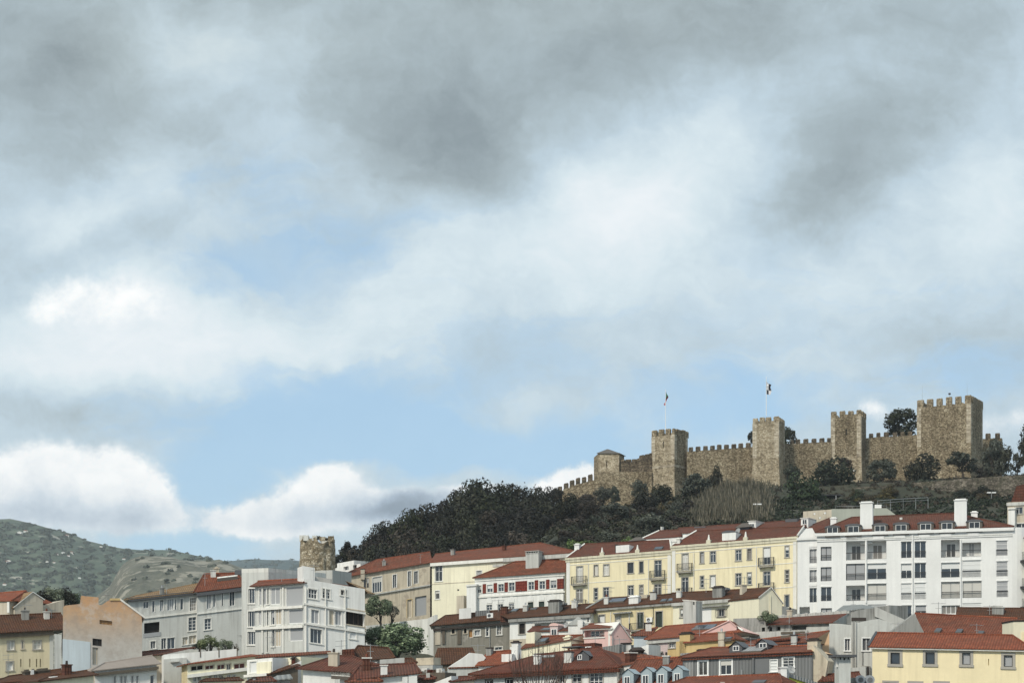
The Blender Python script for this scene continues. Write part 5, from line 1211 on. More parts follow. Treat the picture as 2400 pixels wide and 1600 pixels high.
freewall('garden_wall', 'white garden wall below the beige building', 'wall', [(*px('c', 1015, 1040), 268), (*px('c', 1300, 1010), 270), (*px('d', 60, 1012), 268), (*px('d', 400, 975), 262), (*px('d', 470, 940), 258)], .4, 'old_white')
b = B('small_house', 'small ruined looking white house with square openings left of the long red roof', 'building', 'c', (712, 515), (960, 470), 352, 346, dep=7)
b.win((805,480,850,530), hole=.4, nv=1, pane='glass', trim=None); b.win((890,480,925,520), hole=.4, kind='void', pane='void', trim=None); b.body('white_plaster', top=True); b.blk((745,455,900,515), 1, 6, 'white_plaster', 'attic')

# ---- brown roof row, left: grey old house and white house
b = B('old_house', 'old patchy grey house with brown tiled eaves and small white framed windows', 'building', 'd', (455, 1045), (1160, 985), 246, dep=8)
b.wins([(1037,1035,1080,1122)], nv=1, bars=(.35, .68), trim='white_trim'); b.wins([(938,1050,962,1135)], nv=0, bars=(.5,), trim='white_trim')
b.win((832,1080,882,1130), nv=1, trim='white_trim', pane='blind_grey'); b.win((775,1075,815,1150), nv=0, pane='door_ochre', trim='beige', sill=False, name='door')
for r in [(622,1060,650,1112),(735,1065,758,1110)]: b.win(r, kind='void', hole=.5, pane='void', trim='beige')
for r in [(1020,1236,1085,1262)]: b.win(r, nv=1, trim='white_trim')
b.strip((535,1052,560,1210), 'brown_grey', .15, 'pier'); b.strip((675,1050,710,1210), 'brown_grey', .12, 'pier'); b.strip((470,1052,520,1215), 'beige', .1, 'pier')
b.body('old_grey', side='beige'); b.band((800, 1040), .3, 'sooty', .3, .05, 'gutter')
b.hip((560,948), (1175,895), 4, 'tile_brown', over=.5); b.aircon((945,925,1002,968), -.5); b.pipe(972, 990, 1250, 'rail_grey', .05)
b.blk((690,880,800,975), 1.5, 4, 'white_plaster', 'dormer', down=1, parent=b.roof); b.blk((840,900,975,935), 2.2, 4.2, 'corrugated', 'roof_hatch', down=.6, parent=b.roof)
b = B('row_house', 'white house under a dark brown roof with a sooty round chimney', 'building', 'e', (648, 893), (1497, 838), 236, dep=8)
b.win((748,940,808,1050), nv=0, bars=(.5,), frame='frame_brown', pane='void'); b.win((908,955,975,990), nv=0, pane='door_red', trim=None, sill=False); b.win((1460,870,1480,930), nv=0, trim='white_trim')
b.body('white_plaster'); b.band((900, 885), .4, 'concrete', .35, .1, 'cornice'); b.blk((888,918,1218,932), -.9, 0, 'corrugated_light', 'canopy')
b.strip((648,1105,820,1180), 'beige', .04, 'plinth')
b.hip((440,812), (1580,732), 4, 'tile_brown', over=.4, oL=.3)
b.chimney((1052,690,1165,835), 'concrete', 1.8, 'slab', capm='sooty'); b.skylight((650,795,712,822)); b.skylight((855,785,920,800), 'slate')
u0, u1, w0, w1 = b.rect((1165,730,1250,790), 3.); mb = MB(); mb.prism([(u0, w0), (u1, w1-.25), (u1, w1), (u0, w0+.2)], 1.4, 3.2, 'corrugated_light'); mb.build('roof_hatch', b.roof, b.tf)

# ---- yellow and white row in front of the terrace
b = B('yellow_row_house', 'yellow house with two dark doors, an air conditioner and a small balcony', 'building', 'f', (302, 925), (1035, 868), 234, dep=8)
b.win((387,972,437,1048), nv=0, pane='blind', frame='frame_dark', trim='stone_trim'); b.win((533,983,576,1045), nv=1, trim='stone_trim', pane='curtain')
b.win((725,952,773,1092), nv=0, pane='dark_green', frame='frame_dark', sill=False, name='door'); b.win((885,942,941,1080), nv=1, pane='dark_green', frame='frame_dark', sill=False, name='door')
b.body('pale_yellow', side='cream_light'); b.aircon((800,992,852,1034), -.4); b.pipe(862, 905, 1000, 'rail', .04)
b.rail((650,1040,780,1112), .9, mat_='rail', name='balcony'); b.band((500, 905), .35, 'concrete', .3, .1, 'gutter'); b.blk((508,945,668,958), -.6, 0, 'concrete', 'canopy')
b.pipe(490, 945, 1050, 'white_trim', .05); b.pipe(652, 945, 1050, 'white_trim', .07)
b.strip((640,1100,830,1160), 'cream_light', .03, 'plinth')
b.hip((432,826), (1160,785), 4.2, 'tile_brown', over=.35, endL='concrete_light', verge='concrete')
b.chimney((648,800,730,885), 'white_plaster', 1.4, 'slab', capm='frame_white'); b.skylight((470,832,592,865), 'solar', name='solar_panel'); b.skylight((918,838,968,860)); b.skylight((980,832,1030,856)); b.blk((755,795,808,825), 3.2, 4.6, 'beige', 'roof_hatch', down=1, parent=b.roof)
b = B('white_row_house', 'cream house with pointed gable end, roof lights and barred windows', 'building', 'g', (-85, 868), (668, 812), 216.5, dep=9)
b.win((-20,920,2,990), nv=0, trim='stone_trim'); b.win((135,944,182,998), nv=0, pane='blind', frame='frame_dark', trim=None)
b.win((315,922,362,984), nv=1, trim='stone_trim'); b.rail((288,920,385,988), .12, slab=False, name='window_grille', mat_='rail', pitch=.2)
b.win((515,895,563,1042), nv=1, bars=(.5,), trim='stone_trim', sill=False); b.rail((483,890,578,1046), .12, slab=False, name='window_grille', mat_='rail_grey', pitch=.25)
b.body('cream_light', side='cream_light'); b.band((300, 840), .4, 'concrete_light', .3, .1, 'gutter'); b.strip((118,915,252,1046), 'fresh_white', .02, 'white_render'); b.blk((118,890,415,900), -.4, 0, 'concrete', 'canopy')
b.pipe(443, 880, 1050, 'white_trim', .08)
b.hip((-95,782), (770,736), 5, 'tile_brown', over=.3, endR='cream_light', oR=.1, oL=-.05)
u2 = b.p(770, 736, 5)[0]
b.chimney((260,715,345,835), 'concrete', 1.5, 'slab', capm='sooty'); b.skylight((553,770,627,797), 'glass_blue'); b.skylight((627,765,700,792), 'glass_blue')
u0, u1, w0, w1 = b.rect((345,740,412,800), 3.); mb = MB(); mb.prism([(u0, w0), (u1, w1-.25), (u1, w1), (u0, w0+.2)], 1.4, 3.2, 'corrugated_light'); mb.build('roof_hatch', b.roof, b.tf)
# broad gable end facing the viewer
b2 = B('gable_house', 'cream gable end with a pointed top beside the dark bush', 'building', 'g', (667, 820), (872, 870), 207.5, 209, dep=7)
b2.body('cream_light'); b2.gable(770, 736, 'cream_light', 'tile_brown', over=.12); b2.pipe(768, 800, 980, 'cream_light', .05)
b2.blk((872,908,1000,985), -.1, .5, 'concrete', 'garden_wall', down=3)
b = B('chimney_block', 'tall pale rendered chimney slab standing in front of the row houses', 'building', 'f', (1125, 838), (1237, 845), 208, 207, dep=1.6)
b.win((1210,858,1224,884), kind='void', hole=.5, pane='void', trim=None); b.body('concrete_light', top=True); b.cornice(.15, 'white_trim', .08)

# ---- pink houses and the roofs below
b = B('pink_house', 'pink gable house with a glazed loggia and red roof', 'building', 'f', (258, 1098), (498, 1088), 207, dep=8)
u0, u1, w0, w1 = b.rect((262,1102,436,1166)); b.holes.append((u0, u1, w0, w1, 1.2)); b.win((318,1108,434,1160), hole=0, v0=1.19, trim=None, pane='glass_blue', nv=2)
b.strip((252,1166,440,1176), 'white_trim', .1, 'ledge'); b.body('pink'); b.band((300, 1090), .2, 'white_trim', .3, .2, 'cornice'); b.strip((470,1098,498,1260), 'white_trim', .08, 'pilaster')
b.hip((300,1052), (560,1040), 4, 'tile_red', over=.4, endR='pink', oR=-.05)
b = B('pink_house', 'pink pointed gable wall with one slit window', 'building', 'f', (499, 1130), (672, 1195), 205.5, 207, dep=6)
b.win((545,1103,558,1160), nv=0, trim='white_trim', pane='blind') ; b.body('pink'); b.gable(563, 1042, 'pink', 'white_trim', over=.15)
b.pipe(508, 1150, 1230, 'rail_grey', .05)
b = B('pale_house', 'narrow pale blue house between the pink gable and the lilac house', 'building', 'f', (692, 1158), (815, 1158), 201, dep=6)
b.body('pale_blue'); b.hip((750,1110), (905,1080), 4, 'tile_red', over=.3)
b = B('lilac_house', 'lilac and ochre house with a long orange red roof and two dark roof lights', 'building', 'f', (818, 1190), (1095, 1168), 199, dep=8.5)
b.win((864,1230,910,1290), nv=1, trim='stone_trim'); b.win((1003,1218,1050,1258), nv=2, bars=(.6,), trim='stone_trim')
b.body('lilac'); b.band((900, 1196), .3, 'concrete_light', .25, .2, 'cornice'); b.strip((988,1262,1094,1345), 'ochre', .02, 'ochre_render'); b.blk((852,1292,938,1306), -.5, 0, 'concrete', 'ledge'); b.blk((880,1306,914,1340), -.3, 0, 'white_trim', 'box')
b.hip((965,1072), (1518,1025), 6.5, 'tile_fresh', over=.35, oR=7.5, endR='pink', verge='white_trim')
b.skylight((1195,1068,1290,1108), 'solar', name='solar_panel'); b.skylight((1275,1064,1370,1104), 'solar', name='solar_panel')
b = B('pink_house', 'pale pink gable wall behind the long orange red roof', 'building', 'f', (1288, 1140), (1590, 1080), 197, 196, dep=5)
b.body('pink'); b.gable(1530, 1028, 'pink', 'tile_red', over=.02, verge='pink')
b = B('ochre_house', 'ochre house with a red roof and a stubby ochre chimney', 'building', 'f', (1150, 1222), (1555, 1190), 190, dep=7)
b.win((1048,1300,1072,1330), nv=0, trim=None) ; b.body('ochre'); b.hip((1180,1146), (1562,1130), 4, 'tile_fresh', over=.3)
b.skylight((1480,1172,1545,1188)); b.chimney((1093,1118,1184,1226), 'ochre', 1.8, 'slab', v=.3, capm='sooty', down=5)
b.blk((1062,1200,1155,1345), .3, 5, 'ochre', 'side_wing', down=3); b.blk((1100,1300,1290,1318), -1.2, .0, 'corrugated_light', 'canopy')
b = B('roof_shed', 'weathered rooftop shed with rusty vents beside the ochre house', 'shed', 'g', (148, 1268), (272, 1262), 184, 184, dep=2.5)
b.win((160,1272,185,1292), kind='void', hole=.2, pane='void', trim=None); b.win((190,1270,212,1292), kind='void', hole=.2, pane='void', trim=None); b.body('beige_patch', top=True); b.cornice(.12, 'brown_grey', .1)

# ---- small roofs left of the pink house
b = B('small_house', 'small white house with a curved pink dormer and red roof', 'building', 'e', (850, 1035), (1400, 1020), 218, dep=6)
b.body('white_plaster'); b.hip((885,978), (1400,962), 3.5, 'tile_dark', over=.2); b.dormer((1070,945,1152,1072), 'lilac', 'pink', win=(1085,998,1142,1066), shape='arch', long=3); b.skylight((965,996,1055,1016)); b.dish(1245, 960, .4, v=1)
b = B('small_house', 'house with steep tiled roof and one roof light below the white row house', 'building', 'e', (770, 1215), (1290, 1120), 206, dep=6)
b.body('cream_light'); b.hip((905,1078), (1420,1062), 5, 'tile_red', over=.2, endR='cream_light'); b.skylight((912,1112,1002,1155)); b.chimney((1215,1065,1280,1180), 'cream_light', .9, 'slab')
b.blk((820,1035,910,1150), 2, 5, 'cream_light', 'side_wing', down=3)
b = B('tent_roof', 'small weathered pyramid roof above a white curved wall', 'building', 'e', (1262, 965), (1450, 965), 212, dep=4)
b.body('white_plaster'); b.hip((1365,868), (1372,868), 2, 'concrete', over=.1, ridge=False)
b.chimney((1360,905,1415,1040), 'white_plaster', 1, cap=None, v=-.3)
b = B('white_annex', 'low pale annex with corrugated lean-to roofs under the bare tree', 'building', 'e', (980, 1238), (1390, 1215), 199, dep=6)
b.body('cream_light', top=True); b.blk((1195,1180,1370,1192), -.4, 3, 'slate', 'roof_edge'); b.blk((1300,1150,1545,1190), 2, 5, 'tile_dark', 'roof_strip'); b.aircon((1440,1183,1500,1215), -.2)
b.blk((900,1250,1065,1320), -.8, 2, 'sheet_roof', 'lean_to')
b = B('white_chimney_house', 'little red hip roof with a tall white chimney beside the bare tree', 'building', 'd', (868, 1415), (1145, 1405), 186, dep=6)
b.body('white_plaster'); b.hip((945,1285), (1165,1268), 4, 'tile_fresh', over=.3); b.chimney((1172,1175,1233,1345), 'white_plaster', .9, 'slab', v=1.5, capm='sooty', down=4); b.blk((1080,1300,1175,1355), .5, 3, 'white_plaster', 'dormer_wall', down=1)

# ---- big hip roof at the bottom
b = B('hip_roof_house', 'white house with a large red hip roof, small grey dormer and dark framed windows', 'building', 'f', (-705, 1502), (545, 1440), 181, dep=9)
HR = b
for r in [(155,1488,232,1640),(305,1478,422,1640)]: b.win(r, nv=1 if r[0] < 200 else 2, bars=(.3, .55, .8), trim='stone_trim', frame='frame_white', tw=.1)
b.win((42,1492,86,1640), nv=1, bars=(.5,), trim='stone_trim')
for r in [(398,1538,465,1640),(608,1525,678,1640)]: b.win(r, reg='e', nv=1, bars=(.5,), trim='frame_dark', tw=.1)
b.body('white_plaster'); b.band((200, 1460), .32, 'tile_dark', .5, .35, 'fascia')
b.hip((-150,1322), (392,1252), 6, 'tile_dark', over=.5, t=.14)
b.dormer((193,1285,300,1372), 'slate', 'slate', win=(200,1318,240,1362), shape='gable', long=3); b.skylight((-120,1330,-10,1350), 'corrugated_light')
b = B('rear_roof_house', 'house with a low red roof and grey metal roof strip behind the hip roof', 'building', 'f', (545, 1425), (770, 1395), 178, 174, dep=8)
b.body('white_plaster'); b.hip((395,1256), (748,1340), 6, 'tile_red', over=.2, endL='tile_red'); b.blk((420,1240,560,1310), 5.5, 7.5, 'sheet_roof', 'metal_roof', down=.5, parent=b.roof)
b = B('rusty_chimney', 'round sooty chimney cluster beside the pink gable', 'chimney', 'f', (592, 1215), (668, 1212), 188, 188, dep=1.3)
b.body('old_white', top=True); b.cornice(.18, 'sooty', .15)
b = B('rusty_chimney', 'wide dark mushroom shaped chimney cap behind the red roof', 'chimney', 'f', (690, 1290), (755, 1288), 186, 186, dep=1.2)
b.body('brown_grey', top=True); u0, u1, w0, w1 = b.rect((682,1252,762,1280), .0); mb = MB(); um = (u0+u1)/2
mb.tube((um, .6, w0-.3), (um, .6, w0), .7, .95, 'sooty', 10); mb.tube((um, .6, w0), (um, .6, w1), .95, .5, 'sooty', 10); mb.build('cap', b.e, b.tf)
b = B('white_wall_house', 'white arched wall between the chimney cap and the lilac house', 'building', 'f', (752, 1250), (822, 1230), 187.5, 187, dep=3)
b.body('white_plaster', top=True)

# ---- row with four pointed dormers
b = B('dormer_house', 'red roofed house with a row of four pale blue pointed dormers', 'building', 'f', (560, 1600), (1122, 1568), 168, dep=8)
b.body('white_plaster'); b.hip((722,1362), (1122,1340), 7, 'tile_red', over=.2, endR='corrugated_light', oR=-.05)
for r, w_ in [((592,1445,690,1600),(608,1508,660,1600)),((755,1430,852,1590),(768,1495,822,1580)),((888,1422,985,1580),(902,1488,955,1570)),((1030,1415,1120,1570),(1045,1480,1098,1560))]:
    b.dormer(r, 'dormer_blue', 'dormer_blue', win=w_, shape='gable', long=3.2)
b.antenna(1058, 1445, 1568, v=.5)
# ---- corrugated grey house
b = B('corrugated_house', 'grey corrugated metal clad house with white windows and red roof', 'building', 'g', (0, 1350), (1135, 1300), 172, dep=9)
for r in [(140,1377,216,1498),(330,1367,428,1492)]: b.win(r, nv=1, trim='frame_white', tw=.14, hole=.15)
b.win((763,1364,829,1468), nv=0, pane='blind', trim='frame_white', tw=.06, hole=.1, bars=(.25,.5,.75)); b.win((877,1346,972,1425), nv=1, pane='glass', trim='frame_white', tw=.12, hole=.1, bars=(.4,.7))
b.body('corrugated', side='corrugated_light'); b.strip((0,1352,90,1520), 'corrugated_light', .02, 'light_cladding'); b.strip((637,1322,760,1500), 'grey_panel', .06, 'flat_panel')
b.pipe(618, 1340, 1480, 'grey_panel', .12); b.pipe(518, 1450, 1510, 'rail_grey', .08); b.band((500, 1335), .14, 'tile_dark', .25, .1, 'gutter')
b.hip((250,1258), (1095,1240), 5.5, 'tile_red', over=.3, endR='peach', oR=.1)
b.dormer((408,1205,520,1290), 'slate', 'slate', win=(440,1240,495,1285), shape='gable', long=3.5); b.dormer((640,1185,745,1262), 'slate', 'slate', win=(670,1215,735,1258), shape='gable', long=4.5)
b.skylight((512,1255,672,1298), 'corrugated_light', name='roof_hatch')
b.chimney((1090,1172,1178,1290), 'beige_patch', 1.6, 'slab', v=1.5, capm='sooty', down=3)
mb = MB(); u0, w0 = b.p(1100, 1290); u1, w1 = b.p(1232, 1570); mb.prism([(b.L+.02, w1-4), (u1, w1-4), (u1, w1), (u0+1.9, w0-1), (b.L+.02, w0+.6)], .2, 3, 'beige_patch'); mb.build('buttress_wall', b.e, b.tf)
b.antenna(922, 1350, 1420, v=-.3)
b = B('rear_dormer_house', 'red roof with a wide dormer seen between concrete house and corrugated house', 'building', 'g', (415, 1262), (1110, 1215), 183, dep=7)
b.body('corrugated_light'); b.hip((650,1190), (1285,1112), 6, 'tile_red', over=.2, endR='peach')
b.blk((650,1196,1000,1262), 1.2, 4, 'grey_panel', 'dormer_front', parent=b.roof); b.blk((640,1182,1010,1198), .8, 4.4, 'tile_dark', 'dormer_roof', parent=b.roof); b.blk((860,1145,1090,1165), 4, 5.2, 'brown_grey', 'chimney_base', down=1, parent=b.roof)
b = B('peach_house', 'narrow peach coloured wall beside the tall grey white house', 'building', 'g', (1165, 1145), (1282, 1122), 187, 186.8, dep=5)
b.body('peach', top=True)
# ---- bottom edge red roof, chimney and lime wall
b = B('front_house', 'dark red roof with a slate skylight at the very bottom of the photo', 'building', 'g', (-130, 1600), (850, 1580), 156, dep=7)
b.body('white_plaster'); b.hip((30,1520), (850,1490), 3.5, 'tile_red', over=.3); b.skylight((600,1548,710,1572), 'slate'); b.chimney((328,1558,368,1600), 'white_plaster', .5, v=.5, cap=None)
b = B('lime_house', 'lime yellow wall with grey coping and a satellite dish at the bottom edge', 'building', 'g', (918, 1492), (1245, 1600), 158, 160, dep=4)
b.body('lime', top=True); b.band((950, 1488), .35, 'corrugated_light', .12, .1, 'coping'); b.dish(945, 1450, .42, v=.3); b.blk((898,1430,930,1600), -.5, 0, 'grey_white', 'flue', down=3)

b = B('white_chimney', 'bright white stack with a dark air conditioner at the bottom edge', 'chimney', 'g', (858, 1425), (912, 1425), 156.5, 156.5, dep=1.5)
b.body('fresh_white', top=True); b.cornice(.14, 'fresh_white', .1); b.aircon((850,1505,898,1562), -.4, mt='grey_white')

# ---- concrete roofscape and the tall grey white gable house
b = B('concrete_house', 'stained concrete house with a sagging dark red roof and small black vents', 'building', 'g', (436, 1075), (1290, 1048), 205, dep=10)
for r in [(692,1080,720,1115),(755,1078,782,1115),(820,1074,856,1108)]: b.win(r, kind='void', hole=.6, pane='void', trim=None)
u0, u1, w0, w1 = b.rect((955,1062,1090,1100)); b.holes.append((u0, u1, w0, w1, 1.4))
b.body('concrete', side='concrete'); b.strip((592,1115,1100,1240), 'concrete_light', .4, 'lower_wall'); b.strip((870,1118,1080,1136), 'brown_grey', .5, 'rusty_ledge'); b.strip((1085,1075,1284,1125), 'concrete_light', .15, 'upper_wall')
b.hip((715,1004), (1452,955), 6, 'tile_dark', over=.45, oL=-4.6, endR='concrete_light'); b.roof['label'] = 'sagging dark red roof'
mb = MB(); f0 = b.roofp
for i in range(34):
    a = f0[3]; c_ = f0[4]; q_ = i/33; x = a[0]+(c_[0]-a[0])*q_; z = a[2]+(c_[2]-a[2])*q_; mb.box(x-.22, x+.16, 5.7, 6.4, z-.05, z+.22+.06*((i*7) % 3), 'concrete_light')
mb.build('ridge_stones', b.roof, b.tf)
mb = MB(); mb.box(0, 4.3, .3, .6, b.W, b.W+1.0, 'concrete'); mb.build('parapet', b.e, b.tf)
b = B('grey_white_house', 'tall grey white gabled house with two white shuttered windows and drainpipes', 'building', 'q', (1200, 300), (2262, 300), 193, 192, dep=8)
b.win((0,1197,44,1297), nv=1, trim='frame_white', tw=.1, pane='slate', reg='h'); b.win((147,1193,211,1297), nv=1, trim='frame_white', tw=.1, pane='slate', reg='h')
b.body('grey_white', side='grey_white')
P = [b.p(X, Y) for X, Y in ((2262,300),(2100,235),(1960,190),(1850,205),(1620,255),(1530,285),(1310,262),(1200,265))]
mb = MB(); mb.prism([(0, b.W), (b.L, b.W)]+P[1:], .0, .5, 'grey_white'); mb.build('gable', b.e, b.tf)
P = [b.p(X, Y, .55) for X, Y in ((1530,300),(2345,300),(2345,215),(1900,22),(1620,60),(1530,115))]; mb = MB(); mb.prism([(u, w_-(3 if i < 2 else 0)) for i, (u, w_) in enumerate(P)], .55, 7.9, 'concrete'); mb.build('upper_block', b.e, b.tf)
(a0, a1), (c0, c1) = b.p(1895, 18, .4), b.p(2350, 218, .4); mb = MB(); mb.prism([(a0, a1-1.0), (c0, c1-.9), (c0, c1+.12), (a0, a1+.12)], .35, .54, 'concrete_light'); mb.build('coping', b.e, b.tf)
b.reg = 'h'
b.blk((1540,172,1765,222), .5, .6, 'sooty', 'vent_slot', 'q'); b.pipe(72, 1060, 1450, 'concrete', .14); b.pipe(90, 1060, 1450, 'concrete_light', .12); b.pipe(62, 1060, 1450, 'concrete_light', .08)
b.pipe(150, 1300, 1420, 'rail', .03); b.strip((165,1425,212,1520), 'concrete', .3, 'lower_block'); b.strip((182,1428,196,1500), 'sooty', .45, 'dark_slot')
b = B('metal_roof_house', 'grey corrugated metal roof between concrete house and apartment block', 'building', 'g', (1325, 962), (1560, 925), 208, 204, dep=6)
b.body('concrete'); b.hip((1405,888), (1568,880), 4.5, 'sheet_roof', over=.1, ridge=False)
b.blk((1568,905,1810,985), 3, 6, 'concrete', 'back_wall', down=2)
b = B('low_wall_house', 'stained low wall with a strip of dark red roof tiles beside the grey chimney', 'building', 'q', (1100, 972), (1760, 925), 172, 171, dep=3)
b.body('concrete_light', top=True)
b = B('tile_shed', 'small dark red tiled lean-to roof with crumpled sheet and round vents', 'shed', 'q', (1105, 1160), (1700, 1150), 165, 165, dep=3)
b.body('concrete'); b.hip((1110,1050), (1660,1005), 2.5, 'tile_dark', over=.2); b.blk((1530,1090,1850,1160), -1.2, 1, 'concrete', 'crumpled_cover', down=3)
for X in (1672, 1815):
    u, w_ = b.p(X, 1125, -1.6); mb = MB(); mb.tube((u, -1.9, w_), (u, -1.2, w_), .45, .45, 'metal', 12); mb.tube((u, -1.95, w_), (u, -1.9, w_), .25, .25, 'grey_panel', 10); mb.build('round_vent', b.e, b.tf)
b = B('grey_chimney', 'tall light grey square chimney with vent holes and dark flat cap', 'chimney', 'g', (1368, 1340), (1470, 1340), 160, 160, dep=2.2)
for r in [(1374,1342,1388,1362),(1408,1342,1424,1366),(1444,1342,1456,1362)]: b.win(r, kind='void', hole=.4, pane='void', trim=None)
b.body('grey_white', top=True); mb = MB(); mb.box(-.5, b.L+.5, -.5, b.dep+.5, b.W+.01, b.W+.22, 'slate'); mb.build('cap', b.e, b.tf)
mb = MB(); u, w_ = b.p(1356, 1425, .5); u1, w1 = b.p(1362, 1340, .5); mb.box(u-.1, u+.3, .5, .9, w_, w1, 'white_plaster'); mb.build('side_flue', b.e, b.tf)

# ---- yellow house bottom right
b = B('yellow_house', 'pale yellow house with four stone framed square windows and red tiled roof', 'building', 'h', (230, 1272), (1560, 1297), 171, 165.5, dep=8)
for i, r in enumerate([(382,1312,460,1408),(674,1310,752,1408),(980,1314,1050,1412),(1328,1334,1402,1430)]):
    b.win(r, nv=0, trim='stone_trim', tw=.26, frame='frame_white', pane='glass_blue' if i < 2 else 'blind_grey', hole=.25)
    u0, u1, w0, w1 = b.rect(r); o = MB(); 
    for (A_, B_, C_, D_) in ((u0-.0, u0+.07, w0, w1), (u1-.07, u1, w0, w1), (u0+.07, u1-.07, w1-.07, w1), (u0+.07, u1-.07, w0, w0+.07)): o.box(A_, B_, .02, .1, C_, D_, 'frame_dark')
    o.build('window_surround', b.e, b.tf)
b.win((1197,1366,1205,1418), kind='void', hole=.2, pane='void', trim=None)
for r in [(330,1562,435,1640),(540,1566,640,1640),(755,1566,860,1640)]: b.win(r, nv=0, trim='stone_trim', tw=.2, pane='glass')
b.body('yellow_house', side='grey_white'); b.band((500, 1270), .2, 'white_trim', .3, .2, 'cornice')
b.hip((262,1146), (1400,1168), 4.6, 'tile_fresh', over=.38, oR=.2, endL='slate', verge='slate')
b = B('big_roof_house', 'large dark red tiled roof with small roof lights and stained grey gable', 'building', 'h', (665, 1160), (1415, 1178), 186, 181.5, dep=12)
b.body('concrete'); b.hip((585,985), (1440,1028), 6, 'tile_red', over=.2, oR=.1, endL='concrete')
mb = MB(); P = [b.p(X, Y, .4) for X, Y in ((368,1148),(668,1160),(582,986))]; mb.prism([(P[0][0], P[0][1]-4), (P[1][0], P[1][1]-4), P[1], P[2], P[0]], 5.6, 6.2, 'concrete') if 0 else None
b3 = B('grey_gable', 'stained dark grey triangular gable left of the large red roof', 'building', 'h', (368, 1150), (668, 1158), 184.5, 184.5, dep=6)
b3.body('concrete'); u, w_ = b3.p(583, 988); mb = MB(); mb.prism([(0, b3.W), (b3.L, b3.W), (u, w_)], 0, 1.2, 'concrete'); mb.build('gable', b3.e, b3.tf)
for r in [(745,1122,795,1150),(922,1128,972,1156),(1108,1144,1156,1164),(1312,1158,1352,1172)]: b.skylight(r, 'slate', th=.2)
b = B('brown_roof_house', 'long dark brown roof with a weathered chimney in front of the apartment block', 'building', 'h', (935, 1030), (1560, 1055), 226, dep=6)
b.body('concrete'); b.hip((940,938), (1560,944), 4, 'tile_brown', over=.2); b.chimney((1228,920,1325,1002), 'concrete', 1.2, 'slab', v=1.5, capm='concrete_light')
b = B('cream_side_house', 'cream wall with a raised coping at the right edge of the photo', 'building', 'h', (1408, 1042), (1560, 1040), 176, 176, dep=4)
b.body('cream_light', top=True); b.cornice(.15, 'sooty', .1); b.strip((1478,1140,1560,1270), 'yellow_house', .1, 'panel')
# ---- tall building at the right edge
b = B('edge_apartment', 'cream apartment house with stacked balconies cut by the right edge', 'building', 'h', (1400, 372), (1620, 350), 251, 245, dep=10)
for (ya, yb) in ((385,545),(575,765),(790,935)):
    u0, u1, w0, w1 = b.rect((1418,ya,1484,yb)); b.holes.append((u0, u1, w0, w1, 1.8)); b.rail((1418,yb-75,1600,yb-8), .5, slab=False, name='balcony', mat_='rail_grey'); b.blk((1415,yb-8,1610,yb+14), -.8, 0, 'rail', 'balcony_slab')
b.body('cream_light', side='grey_white'); b.hip((1412,283), (1620,278), 3, 'tile_maroon', over=.3)
b = B('upper_house', 'pinkish grey house with a steep red roof above the right edge balconies', 'building', 'h', (1358, 60), (1560, 50), 282, 280, dep=9)
b.win((1422,100,1484,155), nv=1, trim='stone_trim'); b.win((1430,235,1520,272), nv=1, trim='white_trim'); b.body('beige', side='beige'); b.band((1400, 62), .5, 'concrete_light', .2, .1, 'cornice')
u0, w0 = b.p(1372, 8, 1); mb = MB(); mb.prism([(.3, b.W+.02), (b.L+2, b.W+.02), (b.L+2, w0+2.6), (1.2, w0+1.6)], 1, 8, 'tile_maroon'); mb.build('roof', b.e, b.tf)
b.blk((1366,110,1420,200), -1, .5, 'white_plaster', 'chimney', down=8); b.blk((1360,104,1425,116), -1.2, .7, 'white_trim', 'chimney_cap')

# ======================= BUILDINGS, LEFT HALF =======================
# ---- ruined stone tower
P = at(739, 1400, 330); gz = ground(P.x, P.y)-1; e = empty('ruined_tower', (P.x, P.y+3.4, gz), 0, label='crumbling round rubble stone tower rising behind the white houses', cat='tower')
Hs = at(739, 1262, 330).z-gz; Ht = at(739, 1306, 330).z-gz; rs = random.Random(4); n = 28; mb = MB(); rows = 16
RG = []
for j in range(rows+1):
    z = Hs*j/rows; ring = []
    for i in range(n):
        a = 2*math.pi*i/n; r = 3.45*(1+rs.uniform(-.045, .045)-(.05 if j > rows-3 and rs.random() < .5 else 0)); zz = z
        if j == rows: zz += rs.choice([-.9, -.3, .1, .5, 1.1, .3])*(.5+rs.random())
        ring.append((r*math.cos(a), r*math.sin(a), zz))
    RG.append(ring)
for j in range(rows):
    for i in range(n): k = (i+1) % n; mb.poly([RG[j][i], RG[j][k], RG[j+1][k], RG[j+1][i]], 'ruin_stone')
mb.poly([(x*.8, y*.8, Hs-.8) for x, y, z in RG[-1]], 'ruin_stone')
for i in range(n): k = (i+1) % n; a, b_ = RG[-1][i], RG[-1][k]; mb.poly([a, b_, (b_[0]*.8, b_[1]*.8, Hs-.8), (a[0]*.8, a[1]*.8, Hs-.8)], 'ruin_stone')
mb.build('tower_wall', e)
for i in range(14):
    a = rs.uniform(0, 6.28); r = rs.uniform(2.6, 3.2); s_ = rs.uniform(.3, .65); x, y = r*math.cos(a), r*math.sin(a); mb = MB(); mb.box(x-s_, x+s_, y-s_*.7, y+s_*.7, Hs-.3, Hs+s_*rs.uniform(.6, 1.9), 'ruin_stone' if i % 3 else 'old_white'); mb.build('loose_stone', e)
tree('shrub', 'small bush growing on top of the ruined tower', 752, 1250, 34, 14, 333, 'leaf_rust', 'bush', 500, .09, cat='bush')
for i, (x, y, w_, h_) in enumerate([(715,1255,18,12)]): tree('shrub', 'tiny shrub on the left rim of the ruined tower', x, y, w_, h_, 332, 'leaf_dark', 'bush', 300, .1, cat='bush')
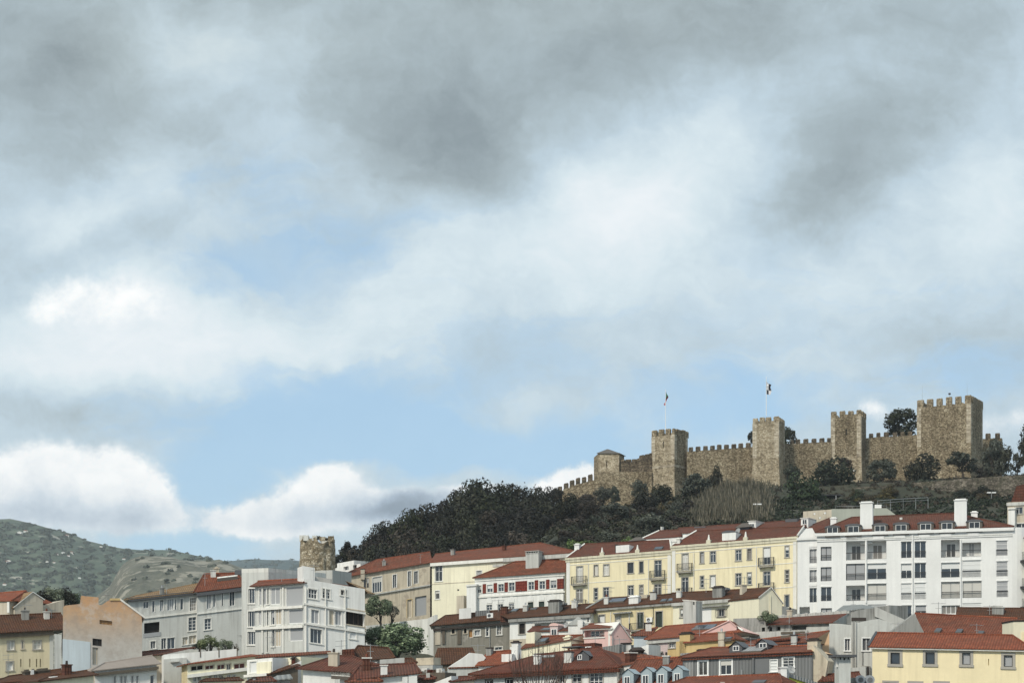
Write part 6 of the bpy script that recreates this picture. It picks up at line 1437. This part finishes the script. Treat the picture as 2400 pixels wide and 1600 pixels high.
b = B('tower_shed', 'pale concrete box building at the foot of the ruined tower', 'building', 'c', (545, 535), (702, 530), 318, 316, dep=6); b.body('concrete_light', top=True)

# ---- long white building: left wing, tall block, projecting wing
b = B('white_building', 'long white building with a tan and red roof and a ribbon of upper windows', 'building', 'b', (8, 805), (634, 737), 232, dep=10)
for r in [(140,820,190,880),(222,812,245,915),(292,805,325,905),(430,795,445,895),(480,790,508,893)]:
    b.win(r, nv=1 if r[2]-r[0] > 28 else 0, trim='white_trim', tw=.08, sill=False, pane='blind_grey' if r[0] in (292,) else 'glass_blue', frame='frame_white')
b.win((360,795,420,897), nv=2, trim='white_trim', tw=.08, pane='blind_grey', sill=False); b.win((568,782,626,903), nv=2, bars=(.3,.55,.8), trim='white_trim')
b.win((148,1010,290,1105), hole=.7, nv=0, pane='void', trim=None, frame='frame_dark'); b.strip((140,1105,300,1142), 'blind_grey', .05, 'parapet_panel')
b.win((555,962,626,1085), nv=1, bars=(.25,.5,.75), trim='white_trim')
b.win((207,1182,252,1250), nv=1, trim='white_trim')
for r in [(305,1155,350,1255),(360,1150,430,1252),(500,1145,548,1215),(560,1130,626,1205)]: b.win(r, nv=1, trim='white_trim', tw=.08, pane='glass' if r[0] < 500 else 'beige')
b.body('grey_white', side='grey_white'); b.band((700, 902), .2, 'white_trim', .15, 0); b.band((500, 735), .45, 'slate', .55, .1, 'eaves')
b.hip((60,770), (640,655), 5, 'tile_tan', over=.6, oR=.1)
rf_ = b.roof
b2 = B('white_building_end', 'white building section under a red tiled roof with a broken white skylight', 'building', 'b', (635, 738), (1044, 690), 233, dep=9)
for r in [(722,755,765,885),(780,745,806,868),(860,735,875,860),(932,722,980,858)]: b2.win(r, nv=1 if r[2]-r[0] > 28 else 0, trim='white_trim', tw=.08, sill=False, pane='blind_grey' if r[0] < 800 else 'glass_blue')
b2.win((703,975,762,1075), nv=1, bars=(.3,.6), trim='white_trim'); b2.body('grey_white'); b2.band((840, 900), .2, 'white_trim', .15, 0); b2.band((840, 718), .45, 'slate', .55, .1, 'eaves')
b2.hip((700,565), (1010,556), 5, 'tile_red', over=.5); b2.skylight((820,600,1010,622), 'old_white', th=.25); b2.chimney((795,500,835,560), 'beige_patch', .9, v=5)
b = B('tall_white_block', 'taller plain white block between the ribbon windows and the projecting wing', 'building', 'b', (1044, 555), (1290, 548), 213, 210, dep=10)
for r, k_ in [((1108,700,1178,835),2),((1105,908,1175,1050),2),((1100,1095,1172,1215),2)]: b.win(r, nv=k_, trim='white_trim', pane='glass_blue')
b.body('grey_white'); b.parapet(.5, 'old_white', .3); b.blk((980,528,1240,540), 4, 8, 'slate', 'dark_roof', down=.4)
for i in range(9):
    u, w_ = b.p(1245+i*14, 590, 1+(i % 3)); mb = MB(); mb.box(u-.25, u+.25, 1, 1.5, w_-2.5, w_-.4-.35*(i % 3), 'ochre' if i % 3 == 0 else 'old_white'); mb.build('roof_pile', b.e, b.tf)
b = B('white_wing', 'white wing with a strip of red roof and tall panelled bays', 'building', 'c', (-8, 688), (440, 655), 205, 200, dep=9)
for r in [(105,690,118,842),(102,875,116,1040),(100,1085,112,1285)]: b.win(r, nv=0, hole=.35, pane='void', trim='white_trim', tw=.1)
for r, p_ in [((135,690,222,845),'blind_grey'),((180,882,232,1030),'beige'),((178,1075,228,1230),'beige'),((275,680,440,865),'blind_grey'),((300,888,436,1020),'blind_grey'),((312,1050,440,1180),'old_white_p'),((30,700,95,850),'blind_grey'),((25,900,60,1035),'blind_grey')]:
    b.win(r, nv=1 if r[2]-r[0] < 100 else 0, hole=.12, pane=p_ if p_ in M else 'blind_grey', trim='white_trim', tw=.12, sill=False)
b.win((140,885,170,1030), nv=0, trim='white_trim', pane='glass'); b.win((145,1075,170,1230), nv=0, trim='white_trim', pane='glass')
b.body('grey_white', side='grey_white'); 
for Y in (862, 1042): b.band((300, Y), .3, 'white_trim', .3, .05)
for X in (60, 250, 455): b.pipe(X, 690, 1290, 'white_trim', .14)
b.hip((20,632), (430,612), 4, 'tile_red', over=.5)
b = B('white_corner_house', 'white house turning the corner with four storeys of mixed windows and a dark loggia', 'building', 'c', (440, 650), (1000, 742), 199.6, 202, dep=8)
b.win((482,705,560,790), nv=2, bars=(.5,), trim='white_trim'); b.win((612,705,680,790), nv=2, bars=(.4,.7), trim='white_trim'); b.win((780,705,832,762), nv=1, trim='white_trim', pane='void')
b.win((508,895,578,1020), nv=1, trim='white_trim', pane='blind_grey'); b.win((672,898,720,1035), nv=0, trim='white_trim', pane='beige'); b.win((730,905,785,1035), nv=1, trim='white_trim', pane='blind_grey')
b.win((825,900,1000,1035), nv=3, hole=.9, trim='beige', pane='void', frame='frame_brown'); b.win((500,1070,605,1200), nv=2, hole=.4, trim='white_trim', pane='glass_blue')
b.win((865,1075,920,1160), nv=0, trim='white_trim', pane='blind', hole=.1)
b.body('white_plaster', side='grey_white')
for Y in (872, 1050): b.band((700, Y), .22, 'white_trim', .2, .05)
for X in (460, 640, 820): b.pipe(X, 700, 1290, 'white_trim', .1)
b.parapet(.5, 'white_plaster'); b.blk((430,500,540,660), 1., 4, 'white_plaster', 'chimney', down=1); b.blk((540,600,700,640), 4, 7, 'concrete_light', 'roof_block', down=1)
b.hip((820,628), (1000,690), 4, 'tile_tan', over=.3, oL=-8.5, ridge=False)

# ---- far left: yellow house, orange stained gable, houses behind
b = B('yellow_left_house', 'faded yellow house with brown tiled roof at the left edge of the photo', 'building', 'a', (-160, 1125), (490, 1090), 190, dep=9)
b.win((70,1182,130,1262), nv=1, trim='stone_trim', tw=.1, pane='curtain'); b.win((200,1180,214,1250), nv=0, trim='beige'); b.win((308,1182,375,1255), nv=1, bars=(.6,), trim='stone_trim', pane='curtain')
b.win((62,1372,118,1450), nv=0, trim='stone_trim', pane='blind'); 
for X in (185, 268, 330, 365): b.win((X,1345,X+12,1420), nv=0, trim=None, pane='glass')
b.body('faded_yellow', side='beige'); b.band((200, 1112), .35, 'brown_grey', .4, .0, 'gutter'); b.strip((455,1105,490,1460), 'grey_white', .06, 'pilaster')
b.hip((-160,955), (560,925), 5, 'tile_brown', over=.6, oR=2.); M_ = b
b.antenna(75, 1300, 1500, v=-1)
b = B('orange_gable_house', 'grey house wall with an orange stained pointed top and boarded windows', 'building', 'a', (578, 865), (1305, 950), 184, 186, dep=11)
b.W = b.p(600, 945)[1]; b.win((915,935,1030,1030), nv=2, bars=(.5,), trim=None, pane='door_ochre', frame='wood'); b.win((850,1160,935,1225), nv=1, trim=None, pane='void', frame='frame_dark'); b.win((850,1240,900,1400), nv=1, trim=None, pane='beige', frame='rail_grey')
b.body('orange_gable', side='grey_white')
pts = [b.p(X, Y) for X, Y in ((1328,968),(1300,935),(1110,800),(1010,800),(935,850),(905,850),(905,780),(745,765),(735,840),(600,855),(580,870))]
mb = MB(); mb.prism([(0, b.W)]+[(b.L, b.W)]+[(min(u, b.L), w_) for u, w_ in pts[1:]][:], .0, 10.9, 'orange_gable'); mb.build('gable', b.e, b.tf)
for (a0, a1, c0, c1) in ((1010,800,1105,800),(1105,800,1330,965)):
    (ua, wa), (uc, wc) = b.p(a0, a1), b.p(c0, c1); mb = MB(); mb.prism([(ua, wa-.1), (uc, wc-.1), (uc, wc+.12), (ua, wa+.12)], -.12, 10.9, 'ochre' if a0 == 1010 else 'white_trim'); mb.build('coping', b.e, b.tf)
b.strip((575,1175,830,1460), 'pale_blue', .05, 'blue_render'); b.strip((500,1120,565,1480), 'grey_white', .02, 'white_render'); b.chimney((830,778,900,852), 'peach', 1.2, cap=None, v=1)
mt_ = M['orange_gable']
b = B('back_house', 'beige gabled house in front of the dark trees at the far left', 'building', 'a', (135, 870), (395, 800), 212, 214, dep=8)
b.body('beige'); b.gable(300, 738, 'beige', 'tile_tan', over=.2)
b.blk((395,830,590,960), 1, 6, 'beige', 'side_wing', down=2)
b = B('back_house', 'low house with a bright red roof and white gutter at the left edge', 'building', 'a', (-120, 822), (88, 818), 214, 212, dep=7)
b.body('beige'); b.hip((-120,750), (240,722), 5, 'tile_fresh', over=.2, oR=.6); b.strip((70,822,90,920), 'white_trim', .1, 'pilaster')
for i, (x, y, w_, h_) in enumerate([(100,1386,50,44),(128,1378,56,50),(158,1380,52,46),(182,1390,36,36)]):
    tree('evergreen_tree', ['dark green tree above the beige gable at the left', 'tallest of the dark green trees behind the orange stained gable', 'dark green tree just left of the orange stained gable top', 'small dark tree beside the orange gable chimney'][i], x, y, w_, h_, 235+i*2, 'leaf_mid' if i % 2 else 'leaf_dark', 'dense', 1500, .06, group='trees behind the left houses')

# ---- low front row, left
b = B('low_white_house', 'low white house with a curved rusty roof edge in front of the white building', 'building', 'b', (-60, 1340), (330, 1310), 186, dep=6)
b.body('beige'); b.hip((60,1288), (620,1242), 4, 'tile_maroon', over=.3); b.blk((-40,1430,260,1445), -.8, 0, 'brown_grey', 'gutter'); 
b = B('front_white_house', 'white house with a row of narrow windows at the bottom left', 'building', 'a', (870, 1460), (1440, 1400), 172, dep=7)
for X in (1045, 1105, 1140, 1205, 1250): b.win((X,1500,X+22,1640), nv=0, trim='white_trim', tw=.06, pane='blind_grey')
b.win((1380,1495,1415,1640), nv=0, trim='white_trim')
b.body('white_plaster', side='beige'); b.band((1200, 1440), .3, 'brown_grey', .5, .1, 'gutter'); b.hip((960,1385), (1400,1315), 4.5, 'roof_flat', over=.4)
b = B('brown_roof_house', 'dark brown broken roof with small chimneys at the bottom left corner', 'building', 'a', (-60, 1580), (560, 1530), 165, dep=7)
b.body('beige'); b.hip((80,1505), (560,1440), 3.5, 'tile_brown', over=.4)
for r in ((228,1440,280,1510),(300,1435,330,1500),(345,1430,455,1480)): b.chimney(r, 'brown_grey', .8, cap='slab', v=2.5)
b.chimney((285,1445,312,1505), 'white_plaster', .5, cap=None, v=2.3)
b = B('cream_front_house', 'cream wall with a flat white coping at the bottom left', 'building', 'a', (380, 1555), (860, 1500), 160, dep=5)
b.body('cream_light'); b.hip((480,1500), (800,1452), 3, 'tile_brown', over=.4)
b.blk((470,1505,530,1525), 1, 2, 'white_plaster', 'chimney', down=1, parent=b.roof)
b = B('terrace_wall_house', 'white stepped parapet wall below the leafy bush', 'building', 'b', (330, 1305), (1005, 1252), 183, dep=6)
b.body('white_plaster', top=True)
for X in (665, 835, 1003): b.strip((X-4,1240,X+4,1330), 'brown_grey', .05, 'post')
b.blk((330,1340,540,1568), -.9, 0, 'grey_white', 'lower_wall', down=3)
b.blk((390,1362,470,1374), -1.2, -.9, 'grey_white', 'ledge')
b = B('loggia_house', 'yellowish house with a rusty red lean-to roof above two rows of openings', 'building', 'b', (545, 1400), (1170, 1325), 174, dep=7)
for r, p_ in [((580,1405,690,1450),'void'),((712,1402,790,1440),'door_red'),((820,1395,890,1440),'door_red'),((905,1390,945,1445),'glass'),((975,1385,1075,1440),'door_red')]: b.win(r, nv=1, trim='beige', pane=p_, hole=.4, frame='white_trim', tw=.05, sill=False)
for X in (600, 640, 740, 790, 835, 910, 960): b.win((X,1490,X+30,1555), nv=1, trim='white_trim', tw=.06, pane='glass')
b.body('cream_light', side='pale_yellow'); b.band((800, 1458), .35, 'white_trim', .5, .0, 'ledge'); b.hip((640,1370), (1130,1300), 3.2, 'tile_fresh', over=.5, ridge=False)
b = B('white_cube_house', 'white cubic house with a shuttered window beside the rusty loggia', 'building', 'r', (1300, 690), (1690, 655), 172, 170, dep=6)
b.win((1345,715,1445,880), nv=0, pane='blind', trim='white_trim', hole=.12); b.body('white_plaster', top=True); b.strip((1300,905,1650,945), 'white_trim', .5, 'ledge'); b.strip((1460,720,1680,1045), 'cream_light', .12, 'panel')
b = B('white_cube_house', 'smaller white house with a dark brown blinded window under the red roof strip', 'building', 'c', (145, 1345), (410, 1325), 173, 171, dep=5)
b.win((215,1372,300,1455), nv=0, pane='brown_p' if 'brown_p' in M else 'beige', trim=None, frame='frame_brown', hole=.3); b.body('cream_light', top=True)
b = B('red_strip_house', 'long narrow dark red roof strip below the white wing', 'building', 'c', (-30, 1345), (688, 1300), 188, dep=5)
b.win((480,1325,540,1372), nv=1, trim='white_trim', hole=.3); b.body('white_plaster'); b.hip((20,1305), (680,1268), 2.2, 'tile_red', over=.4, ridge=False)

# ---- maroon roofs, bottom centre left
b = B('maroon_roof_house', 'large dark maroon hipped roof rising to a point at the bottom centre left', 'building', 's', (-60, 760), (1330, 860), 160, 158, dep=10)
b.body('white_plaster'); b.hip((395,560), (620,570), 5, 'tile_maroon', over=.5); b.skylight((330,800,590,850), 'old_white', th=.12)
b = B('maroon_roof_house', 'long maroon roof with a low white parapet in front of the green tree', 'building', 's', (640, 900), (1510, 820), 154, dep=8)
b.body('white_plaster', side='white_plaster'); b.hip((720,705), (1480,668), 5, 'tile_maroon', over=.4)
for r in ((1310,850,1385,940),(1395,825,1515,940)): b.chimney(r, 'white_plaster', .8, cap=None, v=-.3, down=3)
b = B('small_roof_house', 'small rusty brown roof with broken white edges under the tree', 'building', 's', (600, 650), (1150, 610), 171, dep=6)
b.body('concrete_light'); b.hip((700,425), (1120,455), 4, 'tile_brown', over=.4); b.roof['label'] = 'rusty brown roof'
b.blk((480,470,650,560), -.5, 3, 'tile_maroon', 'lean_to_roof', down=.2); b.blk((330,480,480,580), 0, 3, 'old_white', 'side_wall', down=2)
b.blk((790,655,960,690), -1.6, -.8, 'white_plaster', 'white_parapet', down=.5); b.blk((1000,600,1340,680), -.4, .4, 'concrete_light', 'low_wall', down=2)
b.antenna(470, 345, 470, v=0, style='yagi')
b = B('rubble_wall', 'weathered grey garden wall right of the green tree trunk', 'wall', 's', (1490, 700), (1730, 690), 178, 177, dep=2); b.body('concrete_light', top=True); b.blk((1500,590,1740,690), .5, 2, 'beige_patch', 'upper_wall')
b = B('brown_slope_house', 'dark brown steep roof beside a smooth white wall', 'building', 's', (1740, 700), (2060, 680), 191, dep=5)
b.body('brown_grey'); b.hip((1800,450), (2280,445), 3.5, 'tile_brown', over=.2, oR=2.5, ridge=False)
b = B('white_slope_wall', 'smooth white sloping wall with a thin red edge left of the little hip roof', 'building', 'd', (590, 1425), (868, 1418), 186.5, 187, dep=.8)
b.body('grey_white'); P = [b.p(X, Y) for X, Y in ((868,1418),(935,1335),(905,1300),(790,1288),(735,1330),(640,1390))]
mb = MB(); mb.prism([(0, b.W)]+[(b.L, b.W)]+P[1:], .0, .9, 'white_plaster'); mb.build('gable', b.e, b.tf); b.strip((590,1418,868,1430), 'tile_red', .12, 'coping')
b = B('bottom_white_wall', 'curved white wall and reddish dome at the bottom edge', 'building', 's', (1730, 940), (1985, 840), 158, 157, dep=1.2)
b.body('white_plaster', top=True)
b = B('bottom_brown_house', 'brown tiled mound between white walls at the bottom edge', 'building', 's', (1990, 930), (2290, 900), 157, 157, dep=4)
b.body('beige'); b.hip((2080,855), (2220,850), 2, 'tile_maroon', over=.2)
b = B('clutter_house', 'cluttered dark yard shed below the brown slope', 'shed', 's', (1510, 800), (1900, 790), 168, 167, dep=3); b.body('brown_grey', top=True)
rs = random.Random(3)
for i in range(9):
    u, w_ = b.p(1530+i*40, 790-rs.uniform(0, 60), 0); mb = MB(); mb.box(u, u+rs.uniform(.3, .9), .1, .8, b.W-.5, w_, rs.choice(['old_white', 'brown_grey', 'concrete', 'tile_maroon'])); mb.build('crate', b.e, b.tf)

# ---- trees between the houses
def mtree(name, label, reg, x, yt, w_, h_, D, m_, kind='wide', n=5500, leaf=.036): return tree(name, label, x, yt, w_, h_, D, m_, kind, n, leaf, reg=reg, trunkr=.25)
mtree('broadleaf_tree', 'big light green tree between the corner house and the old grey house', 'c', 1310, 1010, 520, 330, 205, 'leaf_mid')
mtree('broadleaf_tree', 'dense green tree touching the white corner house', 'c', 1090, 1045, 290, 190, 209, 'leaf_mid')
mtree('broadleaf_tree', 'green tree in front of the beige patched wall', 'c', 1130, 755, 270, 215, 262, 'leaf_mid')
mtree('broadleaf_tree', 'pale small tree right of the green tree at the patched wall', 'c', 1260, 845, 130, 130, 264, 'leaf_olive', n=2500)
mtree('shrub', 'bright green bush on the terrace in front of the white building', 'b', 745, 1085, 210, 150, 196, 'leaf_green', 'bush', 3500)
mtree('shrub', 'duller green bush on the terrace right of the bright one', 'b', 900, 1115, 150, 145, 196, 'leaf_mid', 'bush', 3000)
mtree('shrub', 'low dark green shrub at the left end of the terrace', 'b', 640, 1150, 120, 100, 197, 'leaf_ivy', 'bush', 2500)
mtree('shrub', 'small brownish shrub at the right end of the terrace', 'b', 1000, 1190, 50, 70, 195, 'leaf_rust', 'bush', 1200)
mtree('shrub', 'dark leafy bush in front of the cream gable end', 'g', 745, 905, 190, 125, 203, 'leaf_mid', 'bush', 3500)
mtree('shrub', 'sprig of ivy above the orange stained gable corner', 'a', 575, 1400, 60, 80, 182, 'leaf_dark', 'airy', 500)
# bare tree: many upright arching twigs
def bare_tree():
    e = empty('bare_tree', at(*px('e', 960, 1750), 172), 0, label='leafless tree with arching reddish twigs in front of the large hip roof', cat='tree')
    rs = random.Random(12); base = Vector(e.location); q = lambda X, Y, D=172: at(*px('e', X, Y), D)-base
    mb = MB(); mb.tube((0, 0, -8), (0, 0, .3), .28, .2, 'bark_pale', 8); mb.build('trunk', e)
    br = MB()
    for i in range(58):
        X1 = rs.uniform(640, 1290); Yt = rs.uniform(1090, 1330)+abs(X1-980)*.25; D1 = 172+rs.uniform(-1.5, 1.5); a = Vector((rs.uniform(-.1, .1), 0, rs.uniform(-1, .2)))
        c = q(X1, Yt, D1); m1 = a+(c-a)*.45+Vector(((c.x)*.35, 0, 0)); m2 = a+(c-a)*.78+Vector((c.x*.22, 0, .1)); r = .035
        br.tube(a, m1, r, r*.8, 'twig', 4, False); br.tube(m1, m2, r*.8, r*.6, 'twig', 4, False); br.tube(m2, c, r*.6, r*.35, 'twig', 4, False)
        for _ in range(3):
            s0 = m1+(m2-m1)*rs.random(); s1 = s0+Vector((rs.uniform(-.6, .6), rs.uniform(-.4, .4), rs.uniform(.5, 1.3))); br.tube(s0, s1, .018, .01, 'twig', 3, False)
    br.build('branches', e)
plain('twig', (.075, .045, .035), .9)
bare_tree()

# ---- jumble of low roofs, sheds and parapets filling the bottom centre left
def jumble(items):
    for (nm, lab, reg, pl, pr, D, dep, wm, rl, rr, v, rm, extra) in items:
        b = B(nm, lab, 'shed' if 'shed' in nm else 'building', reg, pl, pr, D, dep=dep)
        b.body(wm, top=not rl)
        if rl: b.hip(rl, rr, v, rm, over=.25, ridge=rm != 'sheet_roof')
        for e_ in extra:
            if e_[0] == 'c': b.chimney(e_[1], e_[2], .6, 'slab', v=e_[3], capm='sooty', down=1.5)
            if e_[0] == 'b': b.blk(e_[1], e_[3], e_[3]+1.2, e_[2], 'parapet', down=.4)
jumble([
 ('roof_shed', 'narrow brown roof wedge beside the white cubic houses', 'r', (1690, 905), (2080, 790), 168, 4, 'brown_grey', (1760,880), (2060,740), 2, 'tile_brown', []),
 ('low_house', 'small white house end with a tiny dark window under the red strip', 'r', (1940, 790), (2130, 700), 170, 3, 'white_plaster', None, None, 0, '', [('c', (2000,620,2040,705), 'tile_maroon', .5)]),
 ('roof_shed', 'grey metal roof flap in the shade of the maroon roofs', 'r', (1690, 1010), (1960, 990), 163, 3, 'concrete', (1760,925), (1960,905), 1.5, 'sheet_roof', []),
 ('low_house', 'low maroon lean-to roof at the bottom edge left of the big maroon roof', 'r', (1330, 1040), (1700, 1030), 161, 4, 'old_white', (1420,965), (1660,950), 2, 'tile_maroon', [('c', (1390,925,1430,1010), 'white_plaster', .6)]),
 ('low_house', 'reddish low roof with two white stubs at the bottom edge', 's', (560, 935), (1000, 930), 152, 4, 'old_white', (640,880), (960,868), 2, 'tile_red', [('c', (700,860,730,920), 'white_plaster', .5), ('b', (380,885,450,930), 'old_white', .2)]),
 ('low_house', 'small terracotta roof tucked under the green tree', 's', (1080, 690), (1480, 672), 173, 4, 'beige', (1150,612), (1440,600), 2, 'tile_brown', [('c', (1180,560,1220,625), 'old_white', 1)]),
 ('roof_shed', 'small rusty shed roof beside the garden wall at the tree trunk', 's', (1500, 905), (1740, 890), 163, 3, 'brown_grey', (1560,845), (1700,835), 1.5, 'tile_maroon', [('b', (1640,800,1690,850), 'concrete_light', .4)]),
 ('low_house', 'white lean-to with a thin red roof below the yellowish loggia', 'r', (620, 1030), (1220, 1010), 164, 4, 'cream_light', (660,985), (1190,960), 1.8, 'tile_brown', [('c', (900,930,950,990), 'white_plaster', 1)]),
])
# ---- small stacks and vents on the roofs they meet (parts of those roofs)
bpy.context.view_layer.update(); dg = bpy.context.evaluated_depsgraph_get(); rk = random.Random(5)
for (x, y, w_, h_) in [(1180,1440,.9,1.1),(1230,1432,.6,.8),(1345,1424,.7,.9),(1420,1415,.6,.9),(1530,1405,.8,1.),(1590,1400,.6,.8),(1745,1388,.7,.9),(1375,1492,.6,.8),(1258,1556,.7,.9),(1330,1552,.8,1.1),(1470,1552,.8,1.),(1520,1478,.7,.9),(1640,1474,.6,.8),
    (1690,1500,.7,.9),(1560,1556,.6,.8),(1720,1520,.7,1.),(1800,1520,.8,1.),(1860,1506,.6,.8),(1850,1446,.6,.8),(1920,1440,.7,.9),(2330,1430,.7,.9),
    (500,1352,.7,.9),(380,1392,.6,.8),(60,1452,.8,1.),(110,1450,.6,.8),(850,1345,.8,1.),(900,1325,.7,.9),(1060,1300,.7,.9),(1180,1290,.6,.8),(860,1570,.8,1.1),(900,1580,.6,.8),(780,1560,.9,1.2),(940,1588,.7,.9),(700,1502,.6,.8),(620,1520,.6,.8),(540,1530,.7,.9),(30,1560,.7,1.),(160,1580,.7,.9),(1005,1508,.6,.8),(1080,1580,.7,1.),(1145,1535,.6,.8)]:
    dv = at(x, y, 1.).normalized(); h_it, loc, nn, ii, ob_, mm = S.ray_cast(dg, Vector((0, 0, 0)), dv)
    if not h_it or not ob_.name.startswith('roof') or ob_.parent is None: continue
    root = ob_.parent
    while root.parent: root = root.parent
    p_ = root.matrix_world.inverted() @ loc; mt = rk.choice(['white_plaster', 'old_white', 'concrete', 'beige', 'tile_maroon', 'concrete_light']); d_ = w_*rk.uniform(.7, 1.3); mb = MB()
    mb.box(p_.x-w_/2, p_.x+w_/2, p_.y, p_.y+d_, p_.z-1., p_.z+h_, mt); mb.box(p_.x-w_/2-.08, p_.x+w_/2+.08, p_.y-.08, p_.y+d_+.08, p_.z+h_, p_.z+h_+.1, rk.choice([mt, 'sooty', 'white_trim']))
    if rk.random() < .6: mb.tube((p_.x, p_.y+d_/2, p_.z+h_+.1), (p_.x, p_.y+d_/2, p_.z+h_+.45), .13, .11, rk.choice(['tile_red', 'metal', 'sooty']), 7)
    mb.build('chimney', ob_)
# ---- television aerials, each standing on whatever roof it meets
bpy.context.view_layer.update(); dg = bpy.context.evaluated_depsgraph_get()
ra = random.Random(8)
for (x, y0, y1) in [(1168,1402,1432),(1213,1380,1424),(1352,1398,1430),(1432,1372,1402),(1560,1366,1392),(1655,1352,1388),(1745,1348,1380),(1500,1424,1458),(1395,1480,1512),(1452,1492,1520),(1570,1420,1452),(1850,1438,1462),(2000,1400,1428),(2200,1408,1440),(2320,1415,1440),(2105,1455,1482),(2290,1458,1484),(1760,1490,1516),(1890,1478,1508),(1640,1466,1490),(660,1336,1362),(735,1320,1362),(480,1340,1372),(390,1366,1396),(560,1484,1512),(640,1488,1515),(868,1505,1540),(250,1388,1412),(60,1412,1440),(120,1424,1448),(1120,1506,1536),(985,1296,1320) ]:
    dv = at(x, y1, 1.).normalized(); h_, loc, nn, ii, ob_, mm = S.ray_cast(dg, Vector((0, 0, 0)), dv)
    if not h_ or loc.y > 420: continue
    H = (y1-y0)/F*loc.y; e = empty('roof_aerial', loc+Vector((0, .1, -.1)), ra.uniform(-.8, .8)); e['category'] = 'aerial'
    later('aer%d' % (x//400), e, x, 0, 'thin roof aerial, '+('far left', 'left', 'centre left', 'centre right', 'right', 'far right')[x//400]+' part of town', 'television aerials on the roofs')
    mb = MB(); mb.tube((0, 0, -.3), (0, 0, H), .035, .03, 'rail_grey', 5); mb.build('mast', e)
    mb = MB(); z = H-.15; L_ = ra.uniform(.5, .9); mb.tube((-L_, 0, z), (L_, 0, z), .022, .022, 'rail_grey', 4)
    for k in range(7): q_ = -L_+2*L_*k/6; mb.tube((q_, -.28, z), (q_, .28, z), .014, .014, 'rail_grey', 4)
    mb.tube((-.35, 0, z-.55), (.35, 0, z-.55), .02, .02, 'rail_grey', 4); mb.build('antenna_rods', e)
settle()
# ======================= AIR =======================
def haze():
    mb = MB(); mb.box(-5200, 5200, -70, 5400, -34, 402, 'air'); o = mb.build('haze'); tag(o, kind='stuff')
t = bpy.data.materials.new('air'); t.use_nodes = True; n = NT(t.node_tree); n.n.clear()
vo = n.new('ShaderNodeVolumePrincipled'); vo.inputs['Density'].default_value = HAZE; vo.inputs['Color'].default_value = (.86, .93, 1, 1); vo.inputs['Anisotropy'].default_value = .2
out = n.new('ShaderNodeOutputMaterial'); n.l.new(vo.outputs['Volume'], out.inputs['Volume']); M['air'] = t
haze()
